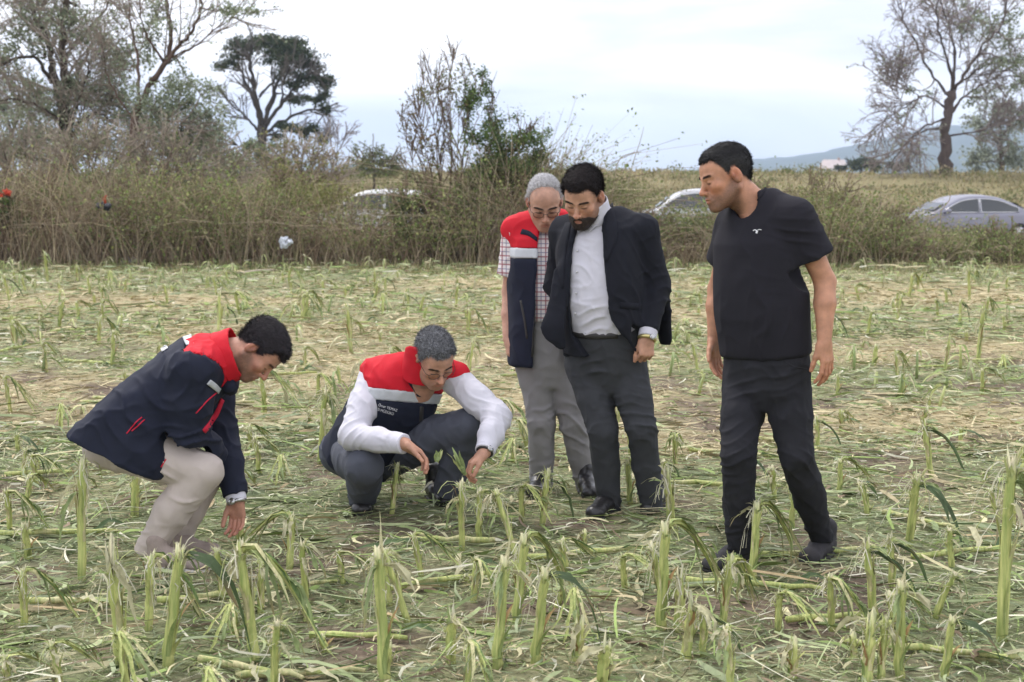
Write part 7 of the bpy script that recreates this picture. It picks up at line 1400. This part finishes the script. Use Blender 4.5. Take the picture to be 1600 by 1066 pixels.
# ================= man bending in navy jacket (left)
def person_bend():
    P = Person('man in navy jacket with red collar bending over, touching a stalk', G(265, 882))
    sk = (0.46, 0.235, 0.165); Y0 = 5.92
    pel = W(192, 668, Y0); nk = W(352, 550, Y0); hc = W(405, 547, Y0 - 0.0)
    ax = unit(nk - pel); f = unit((0.56, -0.06, -0.82))
    sN = W(300, 580, Y0 - 0.19); sF = W(322, 585, Y0 + 0.19)
    eN = W(293, 676, Y0 - 0.16); wN = W(338, 715, Y0 + 0.02); eF = W(340, 668, Y0 + 0.18); wF = W(369, 779, Y0 + 0.06)
    lo, hi = bounds(pel, nk, sN, sF, eN, eF, wF, pad=0.28); v = Vol(lo, hi, 0.007)
    p0 = pel - ax * 0.26
    v.add(loft(p0, nk, f, [(0.0, 0, 0.03, 0.265, 0.30, 0.135, 3.0), (0.42, 0, 0.015, 0.262, 0.28, 0.150, 3.4), (0.58, 0, 0, 0.235, 0.19, 0.155, 2.4), (0.72, 0, 0, 0.218, 0.165, 0.160, 2.3), (0.85, 0, 0, 0.205, 0.14, 0.155, 2.3), (0.94, 0, 0, 0.15, 0.11, 0.13, 2), (1.0, 0, 0, 0.09, 0.09, 0.095, 2)]), 0)
    body = v.copy(); arms = Vol(lo, hi, 0.007)
    for s_, e_, w_ in ((sN, eN, wN), (sF, eF, wF)):
        v.add(cone(nk + (s_ - nk) * 0.55, s_, 0.075, 0.085), 0.05); chain(v, [s_, (s_ + e_) / 2, e_, (e_ + w_) / 2, w_], [0.098, 0.092, 0.082, 0.070, 0.058], 0.03); v.cut(half(w_ + (e_ - w_) * 0.03, w_ - e_, 0.1))
    hemp = W(190, 692, Y0); hn = unit(W(150, 740, Y0) - W(186, 664, Y0))
    v.cut(half(W(189, 698, Y0), hn, 0.45))
    v.cut(half(W(272, 712, Y0 - .1), (0.93, 0, 0.35), 0.16), 0.01)
    # zones: red yoke at neck and front, light tape, navy rest
    yk = W(308, 545, Y0); yp = W(300, 545, Y0)
    def yoke_fn(X, Yg, Z):
        # between tape line and the collar, minus the sleeve discs
        d = -((X - yk[0]) * ax[0] + (Z - yk[2]) * ax[2])
        for s_ in (sN, sF):
            d = np.maximum(d, 0.118 - np.sqrt((X - s_[0]) ** 2 + 0.25 * (Yg - s_[1]) ** 2 + (Z - s_[2] + 0.035) ** 2))
        return d
    c_t = unit(nk - pel)
    V, Q = v.mesh()
    yv = v.copy(); yv.field(yoke_fn)
    nv = v.copy(); nv.field(lambda X, Yg, Z: -yoke_fn(X, Yg, Z))
    fs_ = [(eN, (0.3, 0, 1), 0.06, 0.008, 0.15, None), (eF, (0.2, 0, 1), 0.06, 0.007, 0.13, None), (W(230, 655, Y0 - .2), (0.9, 0, 0.5), 0.10, 0.008, 0.2, None), (W(270, 620, Y0 - .2), (0.9, 0, -0.3), 0.09, 0.007, 0.13, None), (W(300, 560, Y0 - .2), (1, 0, 0), 0.08, 0.004, 0.1, None)]
    V, Q = nv.mesh(); V = relax(V, Q, 2); V = folds(V, Q, fs_, soft=0.009, scale=6, seed=61); jk = P.part('jacket', V, Q, M_NAVY); bj = bvh(V, Q)
    V, Q = yv.mesh(); V = relax(V, Q, 2); V = folds(V, Q, fs_, soft=0.007, scale=8, seed=61); yo = P.part('red_yoke', V, Q, M_RED); by = bvh(V, Q)
    V, Q = v.mesh(); V = relax(V, Q, 2); V = folds(V, Q, fs_, soft=0.009, scale=6, seed=61); ba = bvh(V, Q)
    for nm, A, B, m_ in (('reflective_band', [(286, 528), (288, 534), (291, 541)], [(299, 524), (301, 531), (303, 538)], M_REFLECT), ('reflective_band', [(322, 600), (331, 607), (340, 615)], [(328, 593), (337, 600), (344, 607)], M_REFLECT), ('back_lettering', [(252, 546), (261, 541)], [(254, 550), (263, 545)], M_PRINT)):
        a, b = patch(ba, A, B, 8, 4, 0.006, 0.004); P.part(nm, a, b, m_, parent=jk)
    for pts in ([(271, 690), (262, 712), (251, 730)], [(222, 652), (211, 662), (198, 678)], [(340, 612), (325, 625), (306, 646)], [(226, 656), (216, 665), (206, 674)]):
        mb = MB(); strip_band(ba, pts, 0.0028, mb, 0.002); P.mb('piping', mb, M_PIPING, parent=jk)
    a, b = patch(ba, [(345, 622), (332, 650), (316, 672)], [(350, 626), (338, 655), (320, 677)], 10, 3, 0.004, 0.005); P.part('zip_facing', a, b, M_PIPING, parent=jk)
    collar_ring(P, 'stand_collar', W(347, 560, Y0), W(371, 550, Y0), 0.118, 0.104, 0.012, M_RED, tilt=unit((0.96, 0, 0.28)))
    a = W(360, 606, Y0 - .02); mb = MB(); mb.tube(np.array([a + A3(0, -.05, .02), a, a + A3(0, .05, .02)]), [0.03, 0.035, 0.03], 8); P.mb('collar_lining', mb, M_NAVY)
    # trousers
    hN = W(172, 692, Y0 - 0.09); hF = W(185, 690, Y0 + 0.10); kN = W(320, 736, Y0 - 0.13); kF = W(324, 738, Y0 + 0.12); aN = W(230, 860, Y0 - .10); aF = W(268, 862, Y0 + 0.10)
    v = Vol(*bounds(pel, hN, hF, kN, kF, aN, aF, pad=0.2), 0.007)
    v.add(ell(W(190, 676, Y0), (0.13, 0.18, 0.11)), 0)
    for h_, k_, a_ in ((hN, kN, aN), (hF, kF, aF)):
        chain(v, [h_, (h_ + k_) / 2, k_], [0.112, 0.10, 0.076], 0.03); chain(v, [k_, (k_ + a_) / 2 + A3(-0.008, 0, 0.010), a_], [0.076, 0.076, 0.055], 0.015); v.cut(half(a_ - A3(0, 0, 0.015), unit(a_ - k_) + A3(0, 0, -1), 0.11))
    V, Q = v.mesh(); V = relax(V, Q, 2)
    V = folds(V, Q, [((kN + aN) / 2, (0.5, 0, 1), 0.08, 0.006, 0.15, None), (kN + A3(-0.12, -.05, -0.02), (0.2, 0, 1), 0.05, 0.007, 0.09, None), (aN + A3(0, 0, .06), (0.2, 0, 1), 0.05, 0.007, 0.1, None), (hN, (1, 0, 0.3), 0.08, 0.005, 0.15, None)], soft=0.005, scale=8, seed=62)
    P.part('trousers', V, Q, cloth('beige_trousers', (0.50, 0.435, 0.40), crease=0.9, cscale=10, bump=0.15, bscale=500, var=0.06))
    hl = ([-0.13, -0.085, -0.04, -0.02, -0.002, 0.012, 0.026, 0.036, 0.058, 0.12], [-0.055, -0.05, -0.02, 0.012, 0.022, -0.012, 0.0, 0.035, 0.062, 0.064])
    head(P, hc, (0.47, -0.16, -0.87), (0.86, 0.02, 0.50), [(W(380, 552, Y0), 0.060), (W(362, 556, Y0), 0.068), (W(345, 560, Y0), 0.085)], sk, (0.020, 0.016, 0.019), hl, th=(0.018, 0.005), comb=(0.1, 1, 0.5), slen=(0.008, 0.022), stub=0.75, seed=61, strands=18000, scale=1.0)
    hand_piece(P, [nk - ax * 0.05, sF, eF, wF], [0.07, 0.055, 0.045, 0.030], (0.05, -0.05, -1), (-0.2, -0.75, 0.0), (-0.9, 0.2, 0), sk, curl=(0.4, 0.5, 0.3), spread=0.05, thumb=(0.85, 0.3, 0.4))
    ca = unit(wF - eF); q = Vol(*bounds(wF, pad=0.09), 0.005); q.add(cone(wF - ca * 0.05, wF + ca * 0.03, 0.046, 0.043), 0); q.cut(half(wF + ca * 0.012, ca, 0.1)); V, Q = q.mesh(); P.part('shirt_cuff', V, Q, M_WHITE)
    watch(P, wF + ca * 0.016, ca, 0.037, M_WATCH, (-0.3, -0.9, 0.2), 0.016)
    M_SN = mat('beige_canvas', (0.30, 0.245, 0.215), rough=0.9, var=0.12, bump=0.2, bscale=150); M_S2 = mat('cream_rubber', (0.62, 0.59, 0.54), rough=0.8)
    shoe(P, G(228, 890), G(290, 893), M_SN, M_S2); shoe(P, G(250, 868), G(310, 872), M_SN, M_S2)
    P.finish()
for fn_ in (person_tshirt, person_suit, person_check, person_squat, person_bend): fn_()
# ------------------------------------------------------------------ labels: tell look-alikes apart by their order from left to right
ORD = ['leftmost', 'second', 'third', 'fourth', 'fifth', 'sixth', 'seventh', 'eighth', 'ninth', 'tenth', 'eleventh', 'twelfth']; NUM = ['', 'one', 'two', 'three', 'four', 'five', 'six', 'seven', 'eight', 'nine', 'ten', 'eleven', 'twelve']
same = {}
for o in C.objects:
    if o.parent is None and o.get('category'): same.setdefault(o['label'], []).append(o)
for lab, obs in same.items():
    if 1 < len(obs) <= 12:
        obs.sort(key=lambda o: o.location.x / o.location.y)
        for k, o in enumerate(obs): o['label'] = lab + (', %s of %s' % (ORD[k] if k == 0 else 'rightmost' if k == len(obs) - 1 else ORD[k] + ' from left', NUM[len(obs)]))
